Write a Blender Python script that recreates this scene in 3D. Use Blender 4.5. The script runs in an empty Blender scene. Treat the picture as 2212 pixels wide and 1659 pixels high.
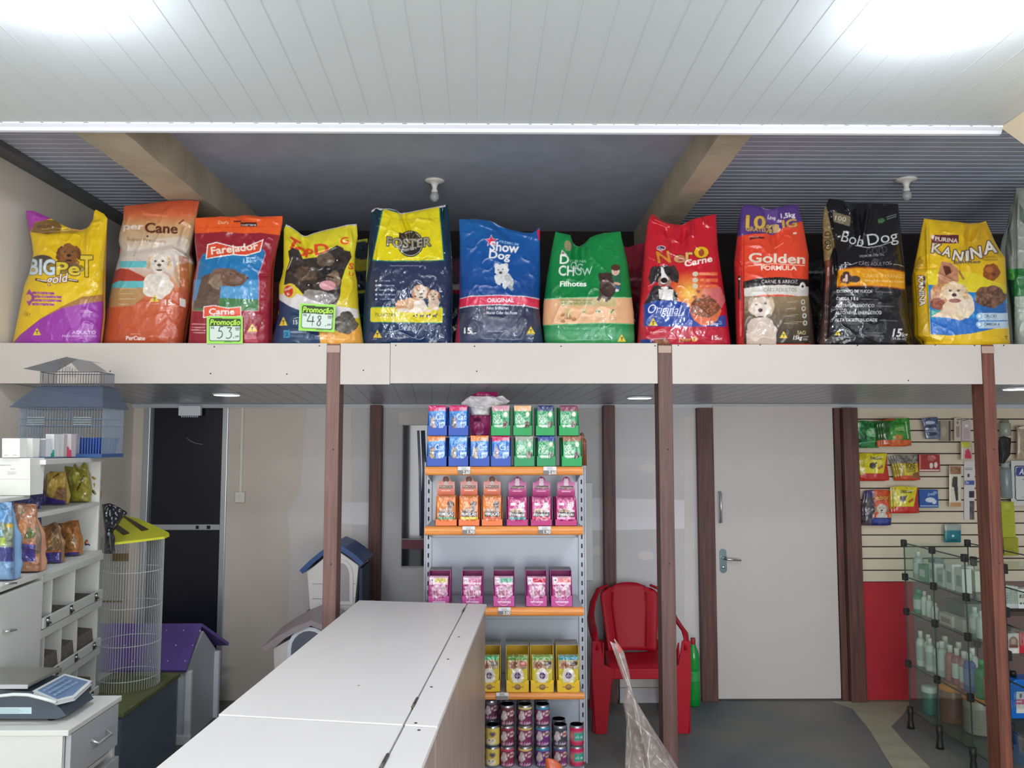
import bpy, math, random
import numpy as np
from mathutils import Vector, Matrix
random.seed(4); RNG = np.random.default_rng(4)
sc = bpy.context.scene
COL = sc.collection
# ------------------------------------------------ camera, world, lights, exposure
F = 1700.0; CW, CH = 2212.0, 1659.0
EYE = 1.825
PITCH = math.atan((960-CH/2)/F); YAW = math.atan((1106-1090)/F)
cd = bpy.data.cameras.new('camera'); cam = bpy.data.objects.new('camera', cd); COL.objects.link(cam)
cd.sensor_width = 36; cd.sensor_fit = 'HORIZONTAL'; cd.lens = 36*F/CW; cd.clip_start = .05
cam.location = (0, 0, EYE); cam.rotation_euler = (math.pi/2+PITCH, 0, -YAW)
sc.camera = cam
CR = Matrix.Rotation(-YAW, 3, 'Z') @ Matrix.Rotation(math.pi/2+PITCH, 3, 'X')
CRN = np.array(CR)
w = bpy.data.worlds.new('world'); sc.world = w; w.use_nodes = True
w.node_tree.nodes['Background'].inputs[0].default_value = (.80, .88, 1, 1)
w.node_tree.nodes['Background'].inputs[1].default_value = 1.75
sc.view_settings.view_transform = 'Standard'; sc.view_settings.look = 'None'
sc.view_settings.gamma = 1; sc.view_settings.use_curve_mapping = False
sc.view_settings.exposure = 0.2
sc.cycles.transparent_max_bounces = 24
def area(name, loc, rot, sx, sy, power, col):
    l = bpy.data.lights.new(name, 'AREA'); l.shape = 'RECTANGLE'; l.size = sx; l.size_y = sy; l.energy = power; l.color = col
    o = bpy.data.objects.new(name, l); COL.objects.link(o); o.location = loc; o.rotation_euler = rot
    return o
# daylight through the open shop front behind the photographer
area('shopfront_daylight', (.3, -2.7, 1.3), (math.radians(101), 0, 0), 6.0, 2.2, 195, (1, .98, .95))

# ------------------------------------------------ geometry helpers
def ray(px, py):
    d = np.array([(px-CW/2)/F, (CH/2-py)/F, -1.0]); return CRN @ d
def at(px, py, Y):
    d = ray(px, py); k = Y/d[1]; return (d[0]*k, Y, EYE+d[2]*k)
def atz(px, py, z):
    d = ray(px, py); k = (z-EYE)/d[2]; return (d[0]*k, d[1]*k, z)
def atx(px, py, X):
    d = ray(px, py); k = X/d[0]; return (X, d[1]*k, EYE+d[2]*k)
def at_arr(px, py, Y):
    d = np.stack([(px-CW/2)/F, (CH/2-py)/F, -np.ones_like(px)], -1) @ CRN.T
    k = Y/d[..., 1]
    return np.stack([d[..., 0]*k, Y*np.ones_like(k), EYE+d[..., 2]*k], -1)
def lin(c):
    c = np.asarray(c, float)/255.0
    return np.where(c <= .04045, c/12.92, ((c+.055)/1.055)**2.4)
MATS = {}
def mat(name, col, rough=.6, metal=0, noise=0, nscale=8, bump=0, bscale=60, emit=0, alpha=None, trans=0, ior=1.45, coat=0, col2=None, stretch=None, detail=4):
    if name in MATS: return MATS[name]
    m = bpy.data.materials.new(name); m.use_nodes = True; nt = m.node_tree; b = nt.nodes['Principled BSDF']
    c = list(lin(col))+[1]
    b.inputs['Base Color'].default_value = c; b.inputs['Roughness'].default_value = rough; b.inputs['Metallic'].default_value = metal
    b.inputs['IOR'].default_value = ior; b.inputs['Transmission Weight'].default_value = trans; b.inputs['Coat Weight'].default_value = coat
    if alpha is not None: b.inputs['Alpha'].default_value = alpha
    if emit:
        b.inputs['Emission Color'].default_value = c; b.inputs['Emission Strength'].default_value = emit
    if noise or bump or col2 is not None:
        tc = nt.nodes.new('ShaderNodeTexCoord'); mp = nt.nodes.new('ShaderNodeMapping'); nt.links.new(tc.outputs['Object'], mp.inputs[0])
        if stretch: mp.inputs['Scale'].default_value = stretch
    if noise or col2 is not None:
        n = nt.nodes.new('ShaderNodeTexNoise'); n.inputs['Scale'].default_value = nscale; n.inputs['Detail'].default_value = detail
        nt.links.new(mp.outputs[0], n.inputs['Vector'])
        r = nt.nodes.new('ShaderNodeValToRGB'); nt.links.new(n.outputs[0], r.inputs[0])
        r.color_ramp.elements[0].position = .35; r.color_ramp.elements[1].position = .65
        c2 = list(lin(col2))+[1] if col2 is not None else [x*(1-noise) for x in c[:3]]+[1]
        r.color_ramp.elements[0].color = c2; r.color_ramp.elements[1].color = c
        nt.links.new(r.outputs[0], b.inputs['Base Color'])
    if bump:
        n2 = nt.nodes.new('ShaderNodeTexNoise'); n2.inputs['Scale'].default_value = bscale; n2.inputs['Detail'].default_value = 3
        nt.links.new(mp.outputs[0], n2.inputs['Vector'])
        bp = nt.nodes.new('ShaderNodeBump'); bp.inputs['Strength'].default_value = bump; bp.inputs['Distance'].default_value = .01
        nt.links.new(n2.outputs[0], bp.inputs['Height']); nt.links.new(bp.outputs[0], b.inputs['Normal'])
    MATS[name] = m; return m
def print_mat(name, rough, coat=0):
    m = bpy.data.materials.new(name); m.use_nodes = True; nt = m.node_tree; b = nt.nodes['Principled BSDF']
    a = nt.nodes.new('ShaderNodeAttribute'); a.attribute_name = 'Print'
    n = nt.nodes.new('ShaderNodeTexNoise'); n.inputs['Scale'].default_value = 240
    tc = nt.nodes.new('ShaderNodeTexCoord'); nt.links.new(tc.outputs['Object'], n.inputs['Vector'])
    mx = nt.nodes.new('ShaderNodeMix'); mx.data_type = 'RGBA'; mx.blend_type = 'MULTIPLY'; mx.inputs[0].default_value = .12
    nt.links.new(a.outputs['Color'], mx.inputs[6]); nt.links.new(n.outputs[0], mx.inputs[7])
    nt.links.new(mx.outputs[2], b.inputs['Base Color']); b.inputs['Roughness'].default_value = rough; b.inputs['Coat Weight'].default_value = coat
    b.inputs['Coat Roughness'].default_value = .12
    MATS[name] = m; return m
PGLOSS = print_mat('printed_film', .34, .35); PMATT = print_mat('printed_paper', .6); PSHINE = print_mat('printed_foil', .22, .5)

LOC = {}
def reg(o, label=None, cat=None, group=None, kind=None):
    if label: o['label'] = label
    if cat: o['category'] = cat
    if group: o['group'] = group
    if kind: o['kind'] = kind
    return o
def thing(name, loc, label=None, cat=None, group=None, kind=None):
    o = bpy.data.objects.new(name, None); COL.objects.link(o); o.location = loc; o.empty_display_size = .05
    LOC[o.name] = Vector(loc); return reg(o, label, cat, group, kind)
def link(name, me, mats, parent=None, base=None):
    o = bpy.data.objects.new(name, me); COL.objects.link(o)
    for m in (mats if isinstance(mats, (list, tuple)) else [mats]):
        if m: me.materials.append(m)
    off = Vector((0, 0, 0))
    if parent is not None:
        o.parent = parent; off = LOC[parent.name]
    elif base is not None:
        o.location = base; off = Vector(base)
    if off.length: me.transform(Matrix.Translation(-off))
    LOC[o.name] = off.copy() if parent is None else off
    return o
class MB:
    def __init__(s, M=None): s.v = []; s.f = []; s.mi = []; s.sm = []; s.M = M; s.m = 0
    def add(s, vs, fs, smooth=False):
        b = len(s.v)
        for p in vs:
            p = Vector(p)
            if s.M is not None: p = s.M @ p
            s.v.append(p)
        for f in fs: s.f.append([b+i for i in f]); s.mi.append(s.m); s.sm.append(smooth)
        return s
    def box(s, x0, x1, y0, y1, z0, z1, bev=0):
        if x0 > x1: x0, x1 = x1, x0
        if y0 > y1: y0, y1 = y1, y0
        if z0 > z1: z0, z1 = z1, z0
        vs = [(x, y, z) for z in (z0, z1) for y in (y0, y1) for x in (x0, x1)]
        return s.add(vs, [(0, 2, 3, 1), (4, 5, 7, 6), (0, 1, 5, 4), (2, 6, 7, 3), (0, 4, 6, 2), (1, 3, 7, 5)])
    def prism(s, pts, axis, a, b, smooth=False):
        # pts: 2-D outline; axis 0 -> (a, p0, p1), 1 -> (p0, a, p1), 2 -> (p0, p1, a)
        def P(p, t): return {0: (t, p[0], p[1]), 1: (p[0], t, p[1]), 2: (p[0], p[1], t)}[axis]
        n = len(pts); vs = [P(p, a) for p in pts]+[P(p, b) for p in pts]
        fs = [tuple(range(n))[::-1], tuple(range(n, 2*n))]+[(i, (i+1) % n, n+(i+1) % n, n+i) for i in range(n)]
        return s.add(vs, fs, smooth)
    def tube(s, pts, r, n=6, cap=True, flat=None):
        pts = [Vector(p) for p in pts]; R = r if isinstance(r, (list, tuple)) else [r]*len(pts); vs = []; up0 = None
        for i, p in enumerate(pts):
            t = (pts[min(i+1, len(pts)-1)]-pts[max(i-1, 0)]).normalized()
            if up0 is None: up0 = Vector((0, 0, 1)) if abs(t.z) < .9 else Vector((0, 1, 0))
            a = t.cross(up0).normalized(); b2 = a.cross(t).normalized(); up0 = b2
            fl = flat or (1, 1)
            for k in range(n):
                an = 2*math.pi*k/n; vs.append(p+a*math.cos(an)*R[i]*fl[0]+b2*math.sin(an)*R[i]*fl[1])
        fs = [(i*n+k, i*n+(k+1) % n, (i+1)*n+(k+1) % n, (i+1)*n+k) for i in range(len(pts)-1) for k in range(n)]
        if cap: fs += [tuple(range(n))[::-1], tuple((len(pts)-1)*n+k for k in range(n))]
        return s.add(vs, fs, n > 4)
    def lathe(s, prof, c, n=24, axis=2):
        vs = []
        for r, h in prof:
            for k in range(n):
                an = 2*math.pi*k/n; q = (r*math.cos(an), r*math.sin(an), h)
                if axis == 1: q = (q[0], q[2], q[1])
                vs.append((c[0]+q[0], c[1]+q[1], c[2]+q[2]))
        m = len(prof)
        fs = [(i*n+k, i*n+(k+1) % n, (i+1)*n+(k+1) % n, (i+1)*n+k) for i in range(m-1) for k in range(n)]
        fs += [tuple(range(n))[::-1], tuple((m-1)*n+k for k in range(n))]
        return s.add(vs, fs, True)
    def grid(s, P, smooth=True):
        h, w_ = len(P), len(P[0]); vs = [p for r in P for p in r]
        return s.add(vs, [(j*w_+i, j*w_+i+1, (j+1)*w_+i+1, (j+1)*w_+i) for j in range(h-1) for i in range(w_-1)], smooth)
    def build(s, name, mats, parent=None, base=None, bevel=0, solid=0, kind=None, sharp=None):
        me = bpy.data.meshes.new(name); me.from_pydata([tuple(p) for p in s.v], [], s.f)
        me.polygons.foreach_set('material_index', s.mi); me.polygons.foreach_set('use_smooth', s.sm)
        me.update()
        o = link(name, me, mats, parent, base)
        if solid:
            k = o.modifiers.new('thickness', 'SOLIDIFY'); k.thickness = solid; k.offset = 0
        if bevel:
            k = o.modifiers.new('edges', 'BEVEL'); k.width = bevel; k.segments = 2; k.limit_method = 'ANGLE'; k.angle_limit = math.radians(40)
        if kind: o['kind'] = kind
        return o
def B(name, m, parent, x0, x1, y0, y1, z0, z1, bevel=0, base=None, M=None, kind=None):
    return MB(M).box(x0, x1, y0, y1, z0, z1).build(name, m, parent, base=base, bevel=bevel, kind=kind)

# ------------------------------------------------ flat-print painter (colours of printed matter, kept per vertex)
GLY = {}
def glyphs(text, bold=0.0):
    key = (text, bold)
    if key in GLY: return GLY[key]
    cu = bpy.data.curves.new('t', 'FONT'); cu.body = text; cu.size = 1; cu.resolution_u = 3; cu.offset = bold; cu.fill_mode = 'FRONT'
    o = bpy.data.objects.new('t', cu); COL.objects.link(o)
    me = o.to_mesh(); me.calc_loop_triangles()
    v = np.empty(len(me.vertices)*3); me.vertices.foreach_get('co', v); v = v.reshape(-1, 3)[:, :2]
    t = np.empty(len(me.loop_triangles)*3, int); me.loop_triangles.foreach_get('vertices', t); t = t.reshape(-1, 3)
    o.to_mesh_clear(); bpy.data.objects.remove(o); bpy.data.curves.remove(cu)
    GLY[key] = (v, t); return GLY[key]
def vnoise(x, y, seed=0):
    r = np.random.default_rng(seed).random((64, 64))
    xi = np.floor(x).astype(int); yi = np.floor(y).astype(int); fx = x-xi; fy = y-yi
    fx = fx*fx*(3-2*fx); fy = fy*fy*(3-2*fy)
    g = lambda a, b: r[a % 64, b % 64]
    return (g(xi, yi)*(1-fx)*(1-fy)+g(xi+1, yi)*fx*(1-fy)+g(xi, yi+1)*(1-fx)*fy+g(xi+1, yi+1)*fx*fy)*2-1
class Cv:
    """a small raster in units u (any), used only to look up the print colour of each mesh vertex"""
    def __init__(s, x0, y0, x1, y1, bg, ss=1.6, fr=None):
        s.ox, s.oy, s.k = x0, y0, ss; s.w = int((x1-x0)*ss)+2; s.h = int((y1-y0)*ss)+2
        s.a = np.empty((s.h, s.w, 3)); s.a[:] = bg; s.fr = fr or (0, 0, 1)
    def T(s, p):
        p = np.asarray(p, float).reshape(-1, 2); ox, oy, sc_ = s.fr
        return np.stack([(ox+p[:, 0]*sc_-s.ox)*s.k, (oy+p[:, 1]*sc_-s.oy)*s.k], 1)
    def _fill(s, m, i0, j0, col, al=1.0, tex=0, seed=1):
        h, w_ = m.shape; a = s.a[j0:j0+h, i0:i0+w_]
        c = np.asarray(col, float)
        if tex:
            jj, ii = np.mgrid[j0:j0+h, i0:i0+w_]
            n = vnoise(ii/3.1, jj/3.1, seed)*.6+vnoise(ii/9.0, jj/7.0, seed+1)
            c = c*(1+tex*n[..., None])
        mm = (m*al)[..., None]; s.a[j0:j0+h, i0:i0+w_] = np.clip(a*(1-mm)+c*mm, 0, 255)
    def _box(s, q):
        i0 = max(0, int(q[:, 0].min())-1); i1 = min(s.w, int(q[:, 0].max())+2); j0 = max(0, int(q[:, 1].min())-1); j1 = min(s.h, int(q[:, 1].max())+2)
        return i0, i1, j0, j1
    def poly(s, pts, col, al=1.0, tex=0, seed=1):
        q = s.T(pts); i0, i1, j0, j1 = s._box(q)
        if i1 <= i0 or j1 <= j0: return s
        jj, ii = np.mgrid[j0:j1, i0:i1]; X = ii+.5; Y = jj+.5; m = np.zeros(X.shape, bool)
        for (xa, ya), (xb, yb) in zip(q, np.roll(q, -1, 0)):
            if ya == yb: continue
            c = ((ya > Y) != (yb > Y)) & (X < (xb-xa)*(Y-ya)/(yb-ya)+xa); m ^= c
        s._fill(m.astype(float), i0, j0, col, al, tex, seed); return s
    def rect(s, x0, y0, x1, y1, col, al=1.0, tex=0): return s.poly([(x0, y0), (x1, y0), (x1, y1), (x0, y1)], col, al, tex)
    def ell(s, cx, cy, rx, ry, col, rot=0, al=1.0, tex=0, seed=1, soft=0):
        an = np.linspace(0, 2*np.pi, 28, endpoint=False); c, d = math.cos(rot), math.sin(rot)
        wob = 1+(.06*np.sin(an*5+seed)+.04*np.sin(an*9+2*seed) if tex else 0)
        x = rx*np.cos(an)*wob; y = ry*np.sin(an)*wob
        return s.poly(np.stack([cx+x*c-y*d, cy+x*d+y*c], 1), col, al, tex, seed)
    def line(s, pts, wd, col, al=1.0):
        for (xa, ya), (xb, yb) in zip(pts[:-1], pts[1:]):
            L = math.hypot(xb-xa, yb-ya) or 1; nx, ny = -(yb-ya)/L*wd/2, (xb-xa)/L*wd/2
            s.poly([(xa+nx, ya+ny), (xb+nx, yb+ny), (xb-nx, yb-ny), (xa-nx, ya-ny)], col, al)
        return s
    def grad(s, stops):
        ys = [(s.fr[1]+y*s.fr[2]-s.oy)*s.k for y, c in stops]; r = np.arange(s.h)
        for ch in range(3): s.a[:, :, ch] = np.interp(r, ys, [c[ch] for y, c in stops])[:, None]
        return s
    def text(s, t, x, y, h, col, w=None, rot=0, bold=.02, arc=0, shear=0, out=None, ow=3, al=1.0, warp=None):
        v, tr = glyphs(t, min(bold, .028))
        if not len(v): return s
        v = v.copy(); x0 = v[:, 0].min(); v[:, 0] -= x0; W = v[:, 0].max() or 1; k = h/.70; kx = (w/W) if w else k
        px = v[:, 0]*kx; py = -v[:, 1]*k; px = px-py*shear
        if arc: u = px/(W*kx)*2-1; py = py+arc*u*u
        if warp: py = py+warp(px/(W*kx))*h
        c, d = math.cos(rot), math.sin(rot); q = s.T(np.stack([x+px*c-py*d, y+px*d+py*c], 1))
        pad = int(ow*s.k*s.fr[2])+2 if out is not None else 1
        i0, i1, j0, j1 = s._box(q); i0 = max(0, i0-pad); j0 = max(0, j0-pad); i1 = min(s.w, i1+pad); j1 = min(s.h, j1+pad)
        if i1 <= i0 or j1 <= j0: return s
        SS = 2; m = np.zeros(((j1-j0)*SS, (i1-i0)*SS), bool); Q = (q-np.array([i0, j0]))*SS
        for a, b, c_ in tr:
            A, Bp, C = Q[a], Q[b], Q[c_]
            u0 = max(0, int(min(A[0], Bp[0], C[0]))); u1 = min(m.shape[1], int(max(A[0], Bp[0], C[0]))+2)
            v0 = max(0, int(min(A[1], Bp[1], C[1]))); v1 = min(m.shape[0], int(max(A[1], Bp[1], C[1]))+2)
            if u1 <= u0 or v1 <= v0: continue
            YY, XX = np.ogrid[v0:v1, u0:u1]; XX = XX+.5; YY = YY+.5
            e = lambda P_, R_: (R_[0]-P_[0])*(YY-P_[1])-(R_[1]-P_[1])*(XX-P_[0])
            a1, a2, a3 = e(A, Bp), e(Bp, C), e(C, A)
            m[v0:v1, u0:u1] |= ((a1 >= 0) & (a2 >= 0) & (a3 >= 0)) | ((a1 <= 0) & (a2 <= 0) & (a3 <= 0))
        mf = m.reshape(j1-j0, SS, i1-i0, SS).mean((1, 3))
        if out is not None:
            d_ = mf.copy(); r = max(1, int(round(ow*s.k*s.fr[2])))
            for a in range(-r, r+1):
                for b in range(-r, r+1):
                    if a*a+b*b <= r*r+1:
                        sh = np.zeros_like(mf); H_, W_ = mf.shape
                        sh[max(0, a):H_+min(0, a), max(0, b):W_+min(0, b)] = mf[max(0, -a):H_+min(0, -a), max(0, -b):W_+min(0, -b)]; d_ = np.maximum(d_, sh)
            s._fill(d_, i0, j0, out, al)
        s._fill(mf, i0, j0, col, al); return s
    def tri(s, cx, yb, w_, h):
        s.poly([(cx-w_/2, yb), (cx, yb-h), (cx+w_/2, yb)], (225, 195, 60)); return s.text('T', cx-w_*.15, yb-h*.14, h*.42, (30, 30, 25), w=w_*.3, bold=.03)
    def lines(s, x, y, w_, n, dy, col, h=4, al=.7):
        r = random.Random(int(x*7+y))
        for i in range(n): s.rect(x, y+i*dy, x+w_*r.uniform(.6, 1), y+i*dy+h, col, al)
        return s
    def sample(s, px, py):
        i = np.clip((px-s.ox)*s.k-.5, 0, s.w-1.001); j = np.clip((py-s.oy)*s.k-.5, 0, s.h-1.001)
        i0 = i.astype(int); j0 = j.astype(int); fi = (i-i0)[..., None]; fj = (j-j0)[..., None]; a = s.a
        return (a[j0, i0]*(1-fi)+a[j0, i0+1]*fi)*(1-fj)+(a[j0+1, i0]*(1-fi)+a[j0+1, i0+1]*fi)*fj
def dog(cv, x, y, r, fur, dark, nose=(40, 32, 32), ear=None, body=None, muzzle=None, eyes=True, tilt=0, seed=1):
    """a dog's face in a printed picture: ears, head, cheeks, muzzle, eyes, nose and mouth"""
    ear = ear or dark; muzzle = muzzle or fur
    if body: cv.ell(x+body[0], y+body[1], body[2], body[3], body[4] if len(body) > 4 else fur, tex=.12, seed=seed)
    for sgn in (-1, 1): cv.ell(x+sgn*r*.86, y-r*.05, r*.3, r*.68, ear, rot=-sgn*.3, tex=.15, seed=seed+2)
    cv.ell(x, y, r*.85, r*.95, fur, tex=.09, seed=seed+3)
    cv.ell(x, y+r*.35, r*.5, r*.5, muzzle, tex=.08, seed=seed+4)
    cv.ell(x, y+r*.66, r*.3, r*.09, tuple(.45*c for c in dark)); cv.ell(x, y+r*.2, r*.2, r*.15, nose); cv.line([(x, y+r*.3), (x, y+r*.6)], r*.05, dark)
    if eyes:
        for sgn in (-1, 1): cv.ell(x+sgn*r*.34, y-r*.18, r*.12, r*.09, (35, 28, 25)); cv.ell(x+sgn*r*.32, y-r*.21, r*.03, r*.03, (230, 225, 220))
def color_attr(me, rgb):
    n = len(rgb); a = me.color_attributes.new('Print', 'FLOAT_COLOR', 'POINT')
    d = np.ones((n, 4), np.float32); d[:, :3] = lin(rgb); a.data.foreach_set('color', d.ravel())
def gridmesh(name, P, rgb, flip=False):
    """P (h,w,3) point grid -> smooth quad mesh carrying the print colours"""
    h, w_, _ = P.shape; me = bpy.data.meshes.new(name); nf = (h-1)*(w_-1)
    idx = np.arange(h*w_).reshape(h, w_); q = np.stack([idx[:-1, :-1], idx[:-1, 1:], idx[1:, 1:], idx[1:, :-1]], -1).reshape(-1, 4)
    if flip: q = q[:, ::-1]
    me.vertices.add(h*w_); me.vertices.foreach_set('co', P.reshape(-1).astype(np.float32))
    me.loops.add(nf*4); me.loops.foreach_set('vertex_index', q.ravel().astype(np.int32))
    me.polygons.add(nf); me.polygons.foreach_set('loop_start', np.arange(0, nf*4, 4, dtype=np.int32))
    me.update(calc_edges=True)
    me.polygons.foreach_set('use_smooth', np.ones(nf, bool))
    color_attr(me, rgb.reshape(-1, 3)); return me
def join_meshes(name, parts):
    """parts: list of (P, rgb, flip) grids -> one mesh"""
    V = []; Q = []; C = []; b = 0
    for P, rgb, flip in parts:
        h, w_, _ = P.shape; idx = np.arange(h*w_).reshape(h, w_)+b; q = np.stack([idx[:-1, :-1], idx[:-1, 1:], idx[1:, 1:], idx[1:, :-1]], -1).reshape(-1, 4)
        if flip: q = q[:, ::-1]
        V.append(P.reshape(-1, 3)); Q.append(q); C.append(rgb.reshape(-1, 3)); b += h*w_
    V = np.concatenate(V); Q = np.concatenate(Q); C = np.concatenate(C); nf = len(Q)
    me = bpy.data.meshes.new(name); me.vertices.add(len(V)); me.vertices.foreach_set('co', V.ravel().astype(np.float32))
    me.loops.add(nf*4); me.loops.foreach_set('vertex_index', Q.ravel().astype(np.int32))
    me.polygons.add(nf); me.polygons.foreach_set('loop_start', np.arange(0, nf*4, 4, dtype=np.int32))
    me.update(calc_edges=True); me.polygons.foreach_set('use_smooth', np.ones(nf, bool)); color_attr(me, C); return me
def sack(name, label, cat, L, R, top, yb, Y, paint, T=.11, fr=(0, 0, 1), bg=(200, 200, 200), step=1.3, wr=.004, lean=.0, folds=(), m=None, group=None, seam=None, parent=None, seed=3, pinch=.75, backT=None, ss=1.6, as_part=False, bumpy=1.0):
    """a filled plastic sack: outline L, R (x at height y) and top edge, real belly depth T, wrinkles, folds and print"""
    ox, oy, k = fr
    L = np.array([(ox+a*k, oy+b*k) for a, b in L]); R = np.array([(ox+a*k, oy+b*k) for a, b in R]); tp = np.array([(ox+a*k, oy+b*k) for a, b in top])
    yb = oy+yb*k
    L = L[np.argsort(L[:, 1])]; R = R[np.argsort(R[:, 1])]; tp = tp[np.argsort(tp[:, 0])]
    x0 = min(L[:, 0].min(), tp[:, 0].min()); x1 = max(R[:, 0].max(), tp[:, 0].max()); y0 = tp[:, 1].min()
    nx = max(8, int((x1-x0)/step)); ny = max(8, int((yb-y0)/step))
    s, t = np.meshgrid(np.linspace(0, 1, nx), np.linspace(0, 1, ny))
    ts = (tp[:, 0]-tp[0, 0])/(tp[-1, 0]-tp[0, 0]); ytop = np.interp(s, ts, tp[:, 1])
    py = yb+(ytop-yb)*t; px = np.interp(py, L[:, 1], L[:, 0])*(1-s)+np.interp(py, R[:, 1], R[:, 0])*s
    cv = Cv(x0-2, y0-2, x1+2, yb+2, bg, ss=ss, fr=fr); paint(cv)
    rgb = cv.sample(px, py)
    e = np.clip(1-np.abs(2*s-1)**2.6, 0, 1)**.55
    up = np.clip((1-t)/.55, 0, 1)**.6; base = np.clip(t/.06, 0, 1)**.5*.25+.75
    prof = e*up*base
    size = (x1-x0)
    n = vnoise(px/17.0, py/26.0, seed)*.9+vnoise(px/8.0+py/23.0, py/11.0, seed+1)*.5+vnoise(px/4.0, py/5.0-px/13.0, seed+2)*.22
    rdg = 1-np.abs(vnoise(px/26.0+py/60, py/30.0-px/70, seed+7)); n = n+rdg**4*1.6
    dep = T*prof+wr*n*bumpy*np.clip(np.minimum(s, 1-s)*12, 0, 1)*(.6+.6*t)
    for (ax, ay, bx, by, wd, dp) in folds:
        A = np.array([ox+ax*k, oy+ay*k]); Bq = np.array([ox+bx*k, oy+by*k]); D = Bq-A; LL = (D**2).sum()
        u = np.clip(((px-A[0])*D[0]+(py-A[1])*D[1])/LL, 0, 1); dist = np.hypot(px-A[0]-u*D[0], py-A[1]-u*D[1])
        dep = dep+dp*np.exp(-(dist/(wd*k))**2)*np.sin(np.pi*np.clip(u*.8+.1, 0, 1))
    Yv = Y-dep+lean*t
    P = at_arr(px, py, Yv)
    bt = T*.6 if backT is None else backT
    cs = slice(None, None, max(1, nx//24)); 
    ii = np.unique(np.append(np.arange(0, nx, max(1, nx//20)), nx-1)); jj = np.unique(np.append(np.arange(0, ny, max(1, ny//20)), ny-1))
    Pb = P[np.ix_(jj, ii)].copy(); pr = prof[np.ix_(jj, ii)]; Pb[..., 1] = Y+lean*t[np.ix_(jj, ii)]+bt*pr+.0005
    sc_ = Pb[..., 1]/P[np.ix_(jj, ii)][..., 1]*0+1
    # keep the rim shared: only the depth changes behind
    parts = [(P, rgb, False), (Pb, rgb[np.ix_(jj, ii)]*0+np.array(rgb[-4:, :].mean((0, 1))), True)]
    # bottom closing strip
    bot = np.stack([P[0, ii], np.stack([P[0, ii, 0], Pb[0, :, 1], P[0, ii, 2]], -1)], 0); parts.append((bot, np.stack([rgb[0, ii], rgb[0, ii]], 0), False))
    zb = P[..., 2].min(); me = join_meshes(name, parts)
    c = P.reshape(-1, 3).mean(0); base_pt = (float(c[0]), float(Y), float(zb))
    if as_part:
        return link(name, me, m or PGLOSS, parent)
    root = thing(name, base_pt, label, cat, group)
    link('bag_body' if as_part is False else name, me, m or PGLOSS, root)
    if seam is not None:
        q = P[-1].copy(); k2 = max(1, nx//30); q = q[::k2]
        q2 = q.copy(); q2[:, 2] -= .012; q3 = q.copy(); q3[:, 1] -= .003; q2[:, 1] -= .004
        mb = MB()
        for a in range(len(q)-1):
            mb.add([q2[a], q2[a+1], q3[a+1], q3[a]], [(0, 1, 2, 3)], True)
        mb.build('top_seam', mat('seam_%d_%d_%d' % seam, seam, .35), root, solid=.003)
    return root
def panel(name, x0, y0, x1, y1, Y, paint, parent=None, label=None, cat=None, group=None, bg=(230, 230, 230), bulge=0, step=1.2, m=None, th=.004, fr=(0, 0, 1), rot=0, wr=0, ss=1.8, seed=5, dY=0):
    """a printed card, label or pouch front as a thin closed slab; x0.. in photo units, dY = depth change left to right"""
    ox, oy, k = fr; X0, X1, Y0_, Y1_ = ox+x0*k, ox+x1*k, oy+y0*k, oy+y1*k
    nx = max(3, int((X1-X0)/step)+1); ny = max(3, int((Y1_-Y0_)/step)+1)
    s, t = np.meshgrid(np.linspace(0, 1, nx), np.linspace(0, 1, ny)); px = X0+(X1-X0)*s; py = Y0_+(Y1_-Y0_)*t
    cv = Cv(X0-1, Y0_-1, X1+1, Y1_+1, bg, ss=ss, fr=fr); paint(cv); rgb = cv.sample(px, py)
    if rot:
        cx, cy = (X0+X1)/2, (Y0_+Y1_)/2; c, d = math.cos(rot), math.sin(rot); qx = cx+(px-cx)*c-(py-cy)*d; qy = cy+(px-cx)*d+(py-cy)*c; px, py = qx, qy
    e = (np.clip(1-np.abs(2*s-1)**2.5, 0, 1)*np.clip(1-np.abs(2*t-1)**3, 0, 1))**.5
    dep = bulge*e+wr*(vnoise(px/6.0, py/8.0, seed)+.5*vnoise(px/3.0, py/3.5, seed+1))*np.clip(np.minimum(s, 1-s)*8, 0, 1)
    P = at_arr(px, py, Y+dY*(s-.5)-dep); Pc = P.copy(); Pc[..., 1] = Y+dY*(s-.5)+th
    ii = np.array([0, nx-1]); jj = np.array([0, ny-1]); Pb = Pc[np.ix_(jj, ii)]; edge = rgb.mean((0, 1))
    mk = lambda A, Bq: (np.stack([A, Bq], 0), np.zeros((2, len(A), 3))+edge, False)
    parts = [(P, rgb, True), (Pb, np.zeros(Pb.shape)+edge, False), mk(P[0], Pc[0]), mk(P[-1][::-1], Pc[-1][::-1]), mk(P[:, 0][::-1], Pc[:, 0][::-1]), mk(P[:, -1], Pc[:, -1])]
    me = join_meshes(name, parts)
    if parent is not None: return link(name, me, m or PMATT, parent)
    c = P.reshape(-1, 3).mean(0); o = link(name, me, m or PMATT, None, base=(float(c[0]), float(Y), float(P[..., 2].min()))); return reg(o, label, cat, group)
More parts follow.
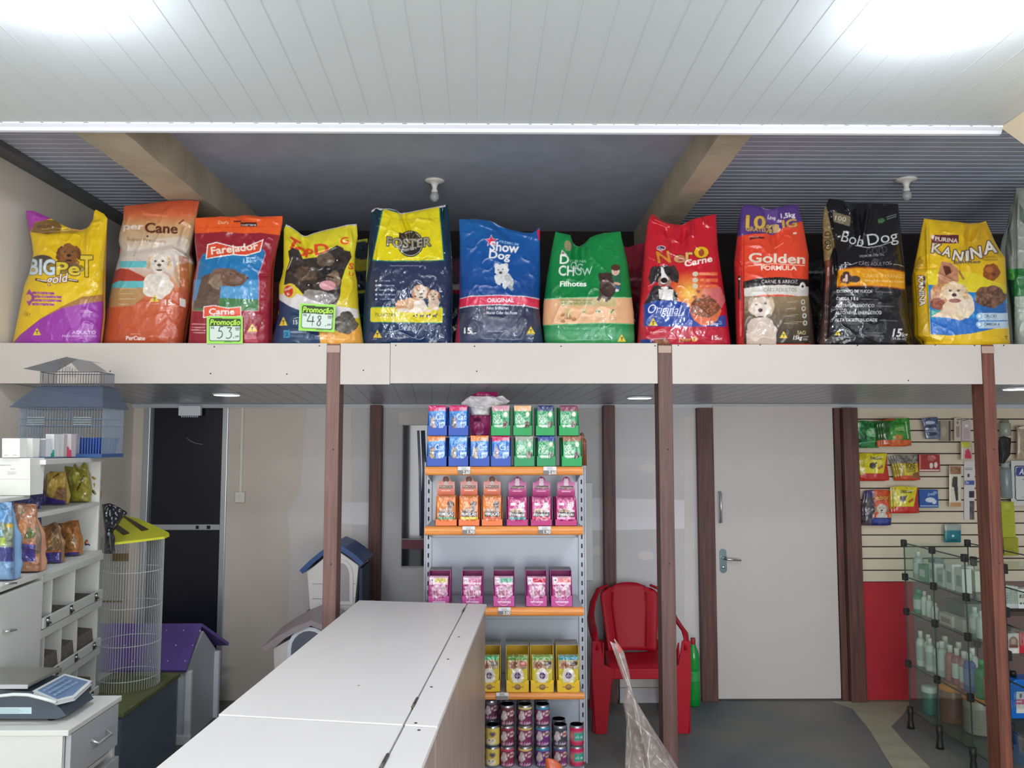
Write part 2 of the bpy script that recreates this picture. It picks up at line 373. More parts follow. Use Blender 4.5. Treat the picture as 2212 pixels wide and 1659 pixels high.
# ================================================= the setting
YW = 5.80                      # back wall
XL = -2.72; XR = 4.3
YF = 4.20                      # face of the loft's fascia
M_wall = mat('wall_plaster', (204, 194, 182), .85, noise=.10, nscale=1.2, bump=.12, bscale=35)
M_wallg = mat('wall_plaster_pale', (198, 196, 196), .85, noise=.10, nscale=1.5, bump=.12, bscale=30)
M_patch = mat('filler_patch', (206, 200, 196), .9, noise=.05, nscale=5)
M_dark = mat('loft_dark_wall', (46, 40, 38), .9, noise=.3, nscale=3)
M_roof = mat('loft_roof_lining', (176, 182, 198), .8, noise=.12, nscale=6)
M_line = mat('lining_joint', (206, 209, 222), .5)
M_conc = mat('concrete_beam', (196, 184, 160), .9, noise=.22, nscale=4, bump=.3, bscale=25)
M_pvc = mat('pvc_ceiling', (214, 220, 220), .8, noise=.03, nscale=2)
M_pvcj = mat('pvc_joint', (200, 205, 206), .5)
M_pvc2 = mat('pvc_soffit', (182, 186, 192), .3, noise=.08, nscale=3)
M_trim = mat('white_trim', (222, 224, 230), .35)
M_floor = mat('concrete_floor', (118, 115, 108), .6, nscale=1.3, col2=(90, 97, 100), bump=.2, bscale=18, detail=6)
M_floor2 = mat('floor_screed', (158, 154, 132), .75, noise=.15, nscale=9)
M_wood = mat('dark_timber', (98, 62, 54), .55, nscale=3, col2=(70, 44, 40), stretch=(18, 18, 1), bump=.15, bscale=12)
M_woodA = mat('dull_timber', (128, 96, 88), .55, nscale=3, col2=(108, 78, 70), stretch=(18, 18, 1), bump=.15, bscale=12)
M_woodB = mat('brown_timber', (104, 76, 70), .55, nscale=3, col2=(84, 58, 52), stretch=(18, 18, 1), bump=.15, bscale=12)
M_wood2 = mat('red_timber', (124, 74, 56), .5, nscale=3, col2=(92, 52, 42), stretch=(18, 18, 1), bump=.15, bscale=12)
M_board = mat('cream_board', (194, 186, 177), .5, noise=.05, nscale=2)
M_nail = mat('nail', (70, 66, 64), .5, .6)
M_white = mat('white_laminate', (204, 205, 200), .38, noise=.02, nscale=3)
M_whitem = mat('white_metal', (184, 188, 196), .35, .0)
M_black = mat('black_plastic', (24, 24, 26), .45)
M_alu = mat('aluminium', (196, 200, 206), .3, .7)
M_chrome = mat('chrome', (220, 220, 222), .12, 1)
M_door = mat('white_door_paint', (188, 181, 176), .4, noise=.03, nscale=2)

fl = B('floor', M_floor, None, XL-.2, XR+.2, -3.0, YW+.2, -.12, 0, base=(0, 0, -.12)); reg(fl, kind='structure')
pts = [atz(x, y, 0)[:2] for x, y in ((1968, 1517), (1950, 1545), (1925, 1570), (1950, 1600), (1990, 1640), (2040, 1690), (1955, 1700), (1915, 1640), (1880, 1580), (1840, 1530), (1800, 1516))]
MB().prism(pts, 2, .0005, .004).build('screed_patch', M_floor2, fl)
# back wall: pieces around the open dark doorway
dx0, dx1 = at(322, 1000, YW)[0], at(484, 1000, YW)[0]; dz = 2.115
wb = thing('wall_back', (0, YW, 0), kind='structure')
def wall_piece(x0, x1, z0, z1, m, name='wall_section'): return B(name, m, wb, x0, x1, YW, YW+.14, z0, z1)
xa = at(760, 1000, YW)[0]
wall_piece(XL-.14, dx0, 0, 2.3, M_wall); wall_piece(dx1, xa, 0, 2.3, M_wall); wall_piece(dx0, dx1, dz, 2.3, M_wall); wall_piece(xa, XR+.14, 0, 2.3, M_wallg)
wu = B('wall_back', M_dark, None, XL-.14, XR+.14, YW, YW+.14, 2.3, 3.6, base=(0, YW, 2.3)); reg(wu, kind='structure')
# filler patches on the plaster
def patch(pts, y=YW, m=M_patch, d=.002):
    MB().prism([(at(a, b, y)[0], at(a, b, y)[2]) for a, b in pts], 1, y-d, y).build('filler_patch', m, wb)
patch([(663, 880), (705, 880), (760, 880), (760, 1500), (640, 1500), (622, 1340), (628, 1180), (621, 1110), (650, 1060), (655, 980)])
patch([(735, 1085), (800, 1085), (800, 1135), (735, 1130)], d=.003, m=mat('filler_white', (214, 212, 214), .9))
patch([(1265, 1075), (1478, 1080), (1478, 1142), (1265, 1146)], d=.003, m=MATS['filler_white'])
patch([(862, 890), (926, 890), (926, 917), (862, 917)], d=.003)
patch([(1478, 900), (1500, 900), (1500, 1440), (1478, 1440)], d=.0025)
for p_ in ((1300, 930), (1400, 1010), (1290, 1190), (1395, 1200)): patch([(p_[0]+14*math.cos(a)*1.3, p_[1]+10*math.sin(a*1.0)) for a in [k*.7 for k in range(9)]], d=.0012)
wl = B('wall_left', mat('wall_side_plaster', (222, 214, 200), .85, noise=.08, nscale=1.1, bump=.1, bscale=30), None, XL-.14, XL, -3.0, YW, 0, 3.7, base=(XL, 1.3, 0)); reg(wl, kind='structure')
wr_ = B('wall_right', M_wallg, None, XR, XR+.14, -3.0, YW, 0, 3.7, base=(XR, 1.3, 0)); reg(wr_, kind='structure')
# room behind the dark doorway
nb = thing('wall_beyond', (0, YW+1.3, 0), kind='structure')
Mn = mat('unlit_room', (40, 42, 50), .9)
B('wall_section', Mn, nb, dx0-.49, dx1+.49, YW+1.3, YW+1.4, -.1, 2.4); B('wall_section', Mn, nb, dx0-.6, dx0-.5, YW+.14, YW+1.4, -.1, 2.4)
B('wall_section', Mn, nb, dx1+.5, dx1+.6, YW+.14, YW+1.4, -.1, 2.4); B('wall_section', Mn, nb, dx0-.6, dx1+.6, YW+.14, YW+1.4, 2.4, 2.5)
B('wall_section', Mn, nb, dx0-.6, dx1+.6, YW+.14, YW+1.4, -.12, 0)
# loft roof
ZR = 3.42
rf = thing('ceiling', (0, YF, ZR), kind='structure')
B('roof_slab', M_roof, rf, XL-.14, XR+.14, 1.9, YW+.14, ZR, ZR+.12)
bx0, bx1 = at(360, 268, 3.92)[0]-.22, at(360, 268, 3.92)[0]
cx0 = at(1493.6, 280.6, 3.99)[0]; cx1 = cx0+.15
def beam(x0, x1):
    mb = MB(); n = 14; rr = random.Random(int(x0*100))
    secs = []
    for j in range(n+1):
        y = 1.9+(YW-1.9)*j/n; d = rr.uniform(-.005, .005)
        secs.append([(x0+d, y, ZR+.01), (x0+d+rr.uniform(-.003, .003), y, ZR-.188+rr.uniform(-.004, .004)), (x1+d, y, ZR-.188+rr.uniform(-.004, .004)), (x1+d, y, ZR+.01)])
    vs = [p for s in secs for p in s]; fs = [(4*j+k, 4*j+k+1, 4*j+k+5, 4*j+k+4) for j in range(n) for k in range(3)]
    mb.add(vs, fs); return mb
beam(bx0, bx1).build('concrete_beam', M_conc, rf); beam(cx0, cx1).build('concrete_beam', M_conc, rf)
# lining strips that run across the outer bays
def strips(x0, x1, skew=0):
    first = None; y = 3.0; i = 0
    while y < YW-.03:
        if first is None:
            mb = MB(); mb.box(x0, x1, y, y+.0595, ZR-.014, ZR-.001); mb.m = 1
            mb.tube([(x0, y+.0595, ZR-.015), ((x0+x1)/2, y+.0605, ZR-.0155), (x1, y+.0595, ZR-.015)], .0017, 4)
            first = mb.build('lining_strip', [M_roof, M_line], rf); y00 = y
        else:
            o = first.copy(); COL.objects.link(o); o.location.y += y-y00
        y += .0625; i += 1
strips(XL+.10, bx0-.002); strips(cx1+.002, XR)
B('wall_plate', mat('wall_plate_grey', (104, 106, 108), .85, noise=.2), rf, XL, XL+.10, 1.9, YW, ZR-.05, ZR-.001)
# main PVC ceiling of the shop: separate boards with raised joint beads
ZC, YC = 3.20, 3.30; XC = at(2160, 262, YC)[0]
mc = thing('ceiling', (0, YC, ZC), kind='structure')
sk, sl = -.03, -.026
def board_mesh(wd, y0, y1, z, sk, sl, bead=.0005, th=.01):
    mb = MB(); P = lambda x, y, dz: (x+sk*(y-y1), y, z+sl*(y-y1)+dz)
    a = [P(x, y, d) for d in (0, th) for y in (y0, y1) for x in (.002, wd-.0005)]
    mb.add(a, [(0, 2, 3, 1), (4, 5, 7, 6), (0, 1, 5, 4), (2, 6, 7, 3), (0, 4, 6, 2), (1, 3, 7, 5)]); mb.m = 1
    a = [P(x, y, d) for d in (-bead, th) for y in (y0, y1) for x in (-.0005, .002)]
    return mb.add(a, [(0, 2, 3, 1), (4, 5, 7, 6), (0, 1, 5, 4), (2, 6, 7, 3), (0, 4, 6, 2), (1, 3, 7, 5)])
def boards(parent, x0, x1, wd, y0, y1, z, sk, sl, mats, name='ceiling_board'):
    first = board_mesh(wd, y0, y1, z, sk, sl)
    f = first.build(name, mats, parent); n = int(round((x1-x0)/wd)); f.location.x = x0
    for i in range(1, n):
        o = f.copy(); COL.objects.link(o); o.location.x = x0+i*wd
wdm = .1135; nb_ = int((XC-XL+.2)/wdm)
boards(mc, XC-nb_*wdm, XC, wdm, -.9, YC, ZC, sk, sl, [M_pvc, M_pvcj])
B('ceiling_backing', M_roof, mc, XL, XC+.1, -.9, YC-.02, ZC+.125, ZC+.15)
tr = thing('trim_1', (0, YC, ZC), kind='structure')
mb = MB().prism([(YC-.012, ZC+.045), (YC-.012, ZC-.006), (YC+.004, ZC-.016), (YC+.012, ZC-.028), (YC+.028, ZC-.030), (YC+.034, ZC-.02), (YC+.034, ZC+.045)], 0, XL, XC+.01)
mb.build('trim_strip', M_trim, tr)
mb = MB()
rr = random.Random(2)
for i in range(60): 
    x = XL+.1+i*.0908; mb.box(x, x+rr.choice((.006, .012, .02)), YC-.0125, YC-.012, ZC-.0035, ZC-.001)
mb.build('joint_gap', mat('joint_gap_grey', (92, 92, 90), .8), tr, kind='stuff')  # small grey dashes of varying width along the trim face
# sloping masonry flank at the right end of the ceiling
a0 = at(2163, 262, 3.32); 
mb = MB().prism([(3.33, ZC+.02), (2.2, ZC+.06), (2.2, 2.0), (2.6, 2.45), (3.0, 2.92)], 0, XC+.005, XC+.12)
mb.build('wall_flank', mat('cream_render', (206, 190, 162), .85, noise=.08), None, base=(XC, 3.0, 2.0)); bpy.data.objects['wall_flank']['kind'] = 'structure'

# ---------------- loft floor, soffit, fascia, posts
ZF = at(1106, 742, YF)[2]; ZB = at(1106, 829, YF)[2]; ZS0 = ZB+.012; ZS1 = at(1106, 873, YW)[2]
lf = thing('floor', (0, YF, ZF), kind='structure')
B('loft_deck', mat('loft_ply', (120, 96, 74), .8, noise=.2), lf, XL, XR, YF+.02, YW, ZF-.03, ZF-.004)
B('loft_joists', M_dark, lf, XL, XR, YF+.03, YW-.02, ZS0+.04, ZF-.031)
sf = thing('ceiling', (0, YF, ZS0), kind='structure')
slS = (ZS1-ZS0)/(YW-YF); wds = .108
boards(sf, XL-.3, XR+.2, wds, YF+.022, YW, ZS1, -.09, slS, [M_pvc2, mat('soffit_joint', (104, 106, 110), .5)], 'soffit_board')
t2 = thing('trim_2', (0, YW, ZS1), kind='structure'); B('trim_strip', M_pvc2, t2, XL, XR, YW-.022, YW, ZS1-.03, ZS1-.001)
t3 = thing('trim_3', (0, YF, ZB), kind='structure')
def X(px, Y=YF, py=790): return at(px, py, Y)[0]
segs = [(-120, 705.5, 0, 0), (735, 842, -.004, .0), (842.8, 1420.5, .002, .003), (1452, 2121, 0, -.004), (2147.5, 2400, -.002, .0)]
rr = random.Random(9)
for i, (a, b, dzb, dzt) in enumerate(segs):
    B('fascia_board', M_board, t3, X(a), X(b), YF, YF+.018, ZB+dzb, ZF+dzt, bevel=.0012)
for px, py in ((158, 776), (238, 802), (463, 749), (690, 747), (455, 807), (785, 800), (855, 746), (1025, 748), (1212, 748), (1415, 747), (1465, 746), (1030, 802), (1642, 745), (1852, 746), (2020, 745), (2105, 746), (1962, 822), (2168, 746), (620, 808)):
    p = at(px, py, YF); MB().lathe([(.0038, 0), (.0038, -.002), (.002, -.003)], (p[0], YF, p[2]), 8, axis=1).build('nail', M_nail, t3)
def post(px0, px1, label, Y=YF, py=790, dep=.108, z1=None, m=M_wood2, dyf=-.006, z0=0):
    x0, x1 = X(px0, Y, py), X(px1, Y, py)
    t = thing('wooden_post', ((x0+x1)/2, Y+dep/2, 0), label, 'post')
    B('timber', m, t, x0, x1, Y+dyf, Y+dep, z0, z1 if z1 else ZF-.005, bevel=.003)
    return t
p1_ = post(706, 734.5, 'reddish timber post, leftmost of the three holding up the loft front', m=M_woodA)
p2_ = post(1421, 1451.5, 'reddish timber post in front of the red plastic chair', m=M_woodB)
p3_ = post(2121.5, 2147, 'reddish timber post beside the glass shelving unit')
for t_, a in ((p1_, 720), (p2_, 1437), (p3_, 2134)):
    c = t_.location; 
    for z_ in (ZB-.35, ZB-.95): MB().lathe([(.004, 0), (.004, -.002), (.002, -.003)], (c.x+.008, YF-.006, z_), 8, axis=1).build('nail', M_nail, t_)
    MB().box(c.x-.034, c.x+.034, YF-.0065, YF-.0055, ZF-.05, ZF-.012).build('scuff_mark', mat('pale_scuff', (176, 150, 136), .8), t_)
post(798, 823, 'dark brown timber post against the back wall beside the mirror', Y=YW-.09, py=1000, dep=.09, z1=ZS1-.012, m=M_wood)
post(1304, 1329, 'dark brown timber post on the back wall behind the red chair', Y=YW-.09, py=1000, dep=.09, z1=ZS1-.012, m=M_wood)

# ---------------- dark doorway with an aluminium screen door
d1 = thing('door_1', ((dx0+dx1)/2, YW, 0), kind='structure')
fx0, fx1 = at(310, 1000, YW)[0], at(492, 1000, YW)[0]
B('door_frame', M_alu, d1, fx0, fx0+.045, YW-.02, YW+.1, 0, dz+.0, bevel=.003); B('door_frame', M_alu, d1, fx1-.04, fx1, YW-.02, YW+.1, 0, dz, bevel=.003)
B('mid_rail', M_alu, d1, fx0+.045, fx1-.04, YW, YW+.03, at(400, 1145, YW)[2], at(400, 1133, YW)[2], bevel=.002)
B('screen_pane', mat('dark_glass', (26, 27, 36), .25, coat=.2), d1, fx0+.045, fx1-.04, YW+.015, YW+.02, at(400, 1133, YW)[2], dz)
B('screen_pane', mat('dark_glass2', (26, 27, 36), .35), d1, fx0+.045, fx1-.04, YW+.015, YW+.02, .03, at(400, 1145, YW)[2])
p = at(432, 1139, YW); mb = MB(); mb.box(p[0]-.03, p[0]-.008, YW-.004, YW, p[2]-.012, p[2]+.012); mb.box(p[0]+.05, p[0]+.075, YW-.004, YW, p[2]-.012, p[2]+.012); mb.box(p[0]+.15, p[0]+.165, YW-.008, YW, p[2]-.03, p[2]+.03); mb.build('door_catch', M_black, d1)
p = [at(a, b, YW+.01) for a, b in ((403, 946), (412, 953), (424, 958), (438, 960))]
MB().tube(p, .002, 5).build('loose_wire', mat('grey_wire', (150, 150, 155), .5), d1)
# fluorescent ballast / junction cover above the doorway
p0, p1 = at(386, 898, YW-.05), at(434, 876, YW-.05)
t = thing('junction_box', (p0[0]+.05, YW-.03, p0[2]), 'white plastic junction box over the dark doorway', 'electrical box')
B('box_cover', M_trim, t, p0[0], p1[0], YW-.06, YW-.022, p0[2], p1[2]-.001, bevel=.004)
mb = MB()
for i in range(8): mb.box(p0[0]+.02+i*.016, p0[0]+.028+i*.016, YW-.055, YW-.045, p0[2]-.012, p0[2])
mb.build('terminals', M_whitem, t, kind='stuff')
# conduit and switch
t = thing('light_switch', at(521, 1073, YW), 'small white surface switch with a thin conduit running up the plaster', 'switch')
q0, q1 = at(510, 1085, YW), at(531, 1062, YW)
B('switch_box', mat('cream_plastic', (216, 210, 198), .45), t, q0[0], q1[0], YW-.03, YW, q0[2], q1[2], bevel=.004)
B('rocker', M_white, t, q0[0]+.022, q1[0]-.022, YW-.034, YW-.03, q0[2]+.02, q1[2]-.02, bevel=.002)
B('conduit', MATS['cream_plastic'], t, (q0[0]+q1[0])/2-.009, (q0[0]+q1[0])/2+.009, YW-.014, YW-.001, q1[2], ZS1-.03)
# wall mirror
t = thing('wall_mirror', at(895, 1190, YW), 'tall narrow dark mirror hung on the wall left of the pouch rack', 'mirror')
q0, q1 = at(868, 1222, YW), at(935, 919, YW); qm = at(900, 1163, YW)[2]
B('mirror_glass', mat('mirror_dark', (20, 24, 34), .08, .0, coat=.6), t, q0[0], q1[0], YW-.012, YW-.004, q0[2], q1[2])
B('mirror_frame', mat('frame_grey', (150, 146, 146), .5), t, q0[0]-.006, q0[0], YW-.016, YW-.002, q0[2]-.006, q1[2]+.006)
B('mirror_frame', MATS['frame_grey'], t, q0[0], q1[0], YW-.016, YW-.002, q0[2]-.008, q0[2])
B('shelf_edge', MATS['frame_grey'], t, q0[0], q1[0], YW-.02, YW-.012, qm-.006, qm)
B('magenta_strip', mat('dull_magenta', (96, 30, 52), .5), t, q0[0], q1[0], YW-.015, YW-.012, qm-.075, qm-.01)
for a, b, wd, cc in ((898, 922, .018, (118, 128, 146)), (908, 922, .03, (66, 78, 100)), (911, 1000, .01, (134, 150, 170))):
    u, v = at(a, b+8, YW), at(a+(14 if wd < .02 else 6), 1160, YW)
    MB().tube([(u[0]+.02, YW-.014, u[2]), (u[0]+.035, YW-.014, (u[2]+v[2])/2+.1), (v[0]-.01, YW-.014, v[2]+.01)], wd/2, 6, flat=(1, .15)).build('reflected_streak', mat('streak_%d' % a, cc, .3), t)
# ---------------- white flush door with its timber frame
d2 = thing('door_2', (at(1665, 1500, YW)[0], YW, 0), kind='structure')
ex0, ex1 = at(1539, 1000, YW)[0], at(1790, 1000, YW)[0]
ztop = at(1665, 877, YW)[2]
leaf_ = B('door_leaf', M_door, d2, ex0, ex1+.025, YW-.035, YW-.001, .012, ztop, bevel=.002)
B('door_jamb', M_wood, d2, at(1504, 1000, YW)[0], ex0-.004, YW-.06, YW, 0, ZS1-.03, bevel=.003)
B('door_jamb', M_wood, d2, ex1+.029, at(1804, 1000, YW)[0]+.025, YW-.05, YW, 0, ZS1-.03, bevel=.002)
B('door_jamb', M_wood, d2, at(1804, 1000, YW)[0]+.027, at(1836, 1000, YW)[0]+.025, YW-.10, YW, 0, ZS1-.03, bevel=.003)
B('head_strip', M_trim, d2, at(1508, 873, YW)[0], at(1800, 873, YW)[0], YW-.07, YW-.023, ztop+.012, ZS1-.002)
ph0, ph1 = at(1552, 1127, YW), at(1552, 1062, YW)
mb = MB().tube([(ph0[0], YW-.035, ph0[2]), (ph0[0], YW-.075, ph0[2]), (ph0[0], YW-.075, ph1[2]), (ph0[0], YW-.035, ph1[2])], .009, 8); mb.build('pull_handle', M_alu, leaf_)
q = at(1559, 1210, YW); mb = MB()
mb.prism([(q[0]+.026*math.cos(a)*1, q[2]+(.06 if math.sin(a) > 0 else -.06)+.026*math.sin(a)) for a in [k*math.pi/8 for k in range(16)]], 1, YW-.041, YW-.035)
hp = mb.build('handle_plate', mat('dark_steel', (96, 112, 112), .25, .9), leaf_)
MB().tube([(q[0], YW-.04, q[2]+.02), (q[0], YW-.085, q[2]+.02), (q[0]+.03, YW-.09, q[2]+.018), (q[0]+.115, YW-.088, q[2]+.010)], [.009, .009, .010, .008], 8).build('door_lever', M_chrome, leaf_)
MB().lathe([(.011, 0), (.011, -.004), (.004, -.005)], (q[0], YW-.041, q[2]-.045), 12, axis=1).build('keyhole', M_chrome, leaf_)

# ---------------- slatwall and red board
sx0, sx1 = at(1834, 1000, YW)[0]+.03, XR
sw = thing('slatwall', ((sx0+sx1)/2, YW-.02, 1.0), 'cream slatwall panel with dark grooves between the door and the right wall', 'wall panel')
B('groove_board', mat('groove_dark', (58, 48, 40), .8), sw, sx0, sx1, YW-.012, YW-.001, .86, ZS1-.03)
M_slat = mat('slat_cream', (206, 193, 170), .55, noise=.04)
zt = ZS1-.03; z_ = at(1850, 1255, YW)[2]; pitch = 24.75*YW/F; first = None; k = 0
while z_ < zt-.01:
    z2 = min(z_+pitch-.0085, zt)
    if first is None: first = B('slat', M_slat, sw, sx0, sx1, YW-.026, YW-.0115, z_, z2, bevel=.002); zz = z_
    elif z2 < zt: o = first.copy(); COL.objects.link(o); o.location.z += z_-zz
    else: B('slat', M_slat, sw, sx0, sx1, YW-.026, YW-.0115, z_, z2)
    z_ += pitch
rb = thing('red_board', (at(1905, 1500, YW)[0], YW, 0), 'flat red painted board standing under the slatwall', 'board')
B('board_sheet', mat('red_paint', (172, 32, 38), .55, nscale=1.2, col2=(160, 30, 44), stretch=(3, 3, 1)), rb, sx0, at(1972, 1400, YW)[0], YW-.03, YW-.001, .0, at(1900, 1256, YW)[2])
B('lower_panel', mat('mauve_brown_paint', (128, 104, 98), .7, noise=.12, nscale=3), wb, at(1974, 1400, YW)[0], XR, YW-.012, YW-.001, 0, at(1900, 1256, YW)[2]-.002)
for a, b in ((1850, 1330), (1857, 1483)):
    q = at(a, b, YW-.03); MB().lathe([(.012, 0), (.010, -.006), (.004, -.008)], (q[0], YW-.03, q[2]), 10, axis=1).build('hinge_screw', mat('dark_red', (90, 20, 24), .5), rb)
ps = at(1270, 1043, YW); t = B('panel', M_white, None, at(1262, 1043, YW)[0], at(1278, 1043, YW)[0], YW-.03, YW-.012, at(1270, 1252, YW)[2], ps[2], base=(ps[0], YW, at(1270, 1252, YW)[2]))
t.name = 'white_strip'; reg(t, 'narrow white strip leaning on the wall at the right edge of the pouch rack', 'strip')

# ---------------- lamps
def bulb_lamp(px, py, label):
    q = atz(px, py, ZC-.02)
    zc = ZC+sl*(q[1]-YC); t = thing('ceiling_light', (q[0], q[1], zc-.25), label, 'lamp', 'shop ceiling lamps')
    MB().lathe([(.055, 0), (.055, -.012), (.05, -.024)], (q[0], q[1], zc), 20).build('lamp_holder', M_trim, t)
    MB().lathe([(.05, -.022), (.085, -.034), (.10, -.055), (.098, -.075), (.075, -.098), (.04, -.112), (.002, -.117)], (q[0], q[1], zc), 24).build('lamp_bulb', mat('lamp_glow', (236, 243, 255), .5, emit=LAMP), t)
LAMP = 125
bulb_lamp(50, -38, 'large lit bulb on the shop ceiling above the left shelves'); bulb_lamp(2078, 22, 'large lit bulb on the shop ceiling near the cream flank wall')
for bx_, lb_ in ((-1.4, 'added fill bulb on the unseen ceiling behind the viewpoint, counter side'), (1.5, 'added fill bulb on the unseen ceiling behind the viewpoint, door side')):  # two bulbs added out of view to brighten counter and floor
    zc = ZC+sl*(.1-YC); t = thing('ceiling_light', (bx_, .1, zc-.25), lb_, 'lamp', 'shop ceiling lamps')
    MB().lathe([(.055, 0), (.055, -.012), (.05, -.024)], (bx_, .1, zc), 20).build('lamp_holder', M_trim, t)
    MB().lathe([(.05, -.022), (.085, -.034), (.10, -.055), (.098, -.075), (.075, -.098), (.04, -.112), (.002, -.117)], (bx_, .1, zc), 24).build('lamp_bulb', MATS['lamp_glow'], t)
for i, (px, py, lb) in enumerate(((490, 851, 'round lit downlight in the soffit before the dark doorway'), (1381, 856, 'round lit downlight in the soffit above the red chair'), (2200, 842, 'round lit downlight in the soffit right of the last post'))):
    zz = ZS0-.02; q = atz(px, py, zz); zz = ZS1+slS*(q[1]-YW)
    t = thing('ceiling_light', (q[0], q[1], zz-.02), lb, 'lamp', 'soffit downlights')
    MB().lathe([(.088, 0), (.088, -.006), (.080, -.010), (.078, -.006)], (q[0], q[1], zz-.001), 28).build('lamp_ring', M_trim, t)
    MB().lathe([(.077, -.007), (.076, -.012), (.03, -.014)], (q[0], q[1], zz), 28).build('diffuser', mat('downlight_glow', (240, 246, 255), .5, emit=5.5), t)
for px, py, lb in ((939, 392, 'unlit bulb in a white ceiling rose above the yellow and navy bag'), (1957, 384, 'unlit bulb in a white ceiling rose above the black bag')):
    q = atz(px, py, ZR-.005)
    t = thing('bulb_holder', (q[0], q[1], ZR-.13), lb, 'lamp', 'loft bulbs')
    MB().lathe([(.060, 0), (.062, -.006), (.045, -.014), (.024, -.02), (.017, -.035), (.014, -.05), (.019, -.062), (.019, -.075)], (q[0], q[1], ZR-(.0145 if px > 1500 else 0)), 24).build('ceiling_rose', mat('porcelain', (225, 222, 215), .4), t)
    MB().lathe([(.017, -.073), (.026, -.088), (.029, -.102), (.024, -.118), (.010, -.130), (.001, -.132)], (q[0], q[1], ZR-(.0145 if px > 1500 else 0)), 20).build('glass_bulb', mat('frosted_bulb', (168, 168, 170), .25), t)
# ================================================= dog food sacks on the loft
C1 = (0, 400, 420/1936); C2 = (400, 420, 400/1952); C3 = (780, 420, 400/1952); C4 = (1160, 420, 440/2147); C5 = (1560, 400, 420/1936); C6 = (1930, 400, 282/1300)
WH = (236, 230, 226); SB = 4.315
def p_big(c):
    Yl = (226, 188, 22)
    c.poly([(620, 1570), (620, 1000), (780, 900), (800, 1570)], (240, 205, 60), .35)
    c.poly([(250, 240), (340, 250), (520, 330), (345, 372), (300, 480), (310, 560), (250, 500)], (168, 62, 160)); c.poly([(340, 375), (460, 345), (580, 352), (615, 420), (600, 475), (480, 490), (310, 470)], (128, 98, 50))
    c.poly([(480, 490), (600, 470), (720, 480), (860, 440), (960, 300), (800, 430), (700, 420)], (176, 146, 40)); c.text('BIG PET', 370, 425, 26, (90, 62, 40), w=180, rot=-.03)
    c.poly([(120, 1580), (200, 1490), (400, 1330), (600, 1215), (820, 1110), (1060, 1085), (1060, 1160), (820, 1190), (600, 1235)], (170, 118, 60))
    c.poly([(120, 1590), (200, 1490), (400, 1335), (620, 1225), (820, 1182), (1060, 1150), (1060, 1590)], (150, 52, 158)); c.poly([(640, 1220), (800, 1180), (800, 1575), (760, 1575)], (186, 110, 190), .45)
    dog(c, 685, 680, 105, (136, 88, 46), (112, 70, 38), body=(-10, 90, 110, 70)); c.ell(420, 750, 110, 55, (74, 62, 56)); c.ell(600, 830, 250, 60, (96, 74, 40), al=.6)
    c.text('BIG', 288, 885, 150, (206, 222, 232), w=258, rot=.03, bold=.04, out=(120, 110, 90), ow=7); c.text('Pe', 560, 892, 125, (222, 196, 60), w=235, bold=.04, out=(80, 58, 30), ow=8); c.text('T', 802, 903, 200, (222, 196, 60), w=120, bold=.03, out=(90, 60, 24), ow=9)
    c.line([(350, 935), (470, 965)], 26, (84, 46, 20)); c.line([(370, 940), (470, 958)], 9, WH); c.line([(670, 940), (780, 958)], 26, (84, 46, 20)); c.line([(680, 940), (770, 952)], 9, WH)
    c.text('gold', 462, 985, 84, WH, w=205, rot=-.12, shear=.25, out=(110, 60, 24), ow=6)
    for x1, y in ((540, 1078), (612, 1115), (612, 1152), (540, 1190)): c.line([(320, y-6), (x1, y)], 22, (150, 60, 150)); c.line([(345, y-4), (x1-40, y)], 4, (220, 180, 120))
    c.poly([(240, 1120), (290, 1035), (350, 1115), (290, 1205)], (150, 60, 150)); c.ell(280, 1120, 36, 34, (228, 180, 70)); c.text('15Kg', 235, 1305, 46, (150, 110, 20), w=68)
    c.tri(368, 1492, 82, 74); c.text('ADULTO', 715, 1482, 32, (214, 190, 226), w=240); c.text('PEQUENAS RACAS', 620, 1512, 20, (206, 176, 216), w=340); c.lines(800, 1245, 140, 2, 14, (220, 190, 230), 5)
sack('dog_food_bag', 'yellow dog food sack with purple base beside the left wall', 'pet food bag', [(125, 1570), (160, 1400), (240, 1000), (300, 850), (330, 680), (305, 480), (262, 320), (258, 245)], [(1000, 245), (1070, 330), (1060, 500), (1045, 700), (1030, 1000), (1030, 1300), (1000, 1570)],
     [(262, 252), (340, 255), (420, 295), (500, 330), (560, 372), (640, 415), (700, 440), (790, 452), (860, 410), (910, 320), (960, 262), (995, 243), (1040, 285)], 1600, SB-.01, p_big, fr=C1, bg=(226, 188, 22), group='dog food sacks along the loft edge', folds=[(880, 420, 860, 700, 26, .02), (560, 480, 640, 800, 40, -.012), (900, 380, 1010, 360, 12, .012), (300, 480, 870, 440, 22, -.02)], seed=11, lean=.03, T=.09)
